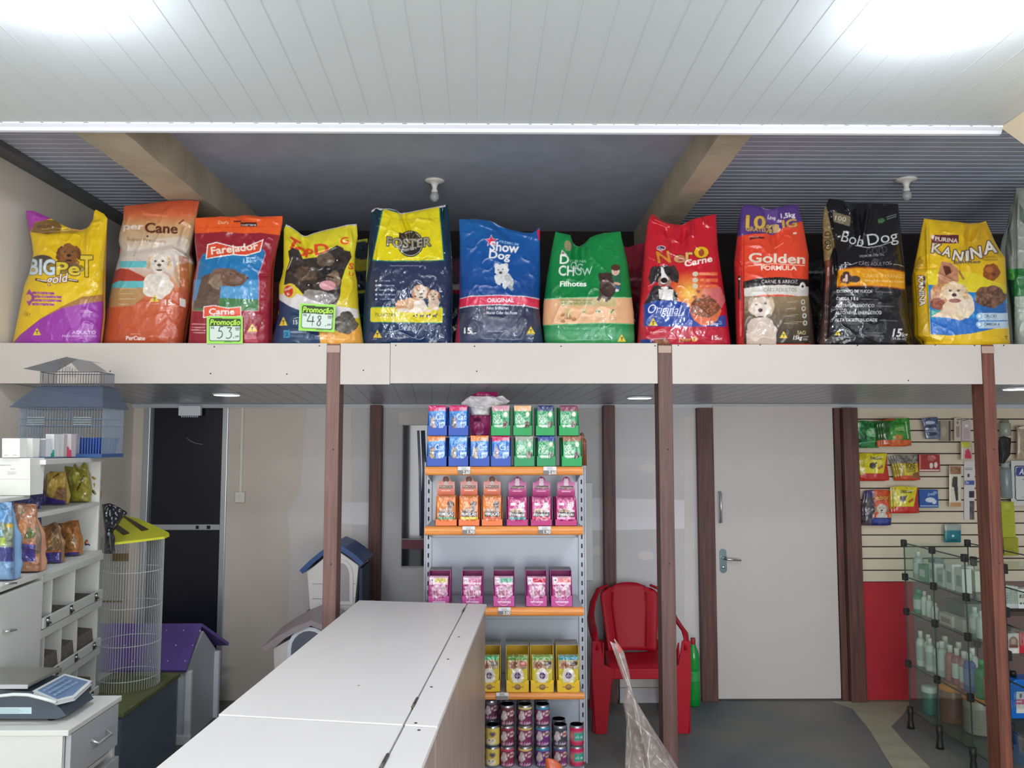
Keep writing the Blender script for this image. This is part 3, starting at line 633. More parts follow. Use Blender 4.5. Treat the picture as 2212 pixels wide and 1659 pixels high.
def p_cane(c):
    c.grad([(150, (204, 84, 52)), (280, (206, 100, 60)), (380, (206, 152, 100)), (520, (206, 178, 142)), (640, (214, 200, 186)), (820, (212, 196, 186)), (1000, (206, 130, 90)), (1150, (196, 92, 54)), (1600, (186, 78, 44))])
    c.poly([(1400, 560), (1850, 500), (1850, 900), (1780, 960), (1700, 620)], (222, 212, 204), .5); c.ell(1850, 900, 130, 130, (196, 130, 60), al=.8, tex=.1)
    c.poly([(1150, 850), (1200, 828), (1280, 835), (1440, 915), (1440, 960), (1120, 975)], (176, 66, 50)); c.rect(1190, 755, 1460, 818, (100, 190, 196)); c.poly([(1110, 985), (1180, 955), (1580, 955), (1580, 1018), (1110, 1025)], (96, 186, 192))
    c.poly([(1100, 1030), (1440, 1020), (1440, 1110), (1330, 1200), (1090, 1215)], (176, 150, 100), .75); c.lines(1190, 1025, 200, 3, 52, (214, 206, 180), 7); c.lines(1180, 1130, 130, 2, 52, (214, 206, 180), 7)
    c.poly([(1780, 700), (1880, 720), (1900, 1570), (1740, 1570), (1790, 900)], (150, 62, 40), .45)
    c.text('per', 1225, 440, 62, (236, 222, 208), w=205, bold=.05, shear=.1); c.text('Cane', 1440, 468, 96, (92, 42, 22), w=330, bold=.03, rot=.04); c.text('Super Premium', 1262, 548, 34, (140, 100, 60), w=385, rot=.07, bold=.0)
    c.line([(1425, 290), (1670, 310)], 20, (226, 130, 90)); c.line([(1780, 385), (1830, 345)], 16, (120, 50, 30)); c.text('FORTE', 1225, 745, 50, (176, 160, 150), w=150, bold=-.01, al=.6); c.ell(1468, 508, 10, 10, (70, 40, 30))
    W_ = (226, 214, 200); c.ell(1570, 1000, 150, 130, W_, tex=.06); c.ell(1480, 1050, 50, 60, W_, tex=.05); c.ell(1620, 1060, 55, 55, W_, tex=.05); c.poly([(1470, 700), (1600, 650), (1720, 640), (1790, 760), (1790, 1030), (1700, 900)], (228, 218, 208), .5)
    dog(c, 1585, 775, 105, W_, (206, 184, 150), ear=(208, 176, 138), nose=(90, 74, 70)); c.tri(1538, 1162, 92, 72); c.text('15', 1642, 1192, 52, WH, w=68); c.text('kg', 1712, 1197, 26, WH, w=34); c.lines(1490, 1178, 130, 1, 10, WH, 4); c.lines(1590, 1220, 150, 3, 26, (222, 150, 120), 5)
    c.poly([(1790, 1120), (1850, 1140), (1850, 1220), (1790, 1200)], (216, 206, 196)); c.text('PerCane', 1255, 1542, 40, WH, w=190, bold=.03); c.lines(1300, 1480, 100, 1, 8, WH, 4)
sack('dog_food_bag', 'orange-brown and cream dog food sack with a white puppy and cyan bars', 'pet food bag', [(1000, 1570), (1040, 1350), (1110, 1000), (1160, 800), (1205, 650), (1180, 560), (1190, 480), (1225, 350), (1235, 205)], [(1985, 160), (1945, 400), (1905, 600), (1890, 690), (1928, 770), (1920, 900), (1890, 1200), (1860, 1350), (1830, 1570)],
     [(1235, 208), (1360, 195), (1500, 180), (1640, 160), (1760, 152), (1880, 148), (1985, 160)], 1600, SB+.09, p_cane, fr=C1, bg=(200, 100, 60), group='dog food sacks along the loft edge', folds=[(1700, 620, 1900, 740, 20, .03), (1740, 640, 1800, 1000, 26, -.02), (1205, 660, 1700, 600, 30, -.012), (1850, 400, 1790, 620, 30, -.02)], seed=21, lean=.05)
def p_far(c):
    R_ = (146, 30, 46)
    c.poly([(80, 100), (1100, 100), (1060, 440), (800, 405), (600, 412), (400, 395), (90, 412)], (232, 92, 36)); c.line([(110, 352), (1010, 340)], 5, (200, 70, 30))
    c.text('Dog’s', 350, 312, 34, (244, 200, 160), w=105); c.line([(510, 285), (590, 285)], 16, (70, 30, 30)); c.rect(585, 295, 755, 338, (60, 26, 26)); c.text('nutriara', 592, 330, 24, WH, w=155)
    bl = [(150, 700), (190, 625), (500, 640), (780, 570), (820, 575), (845, 620), (800, 760), (765, 850), (775, 900), (770, 1225), (80, 1225), (80, 1100), (130, 830)]
    c.poly([(x+(8 if x > 400 else -8), y+6) for x, y in bl], (206, 130, 140)); c.poly(bl, (34, 116, 170)); c.poly([(80, 900), (772, 900), (772, 1225), (80, 1225)], (84, 150, 196), .8); c.poly([(90, 1120), (350, 1090), (772, 1108), (772, 1225), (80, 1225)], (52, 112, 54)); c.poly([(90, 1190), (772, 1160), (772, 1225), (80, 1225)], (96, 140, 96), .5)
    br = (112, 84, 68); c.poly([(90, 1195), (130, 1050), (180, 860), (300, 820), (380, 950), (350, 1200), (180, 1200)], (96, 74, 64), tex=.1); c.poly([(235, 900), (300, 790), (390, 775), (520, 790), (560, 820), (625, 840), (668, 885), (600, 955), (520, 972), (400, 965), (260, 940)], br, tex=.1); c.poly([(240, 930), (300, 850), (370, 830), (390, 950), (350, 1005), (300, 985)], (138, 118, 98), tex=.08); c.line([(480, 955), (600, 945)], 6, (60, 44, 40)); c.ell(655, 882, 14, 14, (70, 44, 44)); c.ell(480, 838, 12, 8, (50, 38, 32))
    c.poly([(232, 525), (330, 500), (500, 545), (640, 550), (828, 470), (795, 605), (640, 650), (500, 640), (330, 665), (215, 685)], WH); c.poly([(245, 535), (330, 512), (500, 555), (640, 560), (812, 488), (785, 595), (640, 638), (500, 628), (330, 652), (228, 672)], (216, 74, 46))
    c.text('Farejador', 275, 632, 76, (240, 224, 206), w=500, rot=-.11, bold=.05); c.text('15kg', 612, 722, 46, (176, 206, 226), w=140); c.line([(640, 668), (740, 668)], 7, (200, 220, 236))
    c.poly([(190, 1182), (300, 1165), (450, 1195), (592, 1180), (592, 1285), (450, 1298), (300, 1280), (188, 1305)], WH); c.poly([(200, 1190), (300, 1174), (450, 1204), (582, 1190), (582, 1278), (450, 1290), (300, 1270), (198, 1294)], (224, 84, 56)); c.text('Carne', 250, 1264, 62, WH, w=270, bold=.05)
    for i, (a, b) in enumerate(((65, 1365), (65, 1400), (62, 1428), (80, 1455))): c.line([(a, b), (218-(i % 2)*8, b+4)], 11, (226, 190, 190), .8)
    c.tri(708, 1445, 108, 86); c.lines(655, 1455, 110, 1, 8, (226, 190, 170), 5); c.poly([(620, 1470), (760, 1500), (770, 1560), (640, 1560)], (196, 96, 110), .6)
sack('dog_food_bag', 'dark red dog food sack with an orange top and a brown pointer on blue', 'pet food bag', [(30, 1560), (60, 1250), (90, 900), (125, 720), (100, 500), (100, 300), (118, 235)], [(1026, 225), (1026, 300), (1000, 430), (960, 600), (930, 800), (920, 1000), (915, 1300), (905, 1560)],
     [(112, 248), (250, 240), (400, 232), (500, 236), (620, 216), (720, 222), (800, 236), (920, 232), (1026, 228)], 1600, SB-.005, p_far, fr=C2, bg=(146, 30, 46), group='dog food sacks along the loft edge', folds=[(640, 240, 800, 260, 16, .012), (770, 850, 920, 860, 14, -.014), (110, 640, 300, 660, 20, -.012), (940, 560, 910, 1500, 26, -.012)], seed=31, lean=.02)
def p_top(c):
    Yl = (214, 200, 40); c.rect(800, 250, 2000, 1700, Yl)
    c.poly([(1600, 1180), (1660, 900), (1780, 860), (1830, 1200), (1880, 1560), (1700, 1500), (1600, 1300)], (206, 184, 28))
    c.poly([(900, 1700), (900, 1050), (985, 1060), (1040, 1040), (1120, 1020), (1300, 1090), (1500, 1160), (1820, 1210), (1830, 1300), (1500, 1360), (1300, 1300), (1100, 1180), (990, 1110)], (214, 208, 206)); c.poly([(900, 1700), (900, 1040), (990, 1110), (1100, 1180), (1300, 1260), (1420, 1330), (1410, 1440), (1440, 1600), (1440, 1700)], (34, 58, 92))
    c.poly([(1410, 1440), (1560, 1460), (1840, 1400), (1860, 1480), (1870, 1560), (1850, 1700), (1440, 1700)], (222, 158, 62)); c.ell(1690, 1370, 130, 100, (88, 80, 70), tex=.3); c.ell(1700, 1280, 70, 50, (78, 70, 62), tex=.3)
    O = (220, 72, 34); c.text('T', 1060, 540, 110, O, w=130, rot=.5, bold=.03); c.ell(1215, 600, 70, 46, O, rot=.4); c.ell(1220, 605, 30, 20, Yl, rot=.4); c.text('P', 1265, 660, 90, O, w=80, rot=.1, bold=.04); c.text('D', 1370, 640, 112, O, w=150, rot=-.12, bold=.06); c.text('G', 1640, 530, 72, O, w=90, rot=-.15, bold=.05); c.text('S', 1712, 778, 64, O, w=60, rot=.3); c.text('U', 1720, 850, 40, O, w=50, rot=.3)
    K = (52, 44, 40)
    c.poly([(1085, 600), (1130, 560), (1200, 590), (1240, 680), (1400, 660), (1520, 580), (1600, 535), (1660, 560), (1680, 590), (1740, 600), (1755, 660), (1690, 780), (1650, 900), (1630, 1080), (1590, 1165), (1420, 1130), (1250, 1060), (1180, 980), (1110, 940), (1040, 955), (1060, 820), (1100, 700)], K, tex=.22)
    c.ell(1270, 850, 120, 90, (84, 66, 52), rot=.3, tex=.2); c.ell(1480, 690, 95, 80, (92, 76, 62), tex=.2); c.ell(1560, 900, 80, 100, (118, 96, 78), tex=.2); c.ell(1290, 960, 90, 60, (58, 46, 40), tex=.2); c.ell(1400, 1070, 160, 60, (146, 138, 130), rot=.2, tex=.15); c.ell(1500, 1100, 90, 60, (130, 122, 116), tex=.15)
    c.ell(1610, 700, 34, 26, (30, 24, 24)); c.ell(1602, 694, 9, 7, (230, 226, 220)); c.ell(1310, 962, 36, 26, (30, 24, 24)); c.ell(1300, 955, 9, 7, (210, 206, 200)); c.ell(1490, 800, 62, 46, (28, 24, 26), rot=-.2); c.ell(1510, 785, 20, 10, (120, 120, 124)); c.line([(1400, 900), (1500, 860), (1570, 880)], 14, (30, 22, 22)); c.ell(1500, 960, 88, 52, (206, 146, 150), rot=.06); c.line([(1470, 930), (1520, 990)], 5, (180, 110, 120))
    c.line([(1130, 660), (1110, 720), (1080, 790)], 8, (206, 200, 170)); c.ell(1108, 1015, 72, 78, (210, 184, 60)); c.ell(1090, 1020, 48, 60, (196, 56, 30)); c.text('mais', 1052, 1020, 30, WH, w=84, rot=-.4); c.text('K', 1080, 1065, 28, WH, w=30, rot=-.4)
    c.tri(1035, 1382, 88, 96); c.text('15', 1140, 1368, 44, WH, w=46); c.line([(1140, 1312), (1180, 1300), (1240, 1304)], 5, WH); c.rect(1035, 1430, 1105, 1510, (60, 150, 186)); c.text('OK', 1045, 1500, 52, (20, 60, 100), w=50); c.lines(1110, 1440, 170, 1, 24, (190, 200, 214), 22, .6); c.lines(1110, 1480, 170, 3, 10, (120, 134, 156), 4, .7)
sack('dog_food_bag', 'yellow dog food sack with a big black dog head and pink tongue', 'pet food bag', [(915, 1560), (985, 1250), (990, 950), (1035, 800), (1038, 500), (1040, 370), (1062, 315)], [(1808, 312), (1820, 440), (1792, 620), (1790, 800), (1812, 900), (1830, 1200), (1865, 1450), (1880, 1560)],
     [(1066, 316), (1120, 335), (1200, 385), (1250, 432), (1290, 442), (1370, 408), (1500, 372), (1620, 345), (1700, 322), (1808, 312)], 1600, SB-.005, p_top, fr=C2, bg=(214, 200, 40), group='dog food sacks along the loft edge', folds=[(1060, 400, 1230, 620, 22, .02), (1230, 450, 1300, 660, 30, -.03), (1300, 640, 1600, 540, 20, .014), (1730, 350, 1760, 500, 20, .015)], seed=41, lean=.05, seam=(190, 186, 196))
def p_fos(c):
    N = (26, 44, 76); c.grad([(100, (16, 50, 62)), (500, (22, 46, 66)), (720, (40, 50, 80)), (900, (52, 58, 84)), (1200, (30, 48, 78)), (1600, (28, 50, 88))])
    c.poly([(225, 140), (400, 190), (830, 120), (878, 700), (330, 712), (115, 698)], (40, 130, 110)); c.poly([(236, 150), (400, 200), (820, 130), (866, 675), (850, 692), (330, 700), (140, 690), (126, 675)], (226, 208, 24)); c.line([(220, 232), (400, 268), (830, 250)], 5, (196, 170, 30))
    c.ell(520, 520, 136, 140, (40, 40, 40)); c.ell(520, 520, 126, 128, (190, 186, 178)); c.ell(520, 522, 118, 120, (44, 42, 38)); c.poly([(400, 470), (400, 400), (470, 415), (560, 395), (640, 480), (600, 510)], (52, 46, 36), tex=.1)
    for a in range(7): c.line([(505, 515), (505+120*math.cos(-.3-a*.4), 515+120*math.sin(-.3-a*.4)*.9)], 7, (170, 140, 60), .7)
    c.text('FOSTER', 270, 560, 92, (156, 148, 128), w=470, bold=.045, out=(40, 38, 34), ow=7, arc=-22); c.text('Premium', 425, 606, 34, (206, 200, 186), w=160, rot=-.18, shear=.2)
    c.lines(305, 748, 360, 1, 10, (190, 196, 206), 8); 
    for i, tt in enumerate(('25% Proteina', 'Suave Calor e Leite', 'Contem Ômega', 'Menor Odor nas Fezes', 'Tamanho Dentario')):
        y = 918+i*48; c.ell(160, y-7, 11, 11, (200, 206, 214)); c.text(tt, 190, y, 17, (206, 210, 220), w=(116, 160, 165, 170, 160)[i], bold=.02)
    c.poly([(95, 1200), (110, 1183), (850, 1183), (866, 1200), (866, 1340), (850, 1360), (110, 1350), (92, 1335)], (40, 130, 110)); c.poly([(102, 1202), (114, 1190), (846, 1190), (860, 1204), (860, 1336), (846, 1352), (114, 1342), (98, 1330)], (216, 200, 40)); c.text('FILHOTES', 148, 1285, 34, (60, 58, 30), w=212, bold=.0); c.line([(462, 1255), (462, 1290)], 3, (90, 84, 40))
    for i, x in enumerate((565, 638, 705, 775)):
        h = 10+i*2; c.ell(x, 1280, 22, h*.8, (70, 54, 30)); c.ell(x+22, 1270-i*2, 9, 8, (70, 54, 30)); c.line([(x-15, 1280), (x-15, 1300)], 5, (70, 54, 30)); c.line([(x+14, 1280), (x+14, 1300)], 5, (70, 54, 30))
    T_ = (206, 166, 128); W_ = (222, 204, 186); c.ell(460, 1175, 105, 70, (196, 142, 96), tex=.08); c.ell(560, 1160, 110, 80, T_, tex=.08); c.ell(620, 1180, 70, 70, W_, tex=.05); c.ell(440, 1220, 70, 22, W_); c.ell(570, 1230, 80, 20, W_)
    dog(c, 632, 1030, 82, W_, (176, 130, 100), ear=(184, 136, 100), nose=(96, 80, 84), tilt=0); c.ell(600, 985, 24, 36, (180, 130, 92)); c.ell(765, 1140, 60, 80, (206, 180, 156), tex=.06); dog(c, 760, 1065, 62, (206, 176, 150), (150, 104, 74), ear=(160, 108, 76), nose=(90, 70, 70)); c.ell(790, 1205, 36, 20, W_); c.ell(700, 1225, 50, 18, W_)
    c.text('15kg', 400, 1420, 46, (206, 212, 222), w=122, bold=.0); c.line([(260, 1475), (400, 1425), (620, 1440)], 5, (190, 200, 214), .7); c.tri(172, 1510, 94, 84); c.lines(125, 1522, 70, 1, 8, WH, 4); c.lines(390, 1518, 140, 1, 6, (180, 190, 206), 4)
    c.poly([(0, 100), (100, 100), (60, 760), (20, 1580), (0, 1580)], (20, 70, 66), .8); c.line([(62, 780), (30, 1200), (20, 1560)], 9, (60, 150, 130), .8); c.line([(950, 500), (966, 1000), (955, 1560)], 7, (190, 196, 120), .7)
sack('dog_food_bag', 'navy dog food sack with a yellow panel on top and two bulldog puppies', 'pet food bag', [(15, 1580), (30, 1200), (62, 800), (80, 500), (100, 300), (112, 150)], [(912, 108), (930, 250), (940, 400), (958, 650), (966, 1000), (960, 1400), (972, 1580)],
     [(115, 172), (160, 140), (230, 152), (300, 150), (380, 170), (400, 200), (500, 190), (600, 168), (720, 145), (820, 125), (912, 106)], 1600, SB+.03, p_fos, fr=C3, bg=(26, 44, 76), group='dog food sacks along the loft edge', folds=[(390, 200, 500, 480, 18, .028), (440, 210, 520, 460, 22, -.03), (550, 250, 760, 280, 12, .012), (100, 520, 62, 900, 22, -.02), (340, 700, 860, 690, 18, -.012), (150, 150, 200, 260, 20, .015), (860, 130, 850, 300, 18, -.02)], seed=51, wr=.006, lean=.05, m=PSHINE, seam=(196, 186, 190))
def p_show(c):
    c.grad([(240, (22, 92, 158)), (700, (14, 76, 146)), (1060, (14, 66, 132)), (1150, (30, 40, 66)), (1400, (52, 56, 80)), (1600, (28, 48, 84))])
    c.poly([(1000, 1105), (1150, 1068), (1460, 1056), (1740, 1072), (1900, 1100), (1900, 1215), (1740, 1180), (1460, 1166), (1150, 1180), (1000, 1212)], (196, 196, 206)); c.poly([(1000, 1114), (1150, 1078), (1460, 1066), (1740, 1082), (1900, 1112), (1900, 1204), (1740, 1170), (1460, 1156), (1150, 1170), (1000, 1200)], (206, 34, 74))
    c.text('ORIGINAL', 1328, 1136, 42, (240, 232, 236), w=285, bold=.035); c.poly([(980, 500), (1036, 620), (1045, 1000), (1030, 1300), (1045, 1560), (960, 1600)], (170, 28, 60), .9); c.poly([(1850, 370), (1900, 370), (1900, 500), (1870, 480)], (196, 30, 74)); c.poly([(1862, 1110), (1920, 1110), (1920, 1330), (1885, 1320)], (176, 30, 60), .8)
    st = [(1385+60*math.cos(-math.pi/2+k*math.pi/5)*(1 if k % 2 == 0 else .42)*1.1, 495+58*math.sin(-math.pi/2+k*math.pi/5)*(1 if k % 2 == 0 else .42)) for k in range(10)]
    c.poly([(1372+(x-1385)*1.18, 490+(y-495)*1.18) for x, y in st], WH); c.poly([(x-13, y-5) for x, y in st], (216, 44, 84)); c.text('PREMIUM', 1455, 508, 28, (150, 180, 214), w=205, rot=.17, bold=.01)
    c.text('Show', 1352, 588, 96, (232, 228, 226), w=310, bold=.045, rot=.09); c.text('Dog', 1345, 668, 80, (232, 228, 226), w=225, bold=.045, rot=.1)
    W_ = (206, 206, 204); c.ell(1500, 870, 62, 70, W_, tex=.06, seed=2); c.ell(1440, 900, 30, 60, W_, rot=-.35, tex=.06); c.ell(1560, 910, 42, 80, (186, 186, 186), rot=-.3, tex=.12); c.ell(1515, 950, 26, 46, W_, tex=.05); c.line([(1555, 960), (1600, 1010)], 34, (150, 150, 158)); c.ell(1430, 755, 28, 30, W_); c.ell(1525, 752, 28, 30, W_); c.ell(1480, 795, 74, 62, (214, 214, 212), tex=.04); c.ell(1475, 825, 34, 24, (196, 196, 196)); c.ell(1472, 826, 17, 13, (60, 56, 62)); c.ell(1445, 795, 8, 6, (60, 56, 60)); c.ell(1495, 790, 8, 6, (60, 56, 60))
    c.text('Pelos Brilhantes', 1322, 1212, 30, (214, 214, 222), w=235, bold=.03); c.text('Menor Odor das Fezes', 1322, 1262, 30, (214, 214, 222), w=322, bold=.03); c.rect(1296, 1190, 1308, 1206, (200, 40, 70)); c.rect(1296, 1242, 1308, 1258, (200, 40, 70))
    c.poly([(1300, 1320), (1650, 1310), (1640, 1440), (1260, 1470)], (96, 96, 116), .5); c.text('15', 1085, 1465, 60, WH, w=80, bold=.03); c.text('kg', 1165, 1478, 34, WH, w=48); c.tri(1790, 1468, 90, 80); c.lines(1740, 1478, 100, 1, 6, WH, 4); c.lines(1330, 1440, 280, 1, 8, (196, 200, 212), 6); c.lines(1400, 1474, 120, 1, 8, (196, 200, 212), 5)
sack('dog_food_bag', 'blue dog food sack with a red ribbon band and a running white dog', 'pet food bag', [(985, 1580), (1018, 1300), (1035, 1100), (1036, 900), (1040, 500), (1032, 262)], [(1884, 345), (1886, 500), (1890, 900), (1880, 1200), (1900, 1400), (1925, 1580)],
     [(1036, 262), (1120, 262), (1200, 262), (1300, 268), (1380, 285), (1450, 330), (1520, 358), (1620, 380), (1720, 402), (1800, 404), (1850, 380), (1884, 345)], 1600, SB, p_show, fr=C3, bg=(14, 76, 146), group='dog food sacks along the loft edge', folds=[(1380, 300, 1560, 460, 34, -.02), (1200, 290, 1500, 400, 20, .01), (1560, 380, 1860, 460, 24, .012)], seed=61, m=PGLOSS, wr=.004, lean=.03)
def p_chow(c):
    G = (14, 126, 62); c.grad([(380, (16, 128, 62)), (1090, (10, 118, 56)), (1380, (12, 122, 60)), (1480, (70, 148, 96)), (1600, (20, 120, 56))])
    c.poly([(0, 1110), (300, 1092), (700, 1084), (1060, 1092), (1060, 1368), (700, 1356), (300, 1366), (0, 1384)], (222, 168, 124)); c.line([(0, 1108), (300, 1090), (700, 1082), (1060, 1090)], 8, (120, 200, 150)); c.line([(0, 1386), (300, 1368), (700, 1358), (1060, 1370)], 8, (60, 170, 110))
    c.ell(326, 540, 38, 56, (142, 136, 98), rot=-.2); c.poly([(252, 630), (262, 580), (320, 640)], (216, 210, 206)); c.poly([(262, 625), (270, 600), (296, 625)], (160, 40, 50)); c.text('PURINA', 350, 715, 28, (190, 206, 190), w=170, rot=.03, bold=.0)
    c.text('D', 238, 728, 96, WH, w=98, rot=.06, bold=.02); c.text('OG', 345, 775, 76, (190, 206, 192), w=125, rot=.28, bold=.01); c.text('CH', 226, 852, 104, (226, 226, 218), w=165, rot=.03, bold=.02); c.text('OW', 395, 858, 76, (186, 204, 190), w=190, rot=-.02, bold=.01, arc=-24)
    c.text('Filhotes', 242, 968, 54, (240, 238, 230), w=280, bold=.05); c.rect(235, 1095, 835, 1180, (176, 168, 116), .7); c.text('desenvolvimento saudavel', 255, 1124, 22, (110, 122, 70), w=330); c.text('+VIDA SAUDÁVEL', 258, 1160, 28, (104, 118, 62), w=325)
    c.poly([(770, 860), (830, 830), (885, 860), (890, 960), (880, 1020), (800, 1000), (770, 930)], (36, 96, 66), tex=.08); c.ell(828, 810, 42, 44, (222, 176, 158)); c.ell(828, 770, 50, 34, (74, 46, 36)); c.ell(838, 938, 46, 14, (214, 166, 146), rot=.2); c.ell(820, 985, 60, 26, (70, 96, 120)); c.ell(842, 1012, 22, 16, (220, 220, 218)); c.ell(814, 812, 4, 4, (60, 40, 36)); c.ell(840, 812, 4, 4, (60, 40, 36)); c.line([(818, 832), (836, 832)], 4, (170, 80, 80))
    D = (66, 46, 38); c.ell(740, 990, 86, 120, D, tex=.14); c.ell(720, 880, 68, 60, D, tex=.14); c.ell(665, 860, 18, 36, (52, 36, 30)); c.ell(772, 858, 18, 36, (52, 36, 30)); c.ell(700, 910, 16, 10, (190, 130, 130)); c.ell(700, 885, 16, 10, (26, 20, 20)); c.line([(680, 1060), (640, 1120)], 32, D); c.line([(735, 1060), (735, 1130)], 32, D)
    c.rect(285, 1205, 370, 1290, (196, 168, 112)); c.rect(462, 1205, 528, 1262, (206, 180, 130)); c.rect(612, 1205, 678, 1262, (206, 180, 130)); c.rect(762, 1205, 824, 1262, (206, 180, 130)); c.line([(622, 1235), (668, 1235)], 12, (40, 96, 60)); c.line([(782, 1250), (800, 1215), (812, 1225)], 10, (40, 96, 60)); c.line([(480, 1240), (515, 1232)], 8, (110, 130, 80))
    for x, y in ((270, 1270), (310, 1300), (345, 1300), (272, 1335), (390, 1315), (330, 1280)): c.ell(x, y, 24, 18, (156, 110, 66)); c.ell(x-5, y-5, 10, 6, (190, 146, 96))
    for x in (462, 612, 762): c.lines(x, 1285, 90, 4, 14, (170, 140, 96), 5)
    c.text('FEITO COM INGREDIENTES NATURAIS', 285, 1424, 24, (150, 190, 160), w=535, al=.8); c.tri(893, 1552, 90, 82)
sack('dog_food_bag', 'green dog food sack with a peach band and a child hugging a dark dog', 'pet food bag', [(82, 1570), (60, 1350), (68, 1150), (100, 900), (150, 600), (175, 480), (196, 392)], [(880, 388), (890, 450), (950, 700), (990, 1000), (1020, 1250), (1032, 1570)],
     [(198, 394), (280, 412), (360, 428), (385, 490), (405, 535), (450, 552), (500, 520), (560, 455), (620, 428), (700, 408), (800, 398), (880, 390)], 1600, SB, p_chow, fr=C4, bg=(14, 126, 62), group='dog food sacks along the loft edge', folds=[(400, 540, 430, 860, 44, -.03), (370, 440, 340, 760, 26, .02), (540, 480, 560, 700, 40, .015)], seed=71, m=PGLOSS, wr=.0035, lean=.04)
def p_nero(c):
    c.grad([(200, (190, 26, 42)), (900, (186, 30, 42)), (1300, (180, 24, 46)), (1600, (176, 30, 52))])
    for i in range(26): c.ell(1600, 1040, 250-i*8.5, 250-i*8.5, (200+i*1.6, 60+i*5.5, 40+i*1.6), al=.25)
    c.ell(1850, 1100, 130, 150, (214, 150, 140), al=.6, tex=.05)
    c.text('N', 1275, 720, 120, (206, 122, 40), w=140, bold=.03, rot=-.06, shear=-.15, out=(110, 40, 30), ow=6); c.text('e', 1440, 715, 112, (196, 132, 90), w=125, bold=.03, out=(110, 30, 30), ow=6); c.text('r', 1565, 685, 110, (220, 176, 100), w=80, bold=.04, out=(110, 40, 30), ow=6); c.ell(1730, 612, 84, 68, (110, 40, 20)); c.ell(1732, 610, 76, 60, (226, 170, 30)); c.ell(1732, 614, 30, 38, (150, 70, 30)); c.ell(1308, 565, 48, 26, (214, 200, 200)); c.ell(1308, 565, 40, 19, (60, 54, 80)); c.text('Dac', 1280, 575, 18, WH, w=56, rot=.2)
    c.text('Carne', 1555, 762, 66, (240, 226, 210), w=300, rot=-.19, shear=.15, bold=.035)
    K = (46, 40, 42); c.poly([(1130, 1150), (1180, 1050), (1230, 960), (1400, 960), (1480, 1050), (1480, 1160)], K, tex=.15); c.poly([(1280, 1000), (1440, 1000), (1430, 1090), (1400, 1120), (1290, 1100)], (220, 212, 206), tex=.06); c.ell(1225, 850, 45, 100, (58, 48, 46), rot=.2, tex=.15); c.ell(1450, 840, 42, 95, (50, 42, 42), rot=-.25, tex=.15); c.ell(1340, 850, 118, 105, K, tex=.14); c.ell(1345, 920, 72, 66, (150, 116, 96), tex=.08); c.poly([(1305, 760), (1330, 770), (1350, 830), (1390, 890), (1340, 960), (1300, 930), (1310, 850)], (226, 220, 214)); c.ell(1340, 905, 36, 28, (34, 28, 30)); c.ell(1345, 965, 40, 22, (150, 60, 60)); c.ell(1345, 985, 40, 14, (226, 220, 216)); c.ell(1290, 840, 14, 10, (20, 16, 16)); c.ell(1395, 840, 14, 10, (20, 16, 16))
    for y in (838, 904, 968): c.rect(1680, y-18, 1905, y+18, (222, 96, 54)); c.ell(1668, y, 30, 26, (206, 196, 170)); c.lines(1710, y-8, 180, 2, 12, (250, 206, 180), 4)
    c.poly([(1125, 1160), (1250, 1118), (1420, 1118), (1560, 1140), (1620, 1200), (1700, 1340), (1990, 1270), (1998, 1395), (1125, 1390)], (36, 66, 146)); c.text('Original', 1158, 1250, 96, (238, 236, 240), w=345, bold=.0, shear=.25, rot=.04); c.text('Cães adultos', 1370, 1282, 22, WH, w=165); c.lines(1425, 1294, 100, 1, 8, WH, 4)
    c.poly([(1600, 1210), (1660, 1190), (1930, 1190), (1945, 1230), (1900, 1330), (1820, 1380), (1730, 1380), (1650, 1320)], (214, 106, 66)); c.ell(1770, 1190, 155, 105, (112, 66, 46), tex=.1)
    r_ = random.Random(3)
    for i in range(44):
        a, b = r_.uniform(0, 6.28), math.sqrt(r_.random()); x, y = 1770+138*b*math.cos(a), 1190+90*b*math.sin(a); c.ell(x, y, 21, 17, (r_.randint(120, 156), r_.randint(68, 90), r_.randint(44, 60))); c.ell(x-5, y-5, 8, 5, (186, 130, 96))
    for x, y in ((1700, 1022), (1665, 1082), (1755, 1070), (1810, 1080)): c.ell(x, y, 22, 17, (146, 80, 56))
    c.tri(1225, 1384, 98, 84); c.text('15', 1800, 1378, 44, WH, w=62, bold=.03); c.text('kg', 1866, 1380, 30, WH, w=44, bold=.03); c.text('15', 1845, 1530, 44, WH, w=60, bold=.03); c.text('kg', 1908, 1532, 30, WH, w=44); c.lines(1915, 1335, 40, 3, 14, WH, 5)
    c.rect(1090, 1528, 1215, 1590, (36, 62, 130)); c.ell(1310, 1575, 95, 60, (130, 80, 56), tex=.2); c.text('Ner', 1495, 1550, 46, (214, 120, 40), w=140, bold=.03, out=(80, 30, 20), ow=4); c.ell(1660, 1525, 28, 26, (226, 170, 40)); c.ell(1660, 1525, 12, 14, (120, 40, 30)); c.ell(1512, 1490, 18, 9, (220, 200, 200))
sack('dog_food_bag', 'bright red dog food sack with a bowl of kibble and a tricolour dog', 'pet food bag', [(1055, 1560), (1078, 1200), (1110, 800), (1130, 560), (1158, 360), (1180, 250), (1212, 204)], [(1885, 208), (1895, 400), (1910, 600), (1955, 900), (2000, 1200), (2042, 1560)],
     [(1214, 208), (1270, 226), (1330, 262), (1400, 298), (1470, 314), (1560, 322), (1600, 290), (1660, 258), (1760, 232), (1885, 207)], 1600, SB-.005, p_nero, fr=C4, bg=(186, 28, 42), group='dog food sacks along the loft edge', folds=[(1200, 250, 1400, 330, 18, .02), (1330, 330, 1430, 560, 30, -.02), (1560, 330, 1540, 560, 40, -.03), (1640, 290, 1640, 420, 20, .02), (1750, 240, 1750, 300, 10, .01)], seed=81, m=PSHINE, wr=.0045, lean=.05)
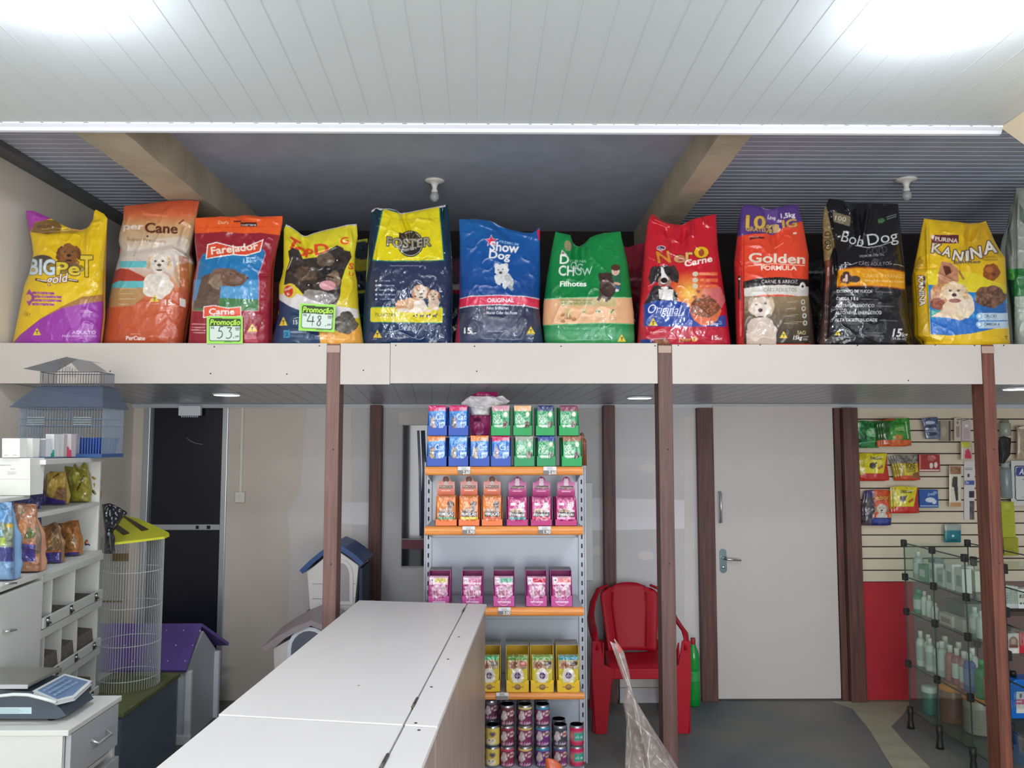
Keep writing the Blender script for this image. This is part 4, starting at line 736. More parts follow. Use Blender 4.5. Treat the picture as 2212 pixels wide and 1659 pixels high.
def p_gold(c):
    O = (216, 66, 38); c.rect(0, 100, 1200, 1700, O)
    c.poly([(130, 520), (200, 500), (330, 480), (440, 480), (500, 500), (600, 430), (700, 380), (820, 355), (820, 100), (130, 100)], (84, 56, 124)); c.poly([(400, 200), (560, 190), (540, 420), (440, 380)], (110, 84, 150), .6)
    c.text('10', 232, 422, 122, (206, 170, 76), w=200, bold=.05, rot=.05, out=(90, 60, 60), ow=5); c.text('%', 430, 470, 80, (206, 176, 90), w=66, rot=.1, bold=.03, out=(90, 50, 50), ow=4); c.text('GRATIS', 235, 455, 44, (200, 160, 70), w=200, bold=.05, rot=.05)
    c.text('Leve', 450, 335, 44, WH, w=80, rot=.2); c.text('1,5kg', 585, 330, 46, WH, w=145, rot=-.1, bold=.03); c.text('de', 545, 372, 36, WH, w=50); c.text('B', 515, 470, 70, (206, 160, 80), w=66, rot=-.2, bold=.05, out=WH, ow=3); c.text('IG', 600, 425, 76, (206, 160, 80), w=150, rot=-.1, bold=.05, out=(110, 60, 60), ow=4)
    c.poly([(272, 520), (330, 510), (418, 516), (418, 534), (340, 530), (275, 545)], (90, 34, 30)); c.rect(705, 470, 740, 490, (226, 206, 196)); c.line([(520, 632), (610, 575)], 8, (240, 140, 110))
    c.text('Golden', 262, 765, 92, (226, 206, 186), w=565, bold=.05, rot=.03, out=(180, 50, 30), ow=4); c.line([(258, 805), (500, 782), (828, 802)], 6, (246, 206, 176)); c.text('FORMULA', 388, 845, 44, (240, 222, 206), w=355, bold=.03)
    c.poly([(212, 960), (360, 925), (560, 915), (855, 940), (870, 1010), (560, 995), (215, 1025)], (34, 24, 24)); c.text('CARNE & ARROZ', 390, 978, 36, WH, w=362, bold=.0)
    c.poly([(215, 1028), (400, 1000), (600, 992), (870, 1012), (852, 1115), (600, 1088), (400, 1092), (215, 1118)], (206, 200, 190)); c.text('CÃES ADULTOS', 412, 1060, 38, (110, 112, 90), w=332, bold=-.005); c.ell(800, 1005, 30, 38, (226, 222, 214)); c.ell(800, 1008, 12, 14, (40, 30, 30))
    for i in range(14): c.rect(215, 1105+i*32, 1000, 1140+i*34, (138-i*7, 116-i*6, 84-i*4.6))
    for i, y in enumerate((1162, 1228, 1300, 1372)): c.ell(805+i*7, y, 22, 26, (196, 192, 180)); c.ell(805+i*7, y, 10, 12, (80, 66, 52)); c.lines(650-i*12, y-14, 130+i*20, 2, 16, (196, 184, 160), 5, .8)
    W_ = (206, 188, 170); c.ell(390, 1440, 150, 130, (196, 176, 160), tex=.06); c.rect(243, 1440, 540, 1600, (194, 172, 156), tex=.05); c.ell(300, 1200, 40, 90, (186, 164, 136), tex=.08); c.ell(480, 1200, 40, 90, (190, 168, 140), tex=.08); c.ell(385, 1215, 105, 105, W_, tex=.05); c.ell(380, 1275, 60, 50, (214, 198, 184)); c.ell(380, 1245, 24, 18, (70, 54, 50)); c.ell(340, 1190, 14, 9, (70, 56, 48)); c.ell(430, 1178, 14, 9, (70, 56, 48)); c.ell(380, 1310, 34, 8, (90, 66, 58))
    c.tri(612, 1522, 80, 68); c.text('SAO', 748, 1486, 36, (196, 180, 130), w=85, bold=.05); c.text('15kg', 706, 1536, 38, WH, w=88, shear=.2, bold=.03); c.lines(805, 1510, 60, 3, 14, WH, 6)
    c.poly([(100, 520), (200, 505), (190, 780), (222, 1110), (215, 1600), (100, 1600)], (180, 38, 36)); c.rect(160, 905, 185, 1140, (40, 22, 24)); c.rect(164, 925, 180, 945, WH); c.poly([(130, 510), (190, 506), (180, 220), (150, 440)], (66, 42, 104))
    c.poly([(860, 1100), (905, 1300), (925, 1600), (880, 1600)], (60, 40, 44), .8)
sack('dog_food_bag', 'orange-red dog food sack with a purple bonus flap and a sitting cream dog', 'pet food bag', [(140, 1560), (128, 1100), (116, 780), (150, 480), (168, 330), (190, 235), (232, 190)], [(752, 188), (770, 270), (800, 360), (862, 700), (860, 950), (862, 1100), (895, 1300), (920, 1560)],
     [(236, 192), (320, 200), (400, 212), (440, 236), (500, 244), (550, 222), (620, 204), (700, 194), (752, 190)], 1600, SB, p_gold, fr=C5, bg=(216, 66, 38), group='dog food sacks along the loft edge', folds=[(205, 500, 195, 1500, 12, -.02), (440, 240, 520, 620, 34, -.03), (270, 500, 430, 480, 16, .012), (130, 760, 200, 800, 12, -.014), (560, 440, 800, 370, 18, .01)], seed=91, wr=.0035, lean=.05)
def p_bob(c):
    c.rect(900, 50, 2000, 1700, (24, 22, 24)); c.poly([(980, 900), (1060, 800), (1080, 700), (1120, 600), (1080, 400), (1030, 180), (980, 240), (985, 700)], (136, 116, 76), tex=.1); c.poly([(1010, 760), (1070, 740), (1060, 1060), (1050, 1400), (1040, 1600), (940, 1600), (985, 1300)], (70, 48, 42), tex=.12); c.poly([(1020, 760), (1085, 740), (1070, 960), (1030, 1080)], (130, 70, 50), .8)
    c.text('GOLD', 1080, 650, 60, (60, 46, 24), w=190, rot=-1.57, bold=.02); c.text('100', 1118, 340, 56, (0, 0, 0), w=112, al=0)
    c.poly([(1100, 262), (1280, 312), (1272, 412), (1105, 362)], (120, 110, 86)); c.text('100', 1122, 345, 44, (220, 212, 186), w=110, rot=.16, bold=.0); c.lines(1140, 360, 110, 2, 12, (200, 190, 160), 4, .7)
    c.poly([(1550, 340), (1600, 325), (1625, 350), (1600, 375), (1555, 380)], (70, 110, 66)); c.line([(1635, 320), (1735, 290)], 10, (110, 116, 110)); c.line([(1640, 340), (1735, 310)], 10, (110, 116, 110))
    c.text('Bob', 1180, 555, 108, (196, 196, 192), w=225, bold=.0, rot=.28); c.text('Dog', 1455, 600, 112, (212, 212, 208), w=305, bold=.0, rot=-.16); c.line([(1320, 600), (1450, 622), (1560, 608), (1700, 560)], 6, (190, 190, 186)); c.text('GOLD', 1440, 700, 70, (84, 80, 84), w=210, rot=-.15, bold=-.01); c.text('PREMIUM ESPECIAL', 1370, 720, 22, (150, 146, 146), w=245, rot=-.08)
    c.line([(1165, 792), (1290, 790), (1350, 768)], 5, (196, 192, 190)); c.text('CÃES ADULTOS', 1360, 802, 34, (170, 164, 164), w=320, rot=.0, bold=.0, arc=-12); c.line([(1680, 785), (1740, 788), (1815, 812)], 5, (196, 192, 190))
    c.poly([(1150, 832), (1330, 812), (1500, 815), (1700, 832), (1822, 856), (1822, 1045), (1700, 1026), (1500, 1012), (1300, 1008), (1140, 1022)], (150, 70, 20)); c.poly([(1152, 845), (1330, 825), (1500, 828), (1700, 846), (1820, 870), (1820, 1032), (1700, 1014), (1500, 1000), (1300, 998), (1142, 1008)], (222, 150, 22))
    c.ell(1235, 930, 62, 50, (90, 50, 40), tex=.1); c.ell(1320, 935, 56, 34, (70, 58, 56)); c.ell(1235, 890, 38, 32, (80, 46, 38)); c.ell(1238, 915, 14, 30, (220, 200, 190)); c.ell(1225, 945, 26, 20, (216, 190, 176)); c.line([(1170, 970), (1230, 960)], 12, (150, 90, 60)); c.text('CARNE & FRANGO', 1405, 915, 36, (236, 190, 110), w=410, bold=.01, rot=.03); c.text('Carne y Pollo / Meat and Chicken', 1400, 955, 22, (240, 206, 150), w=410, rot=.04)
    for t_, y, x2 in (('EXTRATO DE YUCCA', 1072, 1498), ('ÔMEGA 3 E 6', 1144, 1355), ('ADITIVO PREBIÓTICO', 1214, 1515), ('ALTO NÍVEL ENERGÉTICO', 1284, 1586), ('ALTA DIGESTIBILIDADE', 1356, 1545)):
        x = 1140-(y-1072)*.07; c.text(t_, x, y, 30, (206, 204, 200), w=x2-x, bold=.035); c.lines(x, y+12, 330, 2, 12, (120, 118, 118), 5, .7)
        if 'NÍVEL' not in t_: c.line([(x2+20, y-12), (x2+200, y-4)], 10, (110, 108, 110), .8)
    c.tri(1150, 1494, 64, 50); c.text('15', 1692, 1508, 78, (222, 218, 216), w=90, shear=.2, bold=.04); c.text('kg', 1788, 1510, 44, (216, 212, 210), w=56, shear=.2); c.text('(33,06 oz)', 1684, 1540, 24, (200, 196, 190), w=150); c.lines(1400, 1470, 220, 4, 14, (140, 138, 140), 5, .7)
sack('dog_food_bag', 'tall glossy black dog food sack with a gold side and an amber band', 'pet food bag', [(955, 1560), (990, 1300), (1022, 900), (1000, 600), (1000, 350), (1015, 235), (1066, 132)], [(1752, 185), (1775, 400), (1795, 600), (1828, 900), (1858, 1300), (1905, 1560)],
     [(1070, 134), (1140, 140), (1200, 150), (1290, 172), (1380, 178), (1470, 176), (1560, 180), (1660, 182), (1752, 188)], 1600, SB, p_bob, fr=C5, bg=(24, 22, 24), group='dog food sacks along the loft edge', folds=[(1080, 250, 1150, 1000, 18, -.025), (1460, 180, 1400, 560, 22, .035), (1340, 230, 1360, 500, 34, -.03), (1200, 170, 1290, 280, 20, .02), (1070, 750, 1040, 1500, 16, -.02)], seed=101, m=PSHINE, wr=.005, lean=.06)
def p_kan(c):
    Yl = (224, 182, 24); c.rect(0, 250, 1400, 1700, Yl); c.poly([(200, 820), (300, 830), (700, 860), (820, 880), (1010, 960), (1130, 1000), (1130, 1060), (740, 1068), (350, 990), (250, 1000)], (226, 204, 40)); c.poly([(700, 380), (920, 380), (1080, 700), (1000, 760), (760, 740), (700, 560)], (196, 148, 26), .6)
    c.poly([(196, 850), (240, 640), (305, 330), (330, 820), (345, 1000), (370, 1500), (300, 1560), (230, 1510), (225, 1100)], (206, 164, 22)); c.poly([(200, 830), (260, 700), (300, 760), (230, 870)], (140, 106, 20), .7)
    c.poly([(345, 990), (440, 1000), (760, 1065), (1130, 1080), (1145, 1400), (1000, 1430), (760, 1480), (560, 1496), (370, 1484)], (34, 126, 190)); c.poly([(370, 1340), (700, 1320), (900, 1340), (1140, 1400), (1000, 1430), (760, 1480), (560, 1496), (370, 1484)], (36, 104, 182)); c.poly([(360, 1240), (520, 1250), (500, 1310), (370, 1320)], (70, 160, 146))
    c.rect(380, 495, 650, 578, (96, 40, 52)); c.text('PURINA', 412, 552, 40, (236, 222, 200), w=230, rot=.1, bold=.03); c.poly([(375, 495), (412, 500), (395, 545), (372, 520)], (220, 200, 190))
    for t_, x, y, r_, h, w_ in (('K', 375, 668, .12, 92, 105), ('A', 478, 692, .3, 92, 90), ('N', 585, 742, .2, 100, 100), ('I', 718, 752, .0, 100, 34), ('N', 775, 735, -.15, 112, 112), ('A', 900, 690, -.18, 122, 140)): c.text(t_, x, y, h, (232, 222, 206), w=w_, rot=r_, bold=.05, out=(74, 52, 44), ow=9)
    c.text('filhotes', 598, 785, 30, (100, 80, 76), w=270, rot=-.04, bold=.04); c.lines(890, 710, 170, 2, 28, (150, 120, 30), 10); c.text('NOVA', 815, 552, 26, (200, 150, 30), w=95, rot=-.2)
    c.ell(975, 865, 86, 84, (150, 78, 28), tex=.1); c.ell(955, 840, 40, 30, (184, 110, 50)); c.ell(1000, 890, 20, 14, (100, 46, 20))
    W_ = (222, 196, 160); c.poly([(480, 760), (560, 770), (640, 830), (650, 960), (440, 1000), (450, 860)], (186, 128, 96), tex=.08); c.poly([(490, 800), (560, 810), (580, 870), (520, 900)], (90, 44, 30)); c.line([(650, 850), (700, 940)], 22, (176, 110, 60)); c.ell(460, 1110, 100, 130, (196, 136, 90), tex=.1); c.ell(440, 1180, 74, 60, (140, 66, 40), tex=.1)
    c.ell(640, 1240, 160, 100, W_, tex=.05); c.poly([(370, 1310), (520, 1225), (620, 1260), (560, 1320)], (226, 196, 168)); c.ell(720, 1200, 90, 120, (228, 208, 180), tex=.05); dog(c, 605, 1070, 118, W_, (206, 172, 126), ear=(214, 180, 136), nose=(58, 44, 40), muzzle=(230, 210, 180)); c.ell(610, 1150, 60, 22, (150, 90, 80))
    c.poly([(800, 1150), (1130, 1180), (1140, 1280), (1050, 1300), (850, 1300), (810, 1250)], (36, 100, 168)); c.ell(965, 1110, 155, 110, (112, 78, 58), tex=.35)
    for y, t_ in ((1305, 'CÁLCIO'), (1386, 'ÔMEGA 6')): c.rect(850, y-30, 1140, y+40, (196, 214, 226)); c.ell(855, y, 32, 32, (150, 190, 214)); c.ell(855, y, 16, 18, (230, 236, 240)); c.text(t_, 900, y+12, 28, (60, 90, 120), w=130 if y < 1350 else 158); c.lines(900, y+24, 200, 1, 8, (120, 140, 160), 5)
    c.text('15kg', 385, 1538, 30, (240, 220, 120), w=95, bold=.03); c.text('T', 1110, 1535, 34, (60, 50, 20), w=28); c.text('KANINA', 246, 905, 56, (232, 222, 206), w=300, rot=1.53, bold=.05, out=(80, 56, 40), ow=6); c.line([(306, 905), (306, 1010)], 22, (70, 46, 40))
    for i in range(5): c.line([(240+i*20, 1290), (250+i*20, 1480)], 8, (170, 136, 30), .8)
sack('dog_food_bag', 'yellow dog food sack with a blue band, white puppy and brown kibble ball', 'pet food bag', [(300, 1560), (232, 1500), (222, 1100), (198, 850), (240, 640), (270, 480), (306, 326)], [(920, 356), (1010, 560), (1060, 650), (1112, 720), (1126, 1000), (1140, 1300), (1162, 1560)],
     [(308, 332), (420, 345), (500, 356), (640, 364), (770, 386), (850, 376), (922, 358)], 1600, SB, p_kan, fr=C6, bg=(224, 182, 24), group='dog food sacks along the loft edge', folds=[(330, 350, 345, 900, 16, .02), (215, 830, 420, 820, 18, -.016), (370, 520, 480, 700, 26, -.02), (760, 390, 740, 700, 34, -.024), (860, 390, 830, 560, 24, .012), (345, 900, 370, 1500, 14, .012), (440, 880, 640, 980, 16, .012)], seed=111, m=PGLOSS, wr=.0045, lean=.04)
def p_grey(c):
    c.rect(1000, 0, 2000, 1700, (150, 154, 142)); c.poly([(1200, 0), (1600, 0), (1600, 900), (1215, 830)], (164, 168, 158), tex=.03); c.rect(1130, 830, 1600, 1110, (40, 116, 52)); c.rect(1130, 830, 1205, 940, (84, 160, 70)); c.poly([(1130, 940), (1205, 940), (1205, 1560), (1180, 1560)], (30, 70, 46)); c.rect(1210, 1108, 1600, 1600, (176, 184, 170))
    for i in range(5): c.line([(1150+i*9, 560-i*30), (1190-i*5, 620-i*26)], 8, (116, 122, 108))
    c.poly([(1250, 180), (1300, 250), (1310, 400), (1260, 340)], (70, 96, 76), .6); c.lines(1240, 1180, 60, 3, 40, (140, 150, 136), 10)
sack('dog_food_bag', 'pale grey-green sack with a green band at the far right of the loft', 'pet food bag', [(1190, 1560), (1160, 1200), (1128, 950), (1112, 620), (1180, 300), (1222, 30)], [(1580, 60), (1600, 600), (1620, 1560)],
     [(1222, 30), (1300, 22), (1400, 40), (1500, 30), (1580, 60)], 1600, SB+.2, p_grey, fr=C6, bg=(150, 154, 142), group='dog food sacks along the loft edge', folds=[(1210, 200, 1215, 900, 14, -.03), (1150, 400, 1200, 700, 20, .02), (1250, 100, 1230, 400, 20, .03)], seed=121, lean=.03)
# second row, glimpsed in the gaps
def back_sack(label, x0, x1, y0, cols, Y=4.8, gl=PGLOSS, seed=5, mark=None, top=None):
    def p(c):
        n = len(cols)
        for i, (yy, cc) in enumerate(cols): c.rect(x0-20, yy, x1+20, 900, cc)
        if mark: mark(c)
    tp = top or [(x0, y0+8), (x0+(x1-x0)*.3, y0+3), (x0+(x1-x0)*.6, y0+10), (x1, y0)]
    sack('dog_food_bag', label, 'pet food bag', [(x0-12, 760), (x0-6, 650), (x0, y0)], [(x1, y0), (x1+6, 650), (x1+12, 760)], tp, 752, Y, p, bg=cols[0][1], step=3.0, seed=seed, m=gl, wr=.006, group='second row of sacks on the loft', T=.09)
back_sack('dark navy sack edged in yellow, half hidden behind the black dog head sack', 640, 794, 515, [(500, (200, 196, 60)), (522, (20, 40, 50)), (560, (190, 180, 40)), (585, (24, 40, 56)), (628, (190, 186, 60)), (634, (22, 44, 60)), (680, (40, 120, 90)), (684, (24, 42, 60))], seed=201, gl=PSHINE)
back_sack('dark red and navy sack glimpsed left of the blue sack', 900, 1040, 548, [(540, (44, 44, 52)), (562, (90, 30, 48)), (600, (60, 40, 50)), (615, (200, 196, 196)), (626, (170, 36, 56)), (634, (30, 50, 74))], seed=202, gl=PSHINE)
back_sack('crimson sack glimpsed between the green sack and the bright red sack', 1300, 1392, 524, [(515, (150, 26, 52)), (585, (130, 24, 44)), (600, (196, 100, 110)), (606, (120, 20, 40)), (650, (80, 20, 36))], seed=203, gl=PSHINE)
back_sack('black sack with white glints behind the orange-red sack', 1690, 1790, 556, [(545, (30, 28, 30)), (580, (22, 22, 24)), (586, (150, 150, 150)), (590, (24, 22, 24)), (640, (40, 38, 40))], seed=204, gl=PSHINE)
back_sack('gold and brown sack between the black sack and the yellow puppy sack', 1900, 1990, 610, [(600, (96, 70, 22)), (660, (150, 112, 24)), (715, (110, 80, 20))], seed=205)
back_sack('maroon sack between the red pointer sack and the black dog head sack', 556, 626, 600, [(590, (90, 24, 30)), (640, (110, 24, 36)), (700, (24, 44, 70))], seed=206)
# promotion cards
def promo(price, cents, sub):
    def p(c):
        c.rect(0, 0, 380, 290, (150, 214, 76)); c.poly([(28, 34), (40, 22), (350, 26), (358, 40), (356, 258), (340, 268), (40, 262), (26, 248)], (34, 56, 22)); c.poly([(34, 104), (350, 106), (348, 248), (336, 258), (44, 254), (34, 244)], (206, 220, 208))
        c.text('Promoção', 34, 92, 58, (190, 236, 70), w=318, bold=.05, shear=.15); K = (40, 44, 44)
        if price == '53':
            c.line([(178, 112), (140, 112), (126, 160), (150, 156), (168, 178), (160, 214), (136, 232), (110, 226)], 9, K); c.line([(215, 122), (262, 122), (238, 160), (262, 178), (258, 214), (232, 236), (202, 228)], 9, K)
        else:
            c.line([(118, 112), (84, 188), (164, 188)], 9, K); c.line([(146, 130), (142, 236)], 9, K); c.line([(214, 124), (196, 142), (218, 170), (232, 204), (214, 232), (190, 216), (206, 180), (232, 150), (228, 128), (214, 124)], 9, K)
        c.ell(282, 226, 5, 5, K); c.text('R$', 44, 132, 22, K, w=34); c.text('00', 300, 140, 22, K, w=44); c.line([(308, 148), (340, 148)], 3, K); c.text(sub, 302, 226, 20, K, w=42, rot=-.15); c.lines(180, 272, 90, 1, 6, (60, 90, 40), 4)
    return p
panel('price_card', 0, 0, 380, 290, 4.19, promo('53', '00', '15k'), None, 'green promotion card priced 53 on the dark red sack', 'price card', 'promotion cards', fr=(446.5, 683, .2049), m=PMATT, th=.002)
panel('price_card', 0, 0, 380, 290, 4.17, promo('48', '00', '15k'), None, 'green promotion card priced 48 on the yellow black dog sack', 'price card', 'promotion cards', fr=(646, 656.5, .2049), rot=.045, m=PMATT, th=.002)
# ================================================= pouch rack (gondola) and what stands on it
YS = 4.30; YBK = 4.68
def zpx(y, Y=YS): return at(1106, y, Y)[2]
gx0, gx1 = at(917, 1200, YS)[0], at(1260, 1200, YS)[0]
ux0, ux1 = at(917, 1300, YBK)[0]-.0, at(1265, 1300, YBK)[0]
g = thing('display_rack', ((gx0+gx1)/2, YBK, 0), 'white metal display rack with four wooden-fronted shelves of pet pouches', 'shelf rack')
ztopr = at(1255, 998, YBK)[2]
M_slot = mat('slot_dark', (30, 32, 38), .8)
for a, b in ((ux0, ux0+.04), (ux1-.04, ux1)):
    B('upright', M_whitem, g, a, b, YBK, YBK+.05, 0, ztopr, bevel=.003)
    B('upright_lip', M_whitem, g, (a-.004 if a == ux0 else b-.003), (a+.003 if a == ux0 else b+.004), YBK-.012, YBK, 0, ztopr)
    f = None; zz = .2
    while zz < ztopr-.03:
        xm = (a+b)/2
        if f is None: f = B('slot', M_slot, g, xm-.004, xm+.004, YBK-.0012, YBK-.0002, zz, zz+.026); z0_ = zz
        else: o = f.copy(); COL.objects.link(o); o.location.z += zz-z0_
        zz += .0535
B('back_panel', mat('rack_panel', (178, 184, 194), .22), g, ux0+.04, ux1-.04, YBK+.012, YBK+.02, .10, ztopr-.02)
for y in (1158, 1335, 1512): 
    z_ = at(1106, y+4, YBK)[2]; B('panel_seam', mat('seam_grey', (150, 154, 164), .5), g, ux0+.04, ux1-.04, YBK+.010, YBK+.012, z_, z_+.003)
M_pine = mat('pine_front', (226, 150, 76), .38, nscale=5, col2=(204, 124, 56), stretch=(1, 1, 22), bump=.05, bscale=20)
shelf_z = {}
for i, (yt, yb_) in enumerate(((1008, 1026.5), (1137, 1156), (1312, 1331), (1497, 1512))):
    zt, zb = zpx(yt), zpx(yb_); shelf_z[i] = zt
    s_ = B('shelf', M_whitem, g, gx0+.006, gx1-.006, YS+.012, YBK-.002, zt-.03, zt-.004, bevel=.002)
    mb = MB(); r = (zt-zb)/2; pr = [(YS+.012, zt)]+[(YS+.004-r*.55*math.sin(a), (zt+zb)/2+r*math.cos(a)) for a in [k*math.pi/6 for k in range(7)]]+[(YS+.012, zb)]
    mb.prism(pr, 0, gx0, gx1); mb.build('wooden_front', M_pine, g, bevel=.001)
    for a in (gx0+.002, gx1-.005):
        MB().prism([(YS+.03, zt-.006), (YBK-.001, zt-.006), (YBK-.001, zt-.10), (YBK-.03, zt-.10), (YS+.06, zt-.04)], 0, a, a+.003).build('bracket', M_whitem, g)
B('base_shelf', M_whitem, g, gx0, gx1, YS-.04, YBK-.002, 0.0, .12, bevel=.003)
# price tickets
def tag_(x0, x1, y0, y1, price, lb):
    def p(c):
        c.rect(0, 0, 130, 85, (222, 220, 218)); c.rect(0, 38, 130, 85, (122, 118, 116)); c.lines(35, 8, 70, 3, 10, (90, 90, 90), 4); c.text(price, 52, 76, 34, (232, 232, 230), w=74, bold=.02)
    k = (x1-x0)/130.0
    panel('price_ticket', 0, 0, 130, 80, YS-.016, p, None, lb, 'price tag', 'shelf price tickets', fr=(x0, y0, k), th=.001, step=.7, ss=2.5)
tag_(989, 1016, 1008, 1025, '2.60', 'price ticket 2.60 under the blue cat pouch boxes'); tag_(1174, 1202, 1008, 1025, '2.60', 'price ticket 2.60 under the green pouch boxes')
tag_(999, 1026, 1137, 1154, '1.90', 'price ticket 1.90 below the orange pouch boxes'); tag_(1163, 1190, 1137, 1154, '1.90', 'price ticket 1.90 below the magenta pouch boxes')
tag_(1076, 1103, 1312, 1329, '3.00', 'price ticket 3.00 under the pink cat pouch boxes'); tag_(1072, 1098, 1496, 1512, '', 'price ticket at the lowest wooden shelf front')

def carton(root, x0, x1, z0, H, lip, Y, D, m, mtop=None, full=False):
    """open-fronted shelf box: low notched front, sloping cheeks, back and base"""
    t = .002; mb = MB(); w_ = x1-x0
    mb.box(x0, x1, Y, Y+D, z0, z0+t); mb.box(x0, x1, Y+D-t, Y+D, z0, z0+H)
    n = lip; mb.prism([(x0, z0), (x1, z0), (x1, z0+n*1.12), (x1-w_*.14, z0+n*1.12), (x1-w_*.22, z0+n*.86), (x0+w_*.22, z0+n*.86), (x0+w_*.14, z0+n*1.12), (x0, z0+n*1.12)], 1, Y, Y+t)
    for a in (x0, x1-t): mb.prism([(Y, z0), (Y+D, z0), (Y+D, z0+H), (Y+D*.34, z0+H), (Y+.012, z0+lip*1.3), (Y, z0+lip*1.1)], 0, a, a+t)
    if mtop is not None: mb.m = 1; mb.box(x0, x1, Y+D*.4, Y+D, z0+H-.001, z0+H+.0015)
    return mb.build('box_tray', [m, mtop] if mtop is not None else m, root)
def pouchbox(label, x0, x1, yt, yb, boxcol, paint, group, lipf=.30, Yf=None, D=.17, H=None, z0=None, boxprint=None, header=None, gtop=None, npack=3, pin=.06, ptop=None):
    Yf = Yf or YS+.015
    a, b = at(x0, yb, Yf), at(x1, yb, Yf); z0 = a[2] if z0 is None else z0; zt = at(x0, yt, Yf+.012)[2]
    t = thing('pouch_box', ((a[0]+b[0])/2, Yf+D/2, z0), label, 'pouch box', group)
    Hh = (zt-z0) if H is None else H
    mt = mat('card_%d_%d_%d' % boxcol, boxcol, .5)
    carton(t, a[0], b[0], z0, Hh*.96, (zt-z0)*lipf, Yf, D, mt, gtop)
    w_ = x1-x0; ix0, ix1 = x0+w_*pin, x1-w_*pin; pt = yt if ptop is None else ptop
    f = panel('pouch', 0, 0, 100, 130, Yf+.012, paint, t, fr=(ix0, pt, (ix1-ix0)/100.0), bulge=.007, wr=.0022, m=PSHINE, th=.006, step=.9, seed=int(x0), ss=2.2)
    # clip the pouch height to the box by scaling its frame
    me = f.data; zz = [v.co.z for v in me.vertices]; lo, hi = min(zz), max(zz); off = LOC[t.name]
    tl, th_ = z0+.004-off.z, at(x0, pt, Yf+.012)[2]-off.z; sc_ = (th_-tl)/(hi-lo)
    me.transform(Matrix.Translation((0, 0, tl)) @ Matrix.Diagonal((1, 1, sc_, 1)) @ Matrix.Translation((0, 0, -lo)))
    for k in range(1, npack):
        o = f.copy(); COL.objects.link(o); o.location = (random.uniform(-.001, .001), .017*k, random.uniform(0, .002))
    if boxprint: panel('box_print', 0, 0, 100, 40, Yf-.0006, boxprint, t, fr=(x0+w_*.04, yb-(yb-yt)*lipf*.82, w_*.92/100), m=PMATT, th=.0004, step=.8, bg=boxcol)
    if header:
        hy0, hp = header; panel_shape(t, x0+w_*.10, hy0, x1-w_*.10, pt+4, Yf+D*.55, hp)
    return t
def panel_shape(parent, x0, y0, x1, y1, Y, paint):
    k = (x1-x0)/100.0; H_ = (y1-y0)/k
    L = [(0, H_), (0, 34), (0, 30)]; R_ = [(100, H_), (100, 34), (100, 30)]
    sack('header_card', '', '', [(0, H_), (0, 0)], [(100, H_), (100, 0)], [(0, 34), (20, 32), (26, 22), (34, 8), (44, 1), (56, 1), (66, 8), (74, 22), (80, 32), (100, 34)], H_, Y, paint, T=.0005, backT=.001, fr=(x0, y0, k), wr=0, m=PMATT, parent=parent, as_part=True, step=.8, ss=2.4)
def cat_paint(band, fur, sparkle=1):
    def p(c):
        c.rect(-5, -5, 110, 150, (28, 108, 190)); c.rect(-5, -5, 110, 26, band); c.poly([(0, 26), (100, 20), (100, 30), (0, 34)], (60, 150, 214), .8); c.rect(56, 8, 96, 22, (226, 220, 220), .6)
        c.text('CHOW', 44, 40, 9, (206, 222, 236), w=34); c.text('Cat', 42, 62, 24, (220, 230, 240), w=50, bold=.0)
        c.ell(24, 96, 17, 30, fur, tex=.25); c.ell(26, 66, 14, 13, fur, tex=.2); c.poly([(14, 60), (16, 44), (26, 56)], fur); c.poly([(28, 54), (38, 46), (38, 62)], fur); c.ell(30, 74, 6, 5, (226, 216, 210)); c.ell(22, 66, 2, 2, (20, 20, 20)); c.ell(31, 66, 2, 2, (20, 20, 20)); c.ell(18, 112, 14, 12, (206, 190, 176), tex=.2)
        c.poly([(58, 74), (94, 70), (92, 100), (84, 116), (66, 112)], (186, 210, 232)); c.poly([(64, 82), (88, 78), (84, 102), (70, 104)], (110, 140, 190)); c.line([(50, 112), (70, 104), (96, 110)], 3, (236, 242, 250)); c.line([(60, 40), (74, 100)], 2, (220, 234, 248), .5)
        c.rect(0, 116, 100, 150, (30, 92, 170))
    return p
def dc_paint(band, dcol, band2=None, light=0):
    def p(c):
        c.rect(-5, -5, 110, 150, (28, 144, 84)); c.rect(-5, -5, 110, 24, band)
        if light: c.poly([(0, 0), (100, 0), (96, 70), (20, 60)], (186, 206, 196), .45)
        c.ell(78, 38, 11, 11, (226, 216, 190)); c.text('DOG', 10, 58, 17, (222, 230, 214), w=38, bold=.02); c.text('CHOW', 8, 80, 19, (222, 230, 214), w=56, bold=.02, arc=-3); c.rect(10, 86, 62, 94, (196, 214, 196)); c.line([(20, 30), (40, 44), (70, 90)], 2.5, (214, 232, 220), .6)
        c.ell(78, 96, 16, 22, dcol, tex=.2); c.ell(78, 80, 13, 12, dcol, tex=.2); c.ell(66, 82, 4, 9, tuple(x*.7 for x in dcol)); c.ell(90, 82, 4, 9, tuple(x*.7 for x in dcol)); c.ell(77, 84, 3, 2.5, (20, 18, 18)); c.poly([(10, 104), (70, 100), (84, 112), (60, 122), (16, 120)], band2 or band, .8)
    return p
PK = (196, 36, 96); OR = (220, 130, 60)
Bl = (38, 78, 168); Gr = (16, 150, 76)
GR1 = 'pouch boxes on the top shelf'; g1 = lambda z: z
blue = [(923, 966, PK, (150, 130, 126), 'blue cat pouch box with pink band, outermost on the left of the upper tier'), (968, 1012, PK, (96, 84, 84), 'blue cat pouch box with pink band beside the pink wrapped bag')]
zt1 = None
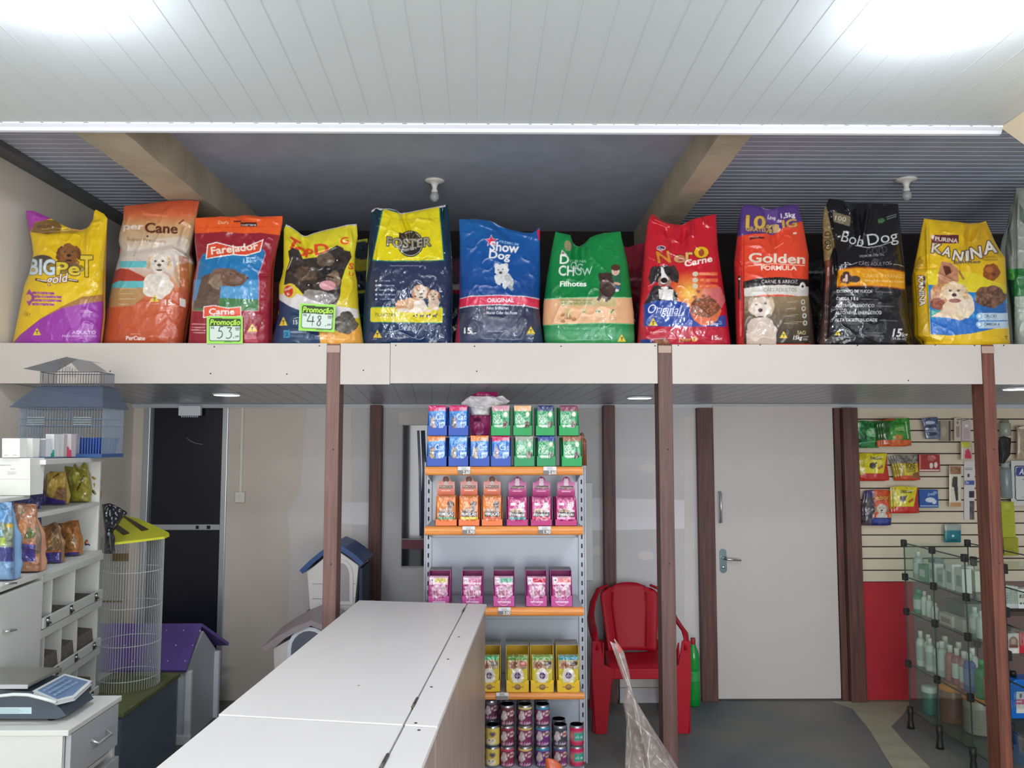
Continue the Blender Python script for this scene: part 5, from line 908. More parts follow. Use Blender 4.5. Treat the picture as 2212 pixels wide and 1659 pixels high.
for x0, x1, bd, fur, lb in [(921, 965, OR, (140, 110, 84), 'blue cat pouch box with orange band at the left end of the lower tier'), (968, 1012, (70, 140, 206), (150, 140, 130), 'blue cat pouch box with blue band in the lower tier'), (1014, 1058, OR, (176, 166, 150), 'blue cat pouch box with orange band below the pink wrapped bag'), (1060, 1104, PK, (140, 120, 140), 'blue cat pouch box with pink band next to the green boxes')]:
    pouchbox(lb, x0, x1, 941, 1006, Bl, cat_paint(bd, fur), GR1, z0=shelf_z[0], H=.165)
for x0, x1, bd, dc_, lb in [(1110, 1155, (120, 120, 96), (120, 84, 66), 'green dog pouch box with silvery band, first green one on the lower tier'), (1159, 1201, (40, 66, 140), (120, 130, 120), 'green dog pouch box with blue band in the lower tier'), (1213, 1258, (146, 96, 64), (84, 60, 44), 'green dog pouch box with brown band at the right end of the lower tier')]:
    pouchbox(lb, x0, x1, 941, 1006, Gr if x0 > 1200 else (30, 140, 84), dc_paint(bd, dc_, light=x0 == 1110), GR1, z0=shelf_z[0], H=.165)
z1_ = shelf_z[0]+.1675
for x0, x1, bd, fur, lb in blue: pouchbox(lb, x0, x1, 876, 939, Bl, cat_paint(bd, fur), GR1, z0=z1_)
for x0, x1, bd, dc_, b2, lb in [(1060, 1103, (206, 150, 160), (110, 84, 66), (206, 150, 160), 'green dog pouch box with pink band, first of the upper tier'), (1108, 1150, (226, 176, 130), (90, 70, 56), (226, 150, 110), 'green dog pouch box with peach band in the upper tier'), (1157, 1199, (30, 44, 96), (110, 96, 80), None, 'green dog pouch box with navy band in the upper tier'), (1207, 1251, (120, 60, 76), (110, 90, 90), (180, 170, 180), 'green dog pouch box with plum band at the right of the upper tier')]:
    pouchbox(lb, x0, x1, 876, 939, Gr, dc_paint(bd, dc_, b2), GR1, z0=z1_)
# row two with header cards
def prim_paint(bg, b2, strip, name):
    def p(c):
        c.rect(-5, -5, 110, 150, bg); c.rect(-5, -5, 110, 10, tuple(x*.85 for x in bg)); c.poly([(6, 30), (40, 24), (60, 50), (10, 60)], b2, .5)
        if name == 'PRIMOCÃO': dog(c, 74, 36, 15, (120, 96, 84), (80, 62, 54)); c.ell(72, 60, 16, 20, (130, 110, 100), tex=.2)
        else: c.ell(72, 42, 17, 17, (222, 200, 206), tex=.08); c.poly([(58, 34), (60, 16), (70, 28)], (222, 196, 202)); c.poly([(76, 28), (88, 16), (88, 36)], (222, 196, 202)); c.ell(66, 40, 2, 2, (50, 40, 60)); c.ell(78, 40, 2, 2, (50, 40, 60)); c.ell(62, 66, 30, 14, (206, 186, 190), tex=.08); c.rect(14, 28, 40, 40, (226, 206, 214))
        c.ell(38, 66, 28, 12, (170, 140, 120), tex=.25); c.rect(8, 72, 92, 92, (44, 38, 38)); c.text(name, 11, 88, 14, (232, 226, 220), w=78, bold=.04); c.rect(4, 94, 96, 104, strip); c.line([(50, 60), (56, 110)], 3, (240, 230, 230), .5); c.rect(0, 112, 100, 140, bg)
    return p
def head_paint(bg, name, animal):
    def p(c):
        c.grad([(0, tuple(min(255, x*1.05) for x in bg)), (60, (222, 170, 170) if name[0:6] == 'PRIMOC' else (206, 140, 180)), (90, bg), (130, bg)])
        if animal == 'd': c.ell(50, 20, 18, 18, (96, 60, 46), tex=.2); dog(c, 50, 24, 12, (110, 84, 70), (60, 44, 40)); c.ell(50, 44, 12, 14, (206, 190, 186))
        else: c.ell(50, 18, 18, 16, tuple(x*.75 for x in bg)); c.ell(50, 26, 14, 13, (220, 196, 210)); c.poly([(38, 20), (40, 8), (48, 16)], (214, 190, 204)); c.poly([(53, 16), (61, 8), (62, 20)], (214, 190, 204)); c.ell(50, 44, 14, 12, (222, 206, 214))
        c.rect(10, 54, 90, 72, (96, 74, 66) if animal == 'd' else (60, 40, 56)); c.text(name, 12, 69, 13, (214, 190, 170), w=76, bold=.03); c.rect(24, 82, 76, 88, (236, 210, 206), .8)
    return p
GR2 = 'pouch boxes on the second shelf'
for x0, x1, st, lb in [(940, 987, (50, 130, 84), 'orange dog pouch box with green strip'), (990, 1036, (200, 196, 40), 'orange dog pouch box with yellow strip'), (1040, 1086, (206, 96, 76), 'orange dog pouch box with red strip')]:
    pouchbox(lb, x0, x1, 1071, 1136, (224, 116, 62), prim_paint((218, 118, 48), (232, 160, 90), st, 'PRIMOCÃO'), GR2, lipf=.2, z0=shelf_z[1], header=(1028, head_paint((214, 110, 78), 'PRIMOCÃO', 'd')))
for x0, x1, st, lb in [(1094, 1141, (60, 140, 140), 'magenta cat pouch box with teal strip'), (1146, 1193, (206, 60, 96), 'magenta cat pouch box with red strip'), (1199, 1247, (226, 150, 190), 'magenta cat pouch box with pale pink strip at the right end')]:
    pouchbox(lb, x0, x1, 1073, 1136, (176, 44, 112), prim_paint((176, 40, 112), (206, 110, 160), st, 'Primogato'), GR2, lipf=.2, z0=shelf_z[1], header=(1029, head_paint((170, 40, 110), 'Primogato', 'c')))
# row three: pink cat pouch boxes, grey closed tops
def wh_paint(strip):
    def p(c):
        c.rect(-5, -5, 110, 150, (170, 60, 124)); c.rect(2, 0, 98, 34, (226, 190, 206)); c.rect(4, 2, 24, 24, (236, 226, 230)); c.text('1+', 6, 20, 14, (90, 30, 70), w=16, bold=.03); c.rect(30, 4, 96, 24, strip); c.poly([(10, 44), (40, 34), (62, 44), (60, 90), (20, 96)], (214, 186, 200), .8, tex=.15); c.ell(76, 50, 16, 15, (206, 180, 186), tex=.15); c.ell(82, 74, 14, 18, (196, 160, 180), tex=.2); c.ell(40, 72, 20, 13, (176, 120, 140), tex=.2); c.line([(30, 40), (38, 100)], 3, (240, 230, 236), .6); c.line([(70, 64), (60, 104)], 3, (240, 230, 236), .6); c.rect(0, 100, 100, 150, (160, 50, 120))
    return p
def wh_box(c):
    c.rect(-5, -5, 110, 60, (188, 74, 146)); c.line([(20, 6), (26, -2), (36, 3), (64, 3), (74, -2), (80, 6)], 2, (236, 200, 226)); c.text('whiskas', 18, 22, 14, (240, 222, 234), w=66, bold=.03); c.line([(28, 26), (40, 34), (60, 34), (72, 26)], 2, (236, 200, 226))
GR3 = 'pink cat pouch boxes on the third shelf'; Gy = mat('grey_card_top', (128, 124, 126), .6)
for x0, x1, st, lb in [(924, 971, (196, 180, 90), 'pink cat pouch box with straw strip, outermost on the left'), (997, 1043, (196, 110, 146), 'pink cat pouch box with mauve strip behind the counter corner'), (1065, 1112, (40, 150, 110), 'pink cat pouch box with green strip above the price ticket'), (1136, 1182, (190, 30, 70), 'pink cat pouch box with crimson strip'), (1190, 1237, (222, 110, 110), 'pink cat pouch box with salmon strip, last on the right')]:
    pouchbox(lb, x0, x1, 1243, 1310, (186, 72, 144), wh_paint(st), GR3, lipf=.31, z0=shelf_z[2], H=.19, D=.19, gtop=Gy, boxprint=wh_box, ptop=1247)
def pe_paint(strip, s2=(190, 60, 56)):
    def p(c):
        c.rect(-5, -5, 110, 150, (206, 186, 60)); c.rect(2, 0, 98, 14, strip); c.rect(4, 15, 96, 48, (176, 146, 116), tex=.15); c.ell(34, 34, 20, 13, (150, 96, 70), tex=.25); c.rect(60, 20, 94, 36, s2); c.lines(62, 24, 28, 2, 6, (236, 226, 214), 2.5); c.ell(50, 74, 30, 30, (222, 214, 200)); c.ell(50, 74, 15, 13, (84, 66, 126)); c.text('Pedigree', 38, 77, 6, (230, 220, 120), w=24); c.line([(54, 20), (46, 96)], 3, (240, 236, 220), .6); c.rect(0, 104, 100, 150, (214, 176, 34))
    return p
def pe_box(c): c.rect(-5, -5, 110, 60, (222, 180, 30)); c.ell(50, 16, 15, 13, (96, 70, 60)); c.ell(50, 14, 11, 8, (170, 130, 60)); c.rect(22, 14, 78, 20, (150, 116, 60), .8)
GR4 = 'yellow dog pouch boxes on the fourth shelf'; Gy2 = mat('grey_card_top2', (150, 144, 138), .6)
for x0, x1, st, s2, lb in [(1033, 1081, (60, 176, 110), (120, 116, 110), 'yellow dog pouch box partly hidden behind the counter corner'), (1093, 1143, (90, 140, 60), (190, 60, 56), 'yellow dog pouch box with green strip and red panel'), (1146, 1197, (96, 150, 70), (70, 60, 50), 'yellow dog pouch box with green strip and dark panel'), (1203, 1253, (30, 130, 150), (70, 60, 50), 'yellow dog pouch box with teal strip, last on the right')]:
    pouchbox(lb, x0, x1, 1418, 1496, (224, 184, 34), pe_paint(st, s2), GR4, lipf=.30, z0=shelf_z[3], H=.235, D=.2, gtop=Gy2, boxprint=pe_box, ptop=1418)
# brown sticks behind the green boxes
for i, (x, y0, y1) in enumerate(((1258, 935, 1000), (1263, 948, 1000))):
    a, b = at(x, y0, 4.52), at(x, y1, 4.52); z0 = shelf_z[0]-.0; 
    t = thing('chew_stick', (a[0], 4.52, z0), ('shorter' if i else 'taller')+' brown wrapped chew stick at the right end of the top shelf', 'dog chew', 'chew sticks')
    MB().tube([(a[0], 4.52, z0), (a[0]-.002, 4.52, a[2]-.01), (a[0]-.006, 4.52, a[2])], [.011, .012, .007], 8).build('stick', mat('brown_chew', (130, 78, 56), .4), t)
    MB().tube([(a[0]-.003, 4.52, a[2]-.03), (a[0]-.003, 4.52, a[2]-.022)], .0135, 8).build('band', mat('tan_band', (176, 120, 80), .5), t)
# pink bag in a white carrier bag on top
def p_pink(c):
    c.rect(300, 0, 1100, 900, (176, 30, 104)); c.poly([(530, 520), (760, 520), (760, 330), (640, 300), (540, 320)], (190, 52, 122), tex=.1); c.poly([(600, 360), (760, 300), (760, 420), (640, 440)], (204, 90, 140), .5); c.line([(560, 470), (750, 450)], 6, (150, 30, 90)); c.ell(620, 365, 40, 26, (120, 40, 80))
sack('pet_food_bag', 'magenta bag wrapped in a white carrier bag on top of the rack', 'pet food bag', [(560, 835), (545, 500), (520, 200)], [(745, 835), (760, 500), (830, 90)], [(520, 130), (600, 95), (640, 76), (720, 80), (830, 80)], 836, 4.60, p_pink, T=.05, fr=(900, 830, 390/1849), m=PGLOSS, seed=77, step=1.5)
def p_wh(c): c.rect(300, 0, 1100, 900, (214, 208, 208)); c.poly([(540, 120), (900, 110), (950, 180), (760, 220)], (228, 224, 224)); c.lines(560, 150, 300, 5, 28, (186, 182, 186), 5, .5)
sack('carrier_bag', 'crumpled white plastic carrier bag around the magenta bag top', 'plastic bag', [(560, 312), (540, 240), (455, 205), (470, 150)], [(750, 312), (755, 240), (900, 215), (955, 175), (940, 150)], [(455, 190), (500, 140), (540, 118), (620, 128), (720, 122), (820, 130), (890, 118), (955, 170)], 315, 4.50, p_wh, T=.035, fr=(900, 830, 390/1849), m=mat('thin_white_plastic', (222, 216, 216), .3, bump=.5, bscale=14), seed=78, wr=.012, step=1.5)
# cans on the base
def can_mesh(root, x, z, r, h, Y, top, label, m_side):
    root = MB().lathe([(r*.93, 0), (r, .003), (r, h-.006), (r*.96, h-.003), (r*.98, h)], (x, Y, z), 22).build('can_body', mat('can_metal', (150, 152, 156), .3, .8), root)
    MB().lathe([(r*.98, h), (r*.90, h+.001), (r*.88, h-.003), (r*.1, h-.003)], (x, Y, z), 22).build('can_lid', mat('can_lid_%s' % top, {'s': (120, 120, 124), 'y': (150, 140, 70), 'b': (56, 90, 110), 'd': (70, 44, 52)}[top], .3, .6), root)
    n, mm = 26, 14; an = np.linspace(math.pi*1.02, math.pi*1.98, n); zz = np.linspace(.008, h-.010, mm)[::-1]
    A, Z = np.meshgrid(an, zz); P = np.stack([x+(r+.0006)*np.cos(A), Y+(r+.0006)*np.sin(A), z+Z], -1)
    cv = Cv(0, 0, 100, 100, (200, 200, 200), ss=1); label(cv); U, V = np.meshgrid(np.linspace(2, 98, n*3), np.linspace(2, 98, mm*3))
    U, V = np.meshgrid(np.linspace(4, 96, n), np.linspace(4, 96, mm)); rgb = cv.sample(U, V)
    link('can_label', gridmesh('can_label', P, rgb, True), m_side, root)
def wl_(bg, band, fur=(206, 190, 190)):
    def p(c): c.rect(0, 0, 100, 100, bg); c.rect(0, 0, 100, 16, band); c.poly([(14, 66), (30, 20), (44, 24), (50, 60), (34, 76)], fur, tex=.15); c.ell(70, 36, 20, 12, (222, 206, 200)); c.ell(70, 36, 14, 7, (150, 84, 80)); c.text('whiskas', 22, 92, 13, (232, 206, 220), w=58, bold=.03); c.line([(26, 70), (34, 98), (66, 98), (74, 70)], 3, (214, 150, 190), .6)
    return p
def pl_(c): c.rect(0, 0, 100, 100, (214, 190, 90)); c.ell(50, 34, 14, 14, (150, 120, 60)); c.ell(50, 34, 9, 8, (70, 70, 110)); c.ell(44, 74, 22, 16, (226, 214, 190)); c.ell(36, 70, 4, 4, (60, 50, 40)); c.ell(52, 70, 4, 4, (60, 50, 40)); c.ell(44, 78, 4, 3, (40, 30, 30)); c.rect(0, 92, 100, 100, (40, 90, 110))
def gl_(c): c.rect(0, 0, 100, 100, (190, 90, 110)); c.rect(0, 0, 100, 24, (200, 30, 80)); c.rect(0, 76, 100, 100, (190, 40, 80)); c.rect(36, 30, 90, 72, (60, 150, 130)); c.text('dog', 44, 58, 14, WH, w=34); c.ell(18, 50, 12, 16, (206, 140, 110))
wc = (118, 36, 84)
hc, rc = .105, .0375
GRC = 'pet food cans stacked on the rack base'
def cans(x, ys, Y, kinds, labels):
    z = .1215; X_ = at(x, 1640, Y)[0]
    for k, lb in zip(kinds, labels):
        t = thing('food_can', (X_, Y, z), lb, 'can', GRC); can_mesh(t, X_, z, rc, hc, Y, k[0], k[1], PMATT); z += hc+.0015
Yc = 4.335
cans(1064, 0, Yc, [('b', pl_)]*2, ['yellow puppy can low in the stack nearest the counter', 'blue-topped can second in the stack nearest the counter'])
cans(1096, 0, Yc, [('d', wl_((130, 34, 66), (190, 70, 90))), ('d', wl_((110, 30, 60), (150, 50, 70))), ('d', wl_((92, 40, 56), (110, 60, 70)))], ['wine-red cat can low in the second stack from the counter', 'wine-red cat can mid-way up the second stack', 'dull maroon cat can topmost of the second stack'])
cans(1134, 0, Yc, [('y', wl_(wc, (226, 190, 110))), ('y', wl_(wc, (214, 180, 96))), ('y', wl_((112, 34, 78), (214, 196, 116)))], ['purple cat can with cream band low in the yellow-banded stack', 'purple cat can with cream band mid-way in the yellow-banded stack', 'purple cat can topmost of the yellow-banded stack'])
cans(1172, 0, Yc, [('b', wl_((104, 40, 120), (40, 140, 180))), ('b', wl_((104, 36, 112), (40, 140, 180))), ('b', wl_(wc, (40, 140, 176)))], ['violet cat can with blue band low in the blue-banded stack', 'violet cat can with blue band mid-way in the blue-banded stack', 'violet cat can topmost of the blue-banded stack'])
cans(1210, 0, Yc, [('s', wl_((120, 40, 90), (70, 90, 140))), ('s', wl_((60, 60, 70), (70, 76, 90)))], ['plum cat can with slate band low in the second stack from the right', 'dark grey can on top of the second stack from the right'])
cans(1246, 0, Yc, [('s', gl_), ('s', gl_)], ['pink and teal dog can low in the right end stack', 'pink and teal dog can on top of the right end stack'])
for i, x in enumerate((1064, 1096, 1134, 1172, 1210)):
    cans(x-3, 0, Yc+.085, [('b' if i % 2 else 's', wl_((96, 36, 66), (120, 110, 120)))]*(3 if i < 4 else 2), ['can in the rear row of stacks, %s of %s' % (('bottom', 'middle', 'top')[q], ('the stack nearest the counter', 'the second stack from the counter', 'the yellow-banded stack', 'the blue-banded stack', 'the slate-banded stack')[i]) for q in range(3)])
# orange card standing in front of the cans
def p_or(c): c.rect(0, 0, 100, 200, (226, 104, 50)); c.poly([(0, 0), (14, 0), (10, 200), (0, 200)], (222, 206, 190))
sack('orange_ball', 'orange rounded toy edge in front of the can stacks', 'toy', [(1178, 1700), (1178, 1640)], [(1216, 1700), (1214, 1655)], [(1178, 1640), (1184, 1637), (1196, 1640), (1206, 1646), (1214, 1655)], 1700, 4.19, lambda c: c.rect(1170, 1600, 1230, 1720, (226, 104, 50)), T=.03, wr=0, m=PGLOSS)
# ================================================= service counter
ZT = 1.0
FR_, FL_ = Vector(atz(1051, 1305, ZT)), Vector(atz(775.5, 1296.5, ZT)); NR_ = Vector(atz(944.7, 1569.5, ZT))
ud = (NR_-FR_); sj = ud.length; ud.normalize(); wd_ = FL_-FR_; wl_c = wd_.length; wn = wd_.normalized()
HG = (Vector(atz(1008.3, 1305, ZT))-FR_).length; LEN = 2.85
MC = Matrix.Translation(FR_) @ Matrix(((ud.x, wn.x, 0, 0), (ud.y, wn.y, 0, 0), (0, 0, 1, 0), (0, 0, 0, 1)))   # x: towards the camera, y: across to the left, z: up from the top
ct = thing('service_counter', (FR_.x+wn.x*wl_c/2+ud.x*LEN/2, FR_.y+ud.y*LEN/2, 0), 'long white-topped service counter with hinged lids running towards the camera', 'counter')
M_side = mat('counter_side_laminate', (176, 158, 144), .4, nscale=2.5, col2=(160, 140, 126), stretch=(6, 6, 1))
M_top = mat('counter_top_white', (226, 222, 219), .42, noise=.02, nscale=3)
def CB(name, m, x0, x1, y0, y1, z0, z1, bev=0): return B(name, m, ct, x0, x1, y0, y1, z0, z1, bevel=bev, M=MC)
CB('side_panel', M_side, .008, LEN, .006, .024, -ZT, -.02); CB('side_panel', M_side, .008, LEN, wl_c-.024, wl_c-.006, -ZT, -.02); CB('end_panel', M_side, .008, .026, .024, wl_c-.024, -ZT, -.02); CB('end_panel', M_side, LEN-.02, LEN, .024, wl_c-.024, -ZT, -.02)
CB('joint_cover', mat('edge_tape', (150, 134, 122), .5), sj-.002, sj+.004, .002, .006, -ZT, -.02)
CB('hinged_lid', M_top, 0, sj-.002, HG+.003, wl_c, -.018, 0, .002); CB('fixed_strip', M_top, 0, sj-.002, 0, HG-.003, -.018, 0, .002)
CB('hinged_lid', M_top, sj+.002, LEN, HG+.003, wl_c-.004, -.022, -.003, .002); CB('fixed_strip', M_top, sj+.002, LEN, 0, HG-.003, -.021, -.003, .002)
M_hin = mat('bronze_hinge', (96, 90, 84), .4, .7)
for px, py in ((1003, 1318), (893, 1518), (838, 1645)):
    q = MC.inverted() @ Vector(atz(px, py, ZT)); f = 1.0 if px > 900 else 1.0
    mb = MB(MC); mb.tube([(q.x-.045, HG, -.001), (q.x+.045, HG, -.001)], .0055, 8); mb.box(q.x-.042, q.x+.042, HG-.004, HG+.004, -.004, .0015); mb.build('hinge', M_hin, ct)
for px, py in ((991, 1376), (968, 1424), (932, 1484), (898, 1562), (905, 1575), (775, 1481)):
    q = MC.inverted() @ Vector(atz(px, py, ZT)); zz = -.003 if py > 1570 else 0
    MB(MC).lathe([(.0055, zz), (.0045, zz+.0012), (.001, zz+.0015)], (q.x, q.y, 0), 10).build('screw', M_nail if px > 800 else M_side, ct)

# ================================================= left-hand white shelving unit (turned a little towards the door)
UX = Vector(at(218, 1190, 3.9)); u_ = Vector((.137, -.9906, 0)).normalized(); v_ = Vector((-u_.y*-1, 0, 0))
v_ = Vector((u_.y, -u_.x, 0))          # inwards, to the wall
MU = Matrix.Translation((UX.x, UX.y, 0)) @ Matrix(((u_.x, v_.x, 0, 0), (u_.y, v_.y, 0, 0), (0, 0, 1, 0), (0, 0, 0, 1)))
def face(px, py, inset=0):
    d = ray(px, py); n = np.array([-v_.x, -v_.y, 0]); o = np.array([UX.x+v_.x*inset, UX.y+v_.y*inset, 0]); c = np.array([0, 0, EYE])
    k = ((o-c) @ n)/(d @ n); return c+d*k
def uof(px, py=1190, inset=0): p = face(px, py, inset); return (Vector(p)-Vector((UX.x, UX.y, 0))).dot(u_)
def yof(px, inset=0): return float(face(px, 1190, inset)[1])
un = thing('shelving_unit', (UX.x, UX.y, 0), 'white laminate shelving unit with bin fronts against the left wall', 'shelf unit')
M_lam = mat('unit_laminate', (206, 206, 200), .45, noise=.03); M_lamd = mat('unit_inner', (178, 178, 172), .6)
def UB(name, m, x0, x1, y0, y1, z0, z1, bev=.0015, kind=None): return B(name, m, un, x0, x1, y0, y1, z0, z1, bevel=bev, M=MU, kind=kind)
DP = .36; um = uof(88); ue = um+.36
zf = lambda y, px=218: float(face(px, y)[2])
zT, z2, z1 = zf(988), zf(1084), zf(1188)
UB('side_panel', M_lam, 0, .016, 0, DP, 0, z1-.018); UB('side_panel', M_lam, 0, .016, .012, DP, z1, zT-.02); UB('side_panel', M_lam, um-.016, um, 0, DP, 0, z1-.018)
UB('back_panel', M_lamd, .016, um+.3, DP-.008, DP, .05, zT-.02); UB('top_shelf', M_lam, 0, um-.01, 0, DP, zT-.02, zT)
UB('shelf', M_lam, .016, um+.02, .012, DP-.01, z2-.018, z2); UB('shelf', M_lam, -.004, um, -.004, DP, z1-.018, z1); zcs = at(30, 1070, yof(40, .06))[2]-.001; UB('shelf', M_lam, um-.0, um+.30, .05, .18, zcs-.016, zcs-.001)
UB('cabinet_top', M_lam, um+.001, ue, -.014, DP, z1-.018, z1+.004); cdoor = UB('cupboard_door', M_white, um+.003, ue, -.016, -.0005, .12, z1-.03); UB('side_panel', M_lam, ue-.016, ue, 0, DP, 0, z1-.019); UB('plinth', M_lam, um, ue-.017, .02, .04, 0, .1)
UB('cabinet_floor', M_lamd, .017, ue-.017, .02, DP-.01, .10, .12)
for py in (1263, 1365):
    p = face(4, py); q = MU.inverted() @ Vector(p); MB(MU).tube([(q.x-.03, -.016, q.z), (q.x-.028, -.036, q.z), (q.x+.028, -.036, q.z+.008), (q.x+.03, -.016, q.z+.008)], .004, 6).build('door_handle', M_chrome, cdoor)
M_rail = mat('bin_rail', (196, 198, 192), .4); M_seed = mat('seed_mix', (120, 112, 98), .9, noise=.4, nscale=90, bump=.6, bscale=120)
UB('bin_rail', M_rail, -.004, um, -.012, 0, zf(1208), zf(1195))
rows = [((1271, 1290), (1292, 1307), (119, 167)), ((1372, 1389), (1391, 1406), (107, 143, 176)), ((1472, 1489), (1491, 1506), (130, 180))]
ztop_ = zf(1208)
for ri, (ra, rb_, divs) in enumerate(rows):
    za0, za1, zb0, zb1 = zf(ra[1]), zf(ra[0]), zf(rb_[1]), zf(rb_[0])
    r_ = UB('bin_rail', M_rail, -.004, um-.017, -.016, -.004, za0, za1); UB('bin_rail', M_rail, -.004, um, -.012, 0, zb0, zb1)
    UB('bin_floor', M_lamd, .017, um-.017, .005, DP-.01, zb1-.016, zb1)
    for d in divs: UB('bin_divider', M_lam, uof(d)-.004, uof(d)+.004, .004, DP-.01, zb1, zb1+.19)
    MB(MU).prism([(.01, zb1), (DP-.012, zb1), (DP-.012, zb1+(.13 if ri else .05)), (.02, zb1+(.09 if ri else .03))], 0, .018, um-.018).build('bird_seed', M_seed, un, kind='stuff')
    for j, px in enumerate(((100, 150, 203), (125, 165, 203), (100, 150, 203))[ri]):
        uu = uof(px); mb = MB(MU); mb.box(uu-.012, uu+.012, -.020, -.016, za0+.004, za1-.002); mb.m = 1; mb.tube([(uu-.02, -.022, za0+.012), (uu, -.028, za0+.018), (uu+.02, -.022, za1-.008)], .005, 6)
        mb.build('latch', [mat('latch_dark', (70, 72, 70), .4, .5), M_chrome], r_)
# goods on the unit; the yellow, orange and blue bags are small pet food sacks
D1 = (0, 920, 240/1327)
def sbag(label, L, R, top, yb, px, inset, cols, seed, T=.035, marks=None, group='small pet food bags on the left unit', bg=None, m=None):
    def p(c):
        for y, cc in cols: c.rect(-50, y, 1400, 1700, cc, tex=.12)
        if marks: marks(c)
    ox, oy, k = D1; zb = z2 if 'middle board' in label else (z1+.004 if 'cupboard' in label or 'behind' in label else z1)
    Yq = yof(px, inset); py = yb*k+oy
    for _ in range(30): py += (at(px, py, Yq)[2]-zb-.002)*F/Yq
    yb = (py-oy)/k
    return sack('small_food_bag', label, 'pet food bag', L, R, top, yb, yof(px, inset), p, T=T, fr=D1, bg=cols[0][1], step=1.6, seed=seed, m=m or PSHINE, wr=.008, group=group)
def mk1(c): c.poly([(560, 560), (780, 550), (790, 720), (700, 720), (620, 880), (560, 800)], (196, 166, 84), tex=.1); c.poly([(620, 620), (700, 560), (710, 580), (640, 625)], (110, 84, 36)); c.poly([(690, 740), (790, 750), (790, 890), (690, 860)], (130, 96, 66), tex=.2); c.poly([(500, 835), (820, 905), (820, 1000), (500, 1000)], (66, 50, 130), tex=.1)
sbag('yellow-topped purple-based bag on the middle board of the left unit', [(535, 980), (525, 850), (555, 560)], [(780, 985), (800, 850), (785, 545)], [(555, 575), (600, 545), (700, 548), (785, 545)], 985, 120, .13, [(500, (150, 116, 52))], 301, marks=mk1)
def mk2(c): c.poly([(870, 470), (920, 560), (900, 700), (870, 640)], (196, 196, 90)); c.poly([(1000, 580), (1015, 600), (930, 775), (905, 770)], (90, 76, 30)); c.line([(960, 500), (1025, 530)], 9, (226, 220, 190)); c.line([(830, 620), (850, 700)], 6, (210, 210, 160))
sbag('crumpled green-yellow bag with pointed top on the middle board', [(800, 940), (790, 700), (770, 470)], [(1060, 930), (1080, 700), (1040, 450)], [(775, 480), (870, 500), (890, 450), (940, 520), (1000, 435), (1040, 470)], 955, 155, .12, [(400, (150, 142, 52))], 302, marks=mk2)
sbag('mustard bag at the far end of the middle board', [(1055, 915), (1070, 700), (1050, 460)], [(1170, 890), (1175, 700), (1180, 455)], [(1050, 470), (1110, 458), (1180, 455)], 925, 200, .045, [(400, (150, 122, 44)), (780, (132, 118, 84))], 303, marks=lambda c: (c.line([(1085, 570), (1180, 556)], 12, (90, 66, 30)), c.ell(1090, 800, 40, 28, (60, 54, 40))))
sbag('blue-wrapped bag lying deep on the middle board', [(365, 930), (360, 770)], [(525, 930), (520, 770)], [(360, 775), (440, 760), (520, 765)], 995, 80, .20, [(700, (70, 74, 120))], 304)
sbag('beige bag standing deep on the middle board beside the white carton', [(372, 770), (368, 640)], [(505, 770), (500, 620)], [(368, 645), (430, 632), (500, 615)], 800, 82, .24, [(600, (150, 140, 104))], 305)
def mk3(x0):
    def f(c): c.poly([(x0, 1520), (x0+260, 1500), (x0+260, 1700), (x0, 1700)], (56, 50, 116), tex=.15); c.line([(x0, 1512), (x0+260, 1496)], 12, (206, 110, 60)); c.poly([(x0+30, 1200), (x0+130, 1180), (x0+150, 1420), (x0+60, 1460)], (190, 130, 60), .6, tex=.15); c.line([(x0+120, 1260), (x0+200, 1400)], 6, (224, 214, 200)); c.poly([(x0+150, 1300), (x0+210, 1380), (x0+130, 1440)], (110, 96, 60), .7)
    return f
sbag('brown orange-striped bag nearest the camera on the lower board', [(510, 1620), (500, 1400), (480, 1200)], [(735, 1600), (740, 1400), (690, 1160)], [(480, 1205), (560, 1190), (640, 1150), (690, 1170)], 1625, 110, .06, [(1100, (128, 96, 66))], 306, marks=mk3(490))
sbag('orange-brown bag in the middle of the lower board', [(725, 1560), (740, 1350), (690, 1160)], [(950, 1540), (965, 1350), (940, 1120)], [(690, 1165), (760, 1160), (850, 1130), (940, 1125)], 1575, 150, .07, [(1100, (160, 104, 56))], 307, marks=mk3(715))
sbag('bright orange bag at the far end of the lower board', [(955, 1480), (985, 1300), (930, 1110)], [(1110, 1440), (1145, 1300), (1110, 1050)], [(930, 1112), (1000, 1105), (1080, 1095), (1112, 1048)], 1500, 185, .08, [(1000, (186, 106, 46))], 308, marks=lambda c: (c.poly([(950, 1420), (1160, 1390), (1160, 1600), (950, 1600)], (60, 44, 100)), c.poly([(1060, 1280), (1140, 1200), (1150, 1380), (1080, 1390)], (110, 90, 50), .7)))
def mkb(c): c.poly([(0, 1160), (170, 1160), (170, 1470), (0, 1450)], (120, 124, 90), .8, tex=.2); c.poly([(0, 900), (60, 960), (90, 1100), (0, 1130)], (86, 140, 186), .8); c.rect(75, 1170, 160, 1215, (190, 156, 60)); c.poly([(0, 1340), (60, 1330), (70, 1420), (0, 1430)], (150, 170, 60)); c.line([(20, 990), (70, 1000), (110, 980)], 9, (60, 80, 110)); c.rect(-60, 1450, 200, 1620, (56, 60, 120), tex=.15); c.line([(10, 1240), (20, 1320)], 16, (140, 200, 226))
sbag('pale blue bag standing on the cupboard at the left edge', [(-120, 1600), (-120, 930)], [(175, 1560), (178, 1300), (140, 910)], [(-120, 900), (0, 915), (70, 905), (140, 912)], 1600, 15, .03, [(900, (110, 144, 176))], 309, marks=mkb, T=.05)
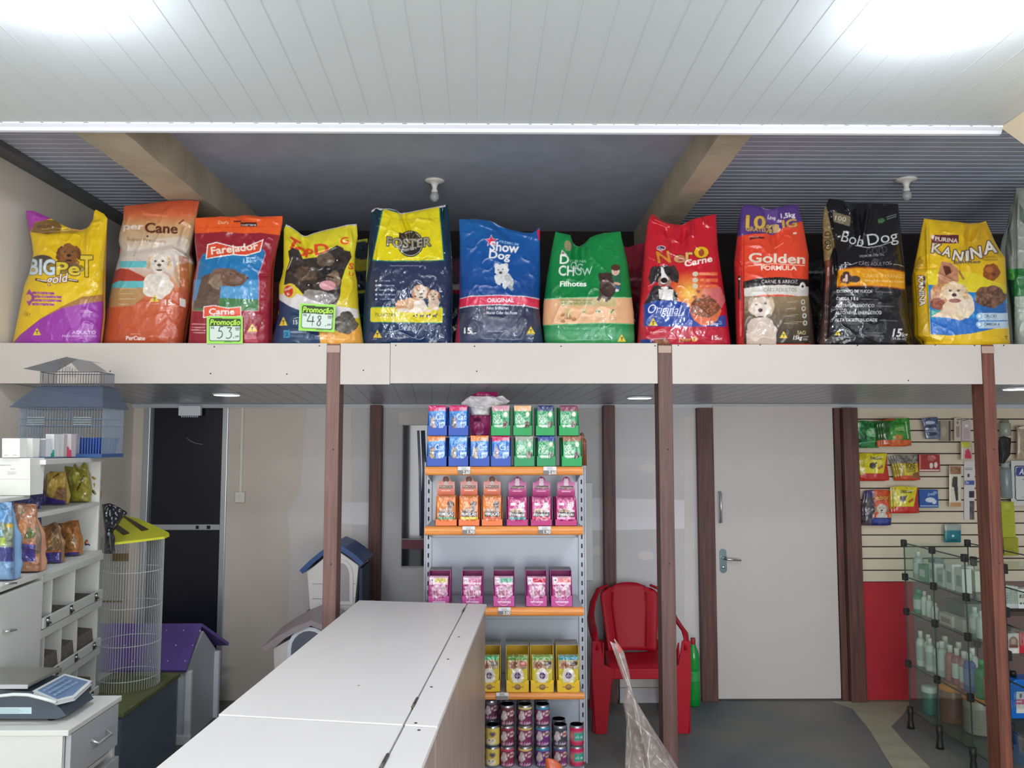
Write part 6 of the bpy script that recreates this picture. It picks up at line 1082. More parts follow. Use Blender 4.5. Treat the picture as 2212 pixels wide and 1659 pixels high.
def mko(c): c.poly([(220, 930), (270, 960), (250, 1050), (210, 1040)], (206, 180, 150)); c.poly([(225, 1120), (330, 1130), (300, 1280), (230, 1300)], (206, 140, 90)); c.poly([(350, 1200), (440, 1290), (380, 1350), (280, 1340)], (96, 104, 60), tex=.2); c.ell(270, 1035, 16, 10, (40, 140, 90)); c.line([(340, 1085), (380, 1080)], 12, (226, 220, 214)); c.poly([(190, 1400), (420, 1415), (420, 1620), (180, 1620)], (66, 58, 130), tex=.15); c.line([(190, 1395), (420, 1410)], 10, (196, 96, 60)); c.poly([(420, 1200), (490, 1220), (500, 1500), (430, 1540)], (120, 112, 92), .8)
sbag('peach-orange bag with violet base standing on the cupboard', [(190, 1560), (180, 1300), (158, 920)], [(490, 1500), (500, 1300), (430, 1100), (440, 930)], [(158, 925), (250, 920), (350, 930), (440, 935)], 1570, 60, .04, [(900, (166, 118, 90))], 310, marks=mko, T=.05)
sbag('violet film bag lying behind the pale blue bag', [(-120, 940), (-120, 885)], [(170, 940), (165, 885)], [(-120, 880), (0, 868), (100, 874), (165, 884)], 945, 18, .14, [(700, (92, 94, 140))], 311, T=.03)
sbag('dark violet bag behind the peach-orange bag', [(172, 940), (170, 860)], [(485, 960), (480, 880)], [(170, 862), (240, 832), (340, 850), (480, 900)], 965, 62, .15, [(700, (76, 76, 128))], 312, T=.03)
# cartons and boxes
def pbox(name, label, cat, px0, py0, px1, py1, Y, D, paint, bgc, group=None, fr=D1, m=None, parts=None):
    """a carton: plain body plus the printed front as its own face"""
    ox, oy, k = fr; a, b = at(ox+px0*k, oy+py1*k, Y), at(ox+px1*k, oy+py0*k, Y)
    t = thing(name, ((a[0]+b[0])/2, Y+D/2, a[2]), label, cat, group)
    B('box_body', m or mat('card_%d_%d_%d' % bgc, bgc, .55), t, a[0], b[0], Y, Y+D, a[2], b[2], bevel=.001)
    if paint: panel('front_print', px0, py0, px1, py1, Y-.0008, paint, t, fr=fr, bg=bgc, th=.0006, step=1.2)
    return t
pbox('carton', 'large white carton with small grey print at the left edge', 'box', -200, 385, 360, 830, yof(40, .06), .10, lambda c: (c.rect(-210, 380, 400, 900, (214, 214, 206)), c.rect(-210, 632, 355, 640, (190, 190, 180)), c.line([(0, 470), (140, 468)], 8, (130, 128, 120)), c.text('Produto', 125, 520, 12, (140, 138, 130), w=50), c.lines(90, 545, 120, 3, 15, (150, 148, 140), 6)), (214, 214, 206))
pbox('carton', 'small square white carton, left of the pair on top of the unit', 'box', 25, 148, 236, 376, yof(26, .08), .05, lambda c: (c.rect(0, 100, 400, 400, (226, 226, 220)), c.text('NOVO PRATO', 40, 190, 14, (170, 170, 164), w=170), c.lines(50, 215, 150, 8, 14, (206, 206, 200), 4), c.rect(50, 340, 100, 360, (186, 184, 178)), c.rect(150, 340, 200, 360, (186, 184, 178))), (226, 226, 220), 'white cartons on the unit')
pbox('carton', 'small narrow white carton, right of the pair on top of the unit', 'box', 244, 147, 392, 376, yof(58, .08), .05, lambda c: (c.rect(0, 100, 400, 400, (228, 228, 222)), c.rect(250, 310, 285, 372, (196, 202, 204)), c.lines(290, 190, 90, 12, 14, (212, 212, 206), 4)), (228, 228, 222), 'white cartons on the unit')
for i, (x0, x1, y0, bc, fc, lb) in enumerate([(398, 430, 175, (166, 172, 176), (140, 146, 150), 'slim grey bottle box beside the narrow white carton'), (436, 478, 165, (176, 180, 184), (150, 156, 160), 'grey curved-print bottle box beside the slim grey one'), (484, 545, 150, (214, 216, 218), (196, 200, 204), 'white bottle box with a blank front'), (548, 648, 98, (206, 206, 208), (30, 140, 120), 'tall bottle box with a teal foot'), (652, 705, 98, (220, 218, 216), (214, 166, 40), 'tall bottle box with a yellow foot'), (708, 742, 100, (190, 180, 176), (206, 130, 70), 'tall bottle box with an orange foot'), (746, 852, 96, (200, 190, 192), (190, 60, 90), 'tall bottle box with a crimson foot'), (856, 893, 98, (196, 186, 190), (176, 110, 140), 'tall bottle box with a mauve foot')]):
    def pp(c, x0=x0, x1=x1, y0=y0, bc=bc, fc=fc, i=i):
        c.rect(x0-5, y0-5, x1+5, 400, bc); 
        if i >= 3: c.rect(x0-5, 285+(i % 3)*8, x1+5, 400, fc); c.ell((x0+x1)/2, 290, (x1-x0)*.3, 46, bc if i < 5 else fc); c.text('Pet', x0+(x1-x0)*.62, 300, 20, (110, 110, 120), w=52, rot=-1.5); c.lines(x0+8, 120, (x1-x0)*.6, 2, 14, (140, 140, 144), 6)
        else: c.ell((x0+x1)/2, 310, (x1-x0)*.35, 70, fc); c.lines(x0+6, 200, (x1-x0)*.7, 2, 16, (130, 134, 138), 5)
    pbox('bottle_box', lb, 'box', x0, y0, x1, 370, yof((x0+x1)/2*.181, .07), .045, pp, bc, 'bottle boxes on top of the unit')
# blue tray
a, b = at(163, 986, yof(190, .05)), at(223, 947, yof(190, .05)); Yt = yof(190, .05)
t = thing('plastic_tray', ((a[0]+b[0])/2, Yt+.09, a[2]), 'deep blue plastic tray on top of the unit at its far end', 'tray')
M_blue = mat('blue_plastic', (24, 62, 140), .35); xm = (a[0]+b[0])/2; hw = (b[0]-a[0])/2
mb = MB(); z0, z1_t = zT+.002, b[2]
mb.add([(xm-hw*.8, Yt, z0), (xm+hw*.75, Yt, z0), (xm+hw*.75, Yt+.15, z0), (xm-hw*.8, Yt+.15, z0), (xm-hw, Yt-.015, z1_t), (xm+hw*.95, Yt-.015, z1_t), (xm+hw*.95, Yt+.165, z1_t), (xm-hw, Yt+.165, z1_t)], [(3, 2, 1, 0), (0, 1, 5, 4), (1, 2, 6, 5), (2, 3, 7, 6), (3, 0, 4, 7)])
mb.build('tray_body', M_blue, t, solid=.003)
mb = MB(); q = [(xm-hw, Yt-.015, z1_t), (xm+hw*.95, Yt-.015, z1_t), (xm+hw*.95, Yt+.165, z1_t), (xm-hw, Yt+.165, z1_t), (xm-hw, Yt-.015, z1_t)]; mb.tube(q, .004, 6); mb.build('tray_rim', M_blue, t)
B('clip', M_trim, t, xm-hw*.95, xm-hw*.3, Yt-.01, Yt+.0, z0+.0, z0+.012)

# ---------------- wire cages
M_wire = mat('blue_wire', (120, 134, 150), .4, .3); M_wired = mat('dark_wire', (86, 90, 98), .4, .4); M_roofc = mat('cage_roof', (98, 104, 116), .5); M_cblue = mat('cage_blue', (52, 84, 130), .45)
def wires(mb, x0, x1, y0, y1, z0, z1, n, r=.0011, ny=None, rails=()):
    ny = ny or n
    for i in range(n+1):
        x = x0+(x1-x0)*i/n
        for y in (y0, y1): mb.tube([(x, y, z0), (x, y, z1)], r, 4, cap=False)
    for i in range(1, ny):
        y = y0+(y1-y0)*i/ny
        for x in (x0, x1): mb.tube([(x, y, z0), (x, y, z1)], r, 4, cap=False)
    for z in (z0, z1)+tuple(rails): mb.tube([(x0, y0, z), (x1, y0, z), (x1, y1, z), (x0, y1, z), (x0, y0, z)], r*1.6, 4)
    return mb
Yg = 3.72; gx = lambda px, Y=Yg: at(px, 900, Y)[0]; gz = lambda py, Y=Yg: at(130, py, Y)[2]
t = thing('bird_cage', (gx(132), Yg+.12, zT), 'lower blue wire bird cage standing on the left unit', 'bird cage', 'bird cages on the left unit')
mb = wires(MB(), gx(42), gx(222), Yg, Yg+.2, zT+.016, gz(882), 30, rails=(gz(905), gz(920))); 
for z in (gz(905), gz(920)): mb.tube([(gx(42), Yg+.1, z), (gx(222), Yg+.1, z)], .0018, 4)
mb.build('wire_bars', M_wire, t, kind='stuff')
mb = MB(); mb.add([(gx(28), Yg-.03, gz(880)), (gx(228), Yg-.03, gz(880)), (gx(228), Yg+.23, gz(880)), (gx(28), Yg+.23, gz(880)), (gx(66), Yg+.03, gz(834)), (gx(212), Yg+.03, gz(834)), (gx(212), Yg+.17, gz(834)), (gx(66), Yg+.17, gz(834))], [(0, 1, 5, 4), (1, 2, 6, 5), (2, 3, 7, 6), (3, 0, 4, 7), (4, 5, 6, 7)])
mw = mat('cage_mesh_roof', (84, 98, 120), .6, alpha=.34); mb.build('roof', mw, t, solid=.002)
B('base', M_cblue, t, gx(40), gx(224), Yg-.005, Yg+.205, zT+.001, zT+.018)
for px in (60, 160):
    mb = MB()
    for k in range(4): mb.box(gx(px), gx(px+38), Yg-.006, Yg-.003, gz(918-k*5), gz(916-k*5))
    mb.build('feeder_door', mat('pale_wire_card', (120, 134, 134), .6), t)
t = thing('bird_cage', (gx(140), Yg+.1, gz(833)), 'upper wire bird cage with a gabled roof seen before the fascia board', 'bird cage', 'bird cages on the left unit')
zb_, ze = gz(833), gz(802); mb = wires(MB(), gx(75), gx(205), Yg+.03, Yg+.17, zb_+.002, ze, 22)
ap = gz(766); 
for i in range(12):
    x = gx(77)+(gx(150)-gx(77))*i/11; h = ze+(ap-ze)*(1-abs(i/11*2-1))*.9; mb.tube([(x, Yg+.03, ze), (x, Yg+.03, h)], .0011, 4)
for i in range(6):
    x = gx(130)+(gx(158)-gx(130))*i/5; mb.tube([(x, Yg+.0, ze-.03), (x, Yg, gz(797)+.012*(1-abs(i/2.5-1)))], .0011, 4)
mb.build('wire_bars', M_wired, t, kind='stuff')
mb = MB(); mb.add([(gx(48), Yg-.01, gz(797)), (gx(124), Yg-.03, gz(808)), (gx(112), Yg+.10, ap), (gx(112)-.0, Yg+.2, ap), (gx(60), Yg+.2, gz(797)), (gx(160), Yg+.02, gz(800)), (gx(227), Yg+.0, gz(803)), (gx(165), Yg+.12, gz(776)), (gx(170), Yg+.2, gz(776))], [(0, 1, 2), (2, 3, 4, 0), (2, 7, 5), (5, 6, 7), (7, 8, 3, 2)])
mb.build('roof', mat('cage_roof_sheet', (120, 122, 126), .5, alpha=.5), t, solid=.0015)
B('base', M_wired, t, gx(73), gx(207), Yg+.028, Yg+.172, zb_, zb_+.003)
# tall round cage with a yellow lid on a fish tank
Yk = 4.22; kc = at(283, 1300, Yk+.16); rr_ = (at(346, 1300, Yk+.16)[0]-at(221, 1300, Yk+.16)[0])/2
zk0, zk1 = at(283, 1478, Yk+.16)[2], at(283, 1160, Yk+.16)[2]
t = thing('bird_cage', (kc[0], Yk+.16, zk0), 'tall round white wire cage under a yellow lid beside the left unit', 'bird cage')
mb = MB()
for i in range(72):
    an = 2*math.pi*i/72; mb.tube([(kc[0]+rr_*math.cos(an), Yk+.16+rr_*math.sin(an), zk0), (kc[0]+rr_*math.cos(an), Yk+.16+rr_*math.sin(an), zk1)], .0013, 4, cap=False)
for py in (1476, 1400, 1318, 1240, 1166):
    z = at(283, py, Yk)[2]; mb.tube([(kc[0]+rr_*math.cos(a), Yk+.16+rr_*math.sin(a), z) for a in [k*math.pi/16 for k in range(33)]], .0022, 4, cap=False)
mb.build('wire_bars', mat('white_wire', (190, 194, 192), .4), t, kind='stuff')
for py, px0, px1 in ((1203, 246, 282), (1298, 226, 270)):
    mb = MB(); q0, q1 = at(px0, py, Yk+.02), at(px1, py, Yk+.02)
    for k in range(6): x = q0[0]+(q1[0]-q0[0])*k/6; mb.box(x, x+.008, Yk+.0, Yk+.012, q0[2]-(.02 if py < 1250 else .004), q0[2]+(.02 if py < 1250 else .004))
    mb.build('door_grille', mat('brass_dull', (110, 96, 66), .5), t, kind='stuff')
lid = [(238, 1132, 4.40), (262, 1112, 4.62), (300, 1120, 4.62), (340, 1138, 4.52), (364, 1150, 4.40), (366, 1154, 4.30), (355, 1159, 4.22), (300, 1166, 4.10), (246, 1172, 4.06)]
mb = MB(); p3_q = [Vector(at(*q)) for q in ((246, 1172, 4.08), (366, 1154, 4.30), (300, 1118, 4.60))]
pl_n = (p3_q[1]-p3_q[0]).cross(p3_q[2]-p3_q[0]).normalized(); pl_n = pl_n if pl_n.z > 0 else -pl_n
def onlid(px, py, off=.002):
    d = Vector(ray(px, py)); o = Vector((0, 0, EYE)); k = (p3_q[0]+pl_n*off-o).dot(pl_n)/d.dot(pl_n); return o+d*k
pts_ = [onlid(q[0], q[1], 0) for q in lid]; n = len(pts_); mb.add(pts_+[p-Vector((0, 0, .012)) for p in pts_], [tuple(range(n)), tuple(range(n, 2*n))[::-1]]+[(i, (i+1) % n, n+(i+1) % n, n+i) for i in range(n)])
mb.build('lid', mat('yellow_plastic', (206, 206, 44), .4), t)
for quad in (((262, 1112), (274, 1116), (321, 1143), (306, 1146)), ((240, 1133), (250, 1130), (280, 1151), (266, 1155))):
    q = [onlid(*p, off=.004) for p in quad]; q2 = [p-pl_n*.0035 for p in q]
    MB().add(q+q2, [(0, 1, 2, 3), (7, 6, 5, 4), (0, 1, 5, 4), (1, 2, 6, 5), (2, 3, 7, 6), (3, 0, 4, 7)]).build('tape_strip', mat('brown_tape', (58, 46, 34), .35), t)
sack('bin_bag', 'crumpled black plastic bag hanging by the yellow cage lid', 'plastic bag', [(224, 1194), (226, 1150), (220, 1090)], [(242, 1196), (240, 1150), (262, 1122), (276, 1108)], [(220, 1090), (235, 1087), (250, 1092), (262, 1100), (276, 1110)], 1196, 4.02, lambda c: (c.rect(200, 1080, 290, 1200, (34, 36, 44)), c.line([(236, 1150), (240, 1190)], 3, (90, 90, 96))), T=.03, wr=.012, m=PSHINE, seed=33, step=1.5)
# fish tank with an olive lid under it
zz = zk0-.002; c1, c2 = atz(372, 1452, zz), atz(286, 1541, zz)
X1 = (c1[0]+c2[0])/2; t = thing('glass_tank', (X1-.25, 4.2, 0), 'old glass fish tank with an olive lid under the round cage', 'fish tank')
y0, y1 = max(c2[1], 3.93), c1[1]; x0 = kc[0]-rr_-.04
B('lid', mat('olive_lid', (104, 108, 66), .6, noise=.25, nscale=20), t, x0, X1, y0, y1, zz-.025, zz-.001, bevel=.004)
M_tank = mat('tank_glass', (104, 120, 134), .15, alpha=.6)
for a in ((x0+.01, x0+.016, y0+.01, y1-.01), (X1-.016, X1-.01, y0+.01, y1-.01), (x0+.016, X1-.016, y0+.01, y0+.016), (x0+.016, X1-.016, y1-.016, y1-.01)): B('glass_pane', M_tank, t, *a, .02, zz-.026)
B('base', M_cblue, t, x0+.005, X1-.005, y0+.005, y1-.005, 0, .02); 
MB().box(x0+.02, X1-.02, y0+.02, y1-.02, .021, .09).build('gravel', mat('tank_gravel', (80, 96, 104), .9, noise=.4, nscale=60), t, kind='stuff')

# ---------------- dog houses
def shell(name, m, parent, pts, faces, solid=.012): return MB().add(pts, faces).build(name, m, parent, solid=solid)
# purple one: ridge runs left-right
Ya, Yb, Yc_ = 4.93, 5.22, 5.50
rz, ez = at(330, 1350, Yb)[2], at(330, 1450, Ya)[2]; xl, xr = at(200, 1400, Yb)[0], at(436, 1350, Yb)[0]; xr2 = at(402, 1452, Ya)[0]
t = thing('dog_house', ((xl+xr)/2, Yb, 0), 'white plastic dog house with a purple roof before the dark doorway', 'dog house')
M_pur = mat('purple_plastic', (104, 84, 158), .35); M_hw = mat('house_white', (196, 202, 208), .45)
mb = MB(); mb.add([(xl, Ya, ez), (xr2, Ya, ez), (xr, Yb, rz), (xl, Yb, rz)], [(0, 1, 2, 3)]); mb.add([(xl, Yb, rz), (xr, Yb, rz), (xr2+.06, Yc_, ez+.02), (xl, Yc_, ez+.02)], [(0, 1, 2, 3)]); mb.build('roof', M_pur, t, solid=.02)
mb = MB()
for i in range(7):
    for j in range(3):
        f = (j+.5)/3; x = xl+.05+(xr2-xl-.08)*i/6+f*.02; y = Ya+(Yb-Ya)*f; z = ez+(rz-ez)*f; mb.lathe([(.006, .0), (.005, .014), (.001, .016)], (x, y, z), 6)
mb.build('roof_studs', mat('pale_stud', (190, 176, 226), .3), t, kind='stuff')
MB().prism([(Ya+.05, 0.0), (Yc_-.05, 0), (Yc_-.05, ez), (Yb, rz-.04), (Ya+.05, ez)], 0, xl+.02, xr2-.01).build('body', M_hw, t)
for q in ((Ya+.03, Ya+.07), (Yc_-.07, Yc_-.03)): B('corner_post', M_trim, t, xr2-.02, xr2+.02, q[0], q[1], 0, ez-.01, bevel=.008)
B('sill', M_trim, t, xl, xr2+.025, Ya+.02, Ya+.05, .0, .06, bevel=.008)
# white one with a greyish roof, gable to the camera
def gable(label, apex, eaveL, eaveR, base_y, Y0, Y1, m_roof, m_body, inset, th=.03, rise=0, opening=None, z0=None, over=.03, cat='dog house'):
    A, L, R_ = Vector(at(*apex, Y0)), Vector(at(*eaveL, Y0)), Vector(at(*eaveR, Y0)); zb = at(apex[0], base_y, Y0)[2] if z0 is None else z0
    t = thing('dog_house', (A.x, (Y0+Y1)/2, zb), label, cat); D = Vector((0, Y1-Y0, rise))
    mb = MB(); mid = lambda P, Q, f, b: P+(Q-P)*f+Vector((0, 0, b))
    prof = [L, mid(L, A, .33, .012), mid(L, A, .66, .012), A, mid(A, R_, .33, .012), mid(A, R_, .66, .012), R_]
    vs = prof+[p+D for p in prof]; mb.add(vs, [(i, i+1, 8+i, 7+i) for i in range(6)]); mb.build('roof', m_roof, t, solid=th)
    fx = lambda X_, k: X_+(A.x-X_)*k
    bl, br = fx(L.x, inset), fx(R_.x, inset); zl, zr = L.z+(A.z-L.z)*inset-th, R_.z+(A.z-R_.z)*inset-th; za = A.z-th*.9
    Yf = Y0+over; w_ = br-bl
    bb, bc = bl+w_*.07, br-w_*.07
    pr = [(bb, zb), (bc, zb), (br, zr), (A.x, za), (bl, zl)]
    mb = MB(); n = 5; vs = [(p[0], Yf, p[1]) for p in pr]+[(p[0], Y1-over, p[1]) for p in pr]; mb.add(vs, [(4, 3, 2, 1, 0), (5, 6, 7, 8, 9)]+[(i, (i+1) % n, n+(i+1) % n, n+i) for i in range(n)]); mb.build('body', m_body, t)
    if opening:
        cx, cz, ow, oh, mo, mf = opening; c = Vector(at(cx, cz, Yf)); 
        arch = lambda e: [(c.x-ow-e, zb+.06-e), (c.x+ow+e, zb+.06-e)]+[(c.x+(ow+e)*math.cos(a)*.96, c.z+(oh+e)*math.sin(a)) for a in [k*math.pi/10 for k in range(11)]]
        MB().prism(arch(.022), 1, Yf-.012, Yf-.001).build('door_surround', mf, t); MB().prism(arch(0), 1, Yf-.014, Yf-.0125).build('opening', mo, t)
    return t
M_bw = mat('beige_white_plastic', (206, 202, 198), .4); M_br = mat('taupe_roof', (158, 146, 148), .45); M_op = mat('house_inside', (96, 100, 110), .7)
gable('low white dog house with a taupe roof and arched opening, behind the counter', (672, 1346), (570, 1402), (775, 1402), 1590, 4.62, 5.02, M_br, M_bw, .18, opening=(668, 1400, .105, .10, M_op, M_trim), z0=0.0, rise=.02)
M_rb = mat('blue_roof', (34, 72, 128), .4, noise=.2)
zs = at(720, 1318, 5.12)[2]
t = gable('small cream dog house with a blue roof on a stand behind the left post', (722, 1178), (650, 1236), (782, 1219), 1318, 5.08, 5.46, M_rb, M_bw, .16, opening=(738, 1245, .055, .085, mat('clear_flap', (150, 146, 146), .3), M_bw), z0=zs, rise=.0)
for py in (1262, 1294):
    z = at(700, py, 5.1)[2]; MB().box(t.location.x-.14, t.location.x+.135, 5.106, 5.11, z, z+.003).build('groove', mat('groove_grey', (150, 148, 146), .7), t)
B('navy_side_wall', mat('navy_side', (40, 52, 76), .6), t, t.location.x+.15, t.location.x+.17, 5.14, 5.42, zs, zs+.26)  # dark blue right-hand wall of the house
t2_ = thing('stand', (t.location.x, 5.27, 0), 'dark wooden stand carrying the blue-roofed dog house', 'stand')
B('stand_top', M_wood, t2_, t.location.x-.17, t.location.x+.2, 5.10, 5.46, zs-.03, zs-.001)
for sx in (-.16, .16):
    for sy in (5.12, 5.42): B('leg', M_wood, t2_, t.location.x+sx, t.location.x+sx+.03, sy, sy+.03, 0, zs-.03)

# ---------------- cabinet with the shop scale
zc_ = .90; A_ = atz(148, 1577, zc_); B_ = atz(258, 1502, zc_); X1 = A_[0]; X0 = X1-.36; Y0, Y1 = A_[1], B_[1]
t = thing('drawer_cabinet', ((X0+X1)/2, (Y0+Y1)/2, 0), 'low white drawer cabinet carrying the shop scale', 'cabinet')
B('top', M_lam, t, X0, X1+.002, Y0-.004, Y1, zc_-.018, zc_, bevel=.002); B('side_panel', M_white, t, X0, X1-.018, Y0, Y0+.016, 0, zc_-.018); B('back_panel', M_lam, t, X0, X1-.018, Y1-.016, Y1, 0, zc_-.018); B('side_panel', M_lam, t, X0, X0+.016, Y0+.016, Y1-.016, 0, zc_-.018)
B('inner_shelf', M_lam, t, X0+.016, X1-.03, Y0+.017, Y1-.017, zc_-.21, zc_-.195)
M_grey = mat('drawer_grey', (168, 172, 176), .45)
d_ = B('drawer', M_grey, t, X1-.018, X1, Y0+.018, Y1-.018, zc_-.17, zc_-.022, bevel=.002)
d2_ = B('cupboard_door', M_grey, t, X1-.018, X1, Y0+.002, Y1-.002, .05, zc_-.215, bevel=.002)
ym = (Y0+Y1)/2+.02; MB().tube([(X1, ym-.05, zc_-.085), (X1+.022, ym-.045, zc_-.098), (X1+.024, ym+.045, zc_-.098), (X1, ym+.05, zc_-.085)], .0045, 8).build('drawer_pull', M_alu, d_); 
sc_t = thing('shop_scale', (X0+.2, Y0+.14, zc_), 'grey electronic shop scale with steel platter and blue keypad', 'scale')
zp = at(30, 1478, Y0+.06)[2]; xr_ = at(62, 1478, Y0+.06)[0]; yb2 = atz(30, 1441, zp)[1]; xl_ = xr_-.22
B('platter', mat('steel', (168, 168, 160), .3, .85), sc_t, xl_, xr_, Y0+.06, yb2, zp-.012, zp, bevel=.004)
B('platter_edge', M_alu, sc_t, xl_, xr_-.001, Y0+.056, Y0+.0595, zp-.014, zp-.0005)
B('neck', M_black, sc_t, xl_+.04, xr_-.05, Y0+.09, yb2-.03, zc_+.04, zp-.013)
M_scd = mat('scale_dark', (66, 76, 86), .5)
MB().prism([(xl_, zc_+.012), (xr_+.09, zc_+.010), (xr_+.12, zc_+.02), (xr_+.10, zc_+.045), (xr_+.02, zp-.030), (xr_-.10, zp-.022), (xl_, zp-.03)], 1, Y0+.075, yb2-.01).build('scale_body', M_scd, sc_t)
for fx_ in (xl_+.03, xr_+.06):
    for fy in (Y0+.1, yb2-.04): MB().lathe([(.012, 0), (.014, .012)], (fx_, fy, zc_), 10).build('foot', M_black, sc_t)
cr = [Vector(at(72, 1493, Y0+.055)), Vector(at(122, 1514, Y0+.045)), Vector(at(160, 1505, Y0+.11)), Vector(at(197, 1471, Y0+.25)), Vector(at(140, 1456, Y0+.27))]
mb = MB(); n = 5; dn = Vector((0, 0, .012)); mb.add(cr+[p-dn for p in cr], [(0, 1, 2, 3, 4), (9, 8, 7, 6, 5)]+[(i, (i+1) % n, n+(i+1) % n, n+i) for i in range(n)]); mb.build('keypad_rim', mat('scale_white', (196, 200, 198), .3), sc_t, bevel=.003)
cc = sum(cr, Vector())/5; kp = [cc+(p-cc)*.86+Vector((0, 0, .002)) for p in cr]; mb = MB(); mb.add(kp+[p-Vector((0, 0, .004)) for p in kp], [(0, 1, 2, 3, 4), (9, 8, 7, 6, 5)]+[(i, (i+1) % n, n+(i+1) % n, n+i) for i in range(n)]); kpad = mb.build('keypad', mat('keypad_blue', (96, 118, 148), .35), sc_t)
mb = MB()
for i in range(7):
    for j in range(3):
        a_ = kp[0]+(kp[4]-kp[0])*(.1+.12*i); b_ = kp[1]+(kp[3]-kp[1])*(.1+.12*i); q = a_+(b_-a_)*(.2+.27*j)+Vector((0, 0, .001)); mb.box(q.x-.006, q.x+.006, q.y-.006, q.y+.006, q.z-.002, q.z+.0008)
mb.build('keys', mat('keys_pale', (126, 146, 172), .4), kpad, kind='stuff')
path = [(at(-30, 1522, Y0+.03)), at(0, 1503, Y0+.03), at(30, 1500, Y0+.03), at(62, 1501, Y0+.03), at(90, 1508, Y0+.035), at(122, 1517, Y0+.04)]
MB().tube(path, .007, 8, flat=(1, .8)).build('front_rim', MATS['scale_white'], sc_t)
panel('rating_label', 0, 0, 100, 18, Y0+.0735, lambda c: (c.rect(0, 0, 100, 20, (176, 200, 204)), c.lines(5, 4, 90, 3, 5, (120, 140, 146), 2)), sc_t, fr=(-10, 1528, .78), th=.0012)
# ================================================= red plastic armchair
M_red = mat('red_plastic', (158, 8, 30), .5)
M_red.node_tree.nodes['Principled BSDF'].inputs['Specular IOR Level'].default_value = .3
YA, YB_ = 5.13, 5.59; xc = at(1386, 1500, YA)[0]
ch = thing('plastic_chair', (xc, 5.18, 0), 'red moulded plastic armchair behind the middle post', 'chair')
zs_ = .415
P = []
for j in range(15):
    t_ = j/14; z = zs_+.0+t_*.44; y = YB_-.10+.13*t_; hw = .165+.05*t_ if t_ < .8 else .205-(t_-.8)**2*1.6
    row = []
    for i in range(17):
        s_ = i/16*2-1; row.append((xc+s_*hw, y+.035*(1-s_*s_)*(1-.4*t_)-.012*(abs(s_) > .72)*1, z-(.05*abs(s_)**3 if t_ > .9 else 0)*((t_-.9)*10)))
    P.append(row)
MB().grid(P).build('backrest', M_red, ch, solid=.012)
for sx in (-.12, .12): MB().tube([(xc+sx*.8, YB_-.085, zs_+.03), (xc+sx, YB_-.02, zs_+.30), (xc+sx*.95, YB_-.005, zs_+.38)], .005, 6).build('back_rib', M_red, ch)
P = []
for j in range(12):
    t_ = j/11; y = YA+.02+(YB_-.10-YA-.02)*t_; hw = .215-.03*t_; row = []
    for i in range(13): s_ = i/12*2-1; row.append((xc+s_*hw, y, zs_-.018+.018*s_*s_-(.035*(1-t_*5)**2 if t_ < .2 else 0)+.008*t_))
    P.append(row)
MB().grid(P).build('seat', M_red, ch, solid=.012)
B('front_apron', M_red, ch, xc-.205, xc+.205, YA+.012, YA+.026, zs_-.085, zs_-.02, bevel=.006)
for sx in (-1, 1):
    pts_ = [(xc+sx*.150, YB_+.025, zs_+.425), (xc+sx*.215, YB_+.005, zs_+.40), (xc+sx*.262, YB_-.05, zs_+.32), (xc+sx*.285, YB_-.13, zs_+.24), (xc+sx*.292, YB_-.26, zs_+.215), (xc+sx*.295, YA+.06, zs_+.20), (xc+sx*.292, YA+.012, zs_+.17), (xc+sx*.288, YA, zs_+.10)]
    MB().tube(pts_, [.02, .026, .028, .03, .03, .03, .028, .026], 8, flat=(1, .45)).build('armrest', M_red, ch)
    o, i0 = sx*.300, sx*.19
    mb = MB(); 
    for ya, yb_, a_, b_ in ((YA-.01, YA+.004, (.31, .285), (.205, .245)), ):
        mb.prism([(xc+sx*.315, zs_+.16), (xc+sx*.262, zs_+.16), (xc+sx*.235, zs_+.01), (xc+sx*.165, zs_-.02), (xc+sx*.19, zs_-.10), (xc+sx*.225, .0), (xc+sx*.295, .0), (xc+sx*.318, zs_-.05)], 1, ya, yb_)
    mb.prism([(YA+.003, zs_+.15), (YA+.10, zs_+.02), (YA+.06, 0), (YA+.003, 0)], 0, xc+sx*.235, xc+sx*.247); mb.prism([(YA+.003, zs_+.15), (YA+.09, zs_+.02), (YA+.05, 0), (YA+.003, 0)], 0, xc+sx*.300, xc+sx*.31)
    mb.build('leg', M_red, ch, bevel=.004)
    mb = MB(); mb.prism([(xc+sx*.15, zs_+.05), (xc+sx*.26, zs_+.05), (xc+sx*.285, 0), (xc+sx*.235, 0)], 1, YB_+.02, YB_+.03); mb.prism([(YB_-.04, zs_+.05), (YB_+.021, zs_+.05), (YB_+.021, 0), (YB_-.02, 0)], 0, xc+sx*.20, xc+sx*.212); mb.build('leg', M_red, ch, bevel=.003)
# white plinth seen under the seat
q0, q1 = at(1335, 1503, YW-.05), at(1420, 1458, YW-.05)
wb2 = thing('plinth_box', ((q0[0]+q1[0])/2, YW-.07, 0), 'pale low masonry ledge on the wall behind the red chair', 'ledge')
B('ledge_block', M_wallg, wb2, q0[0]+.01, q1[0]+.05, YW-.08, YW-.001, 0, q1[2]-.08); B('ledge_top', M_patch, wb2, q0[0]+.01, q1[0]+.05, YW-.08, YW-.001, q1[2]-.076, q1[2])
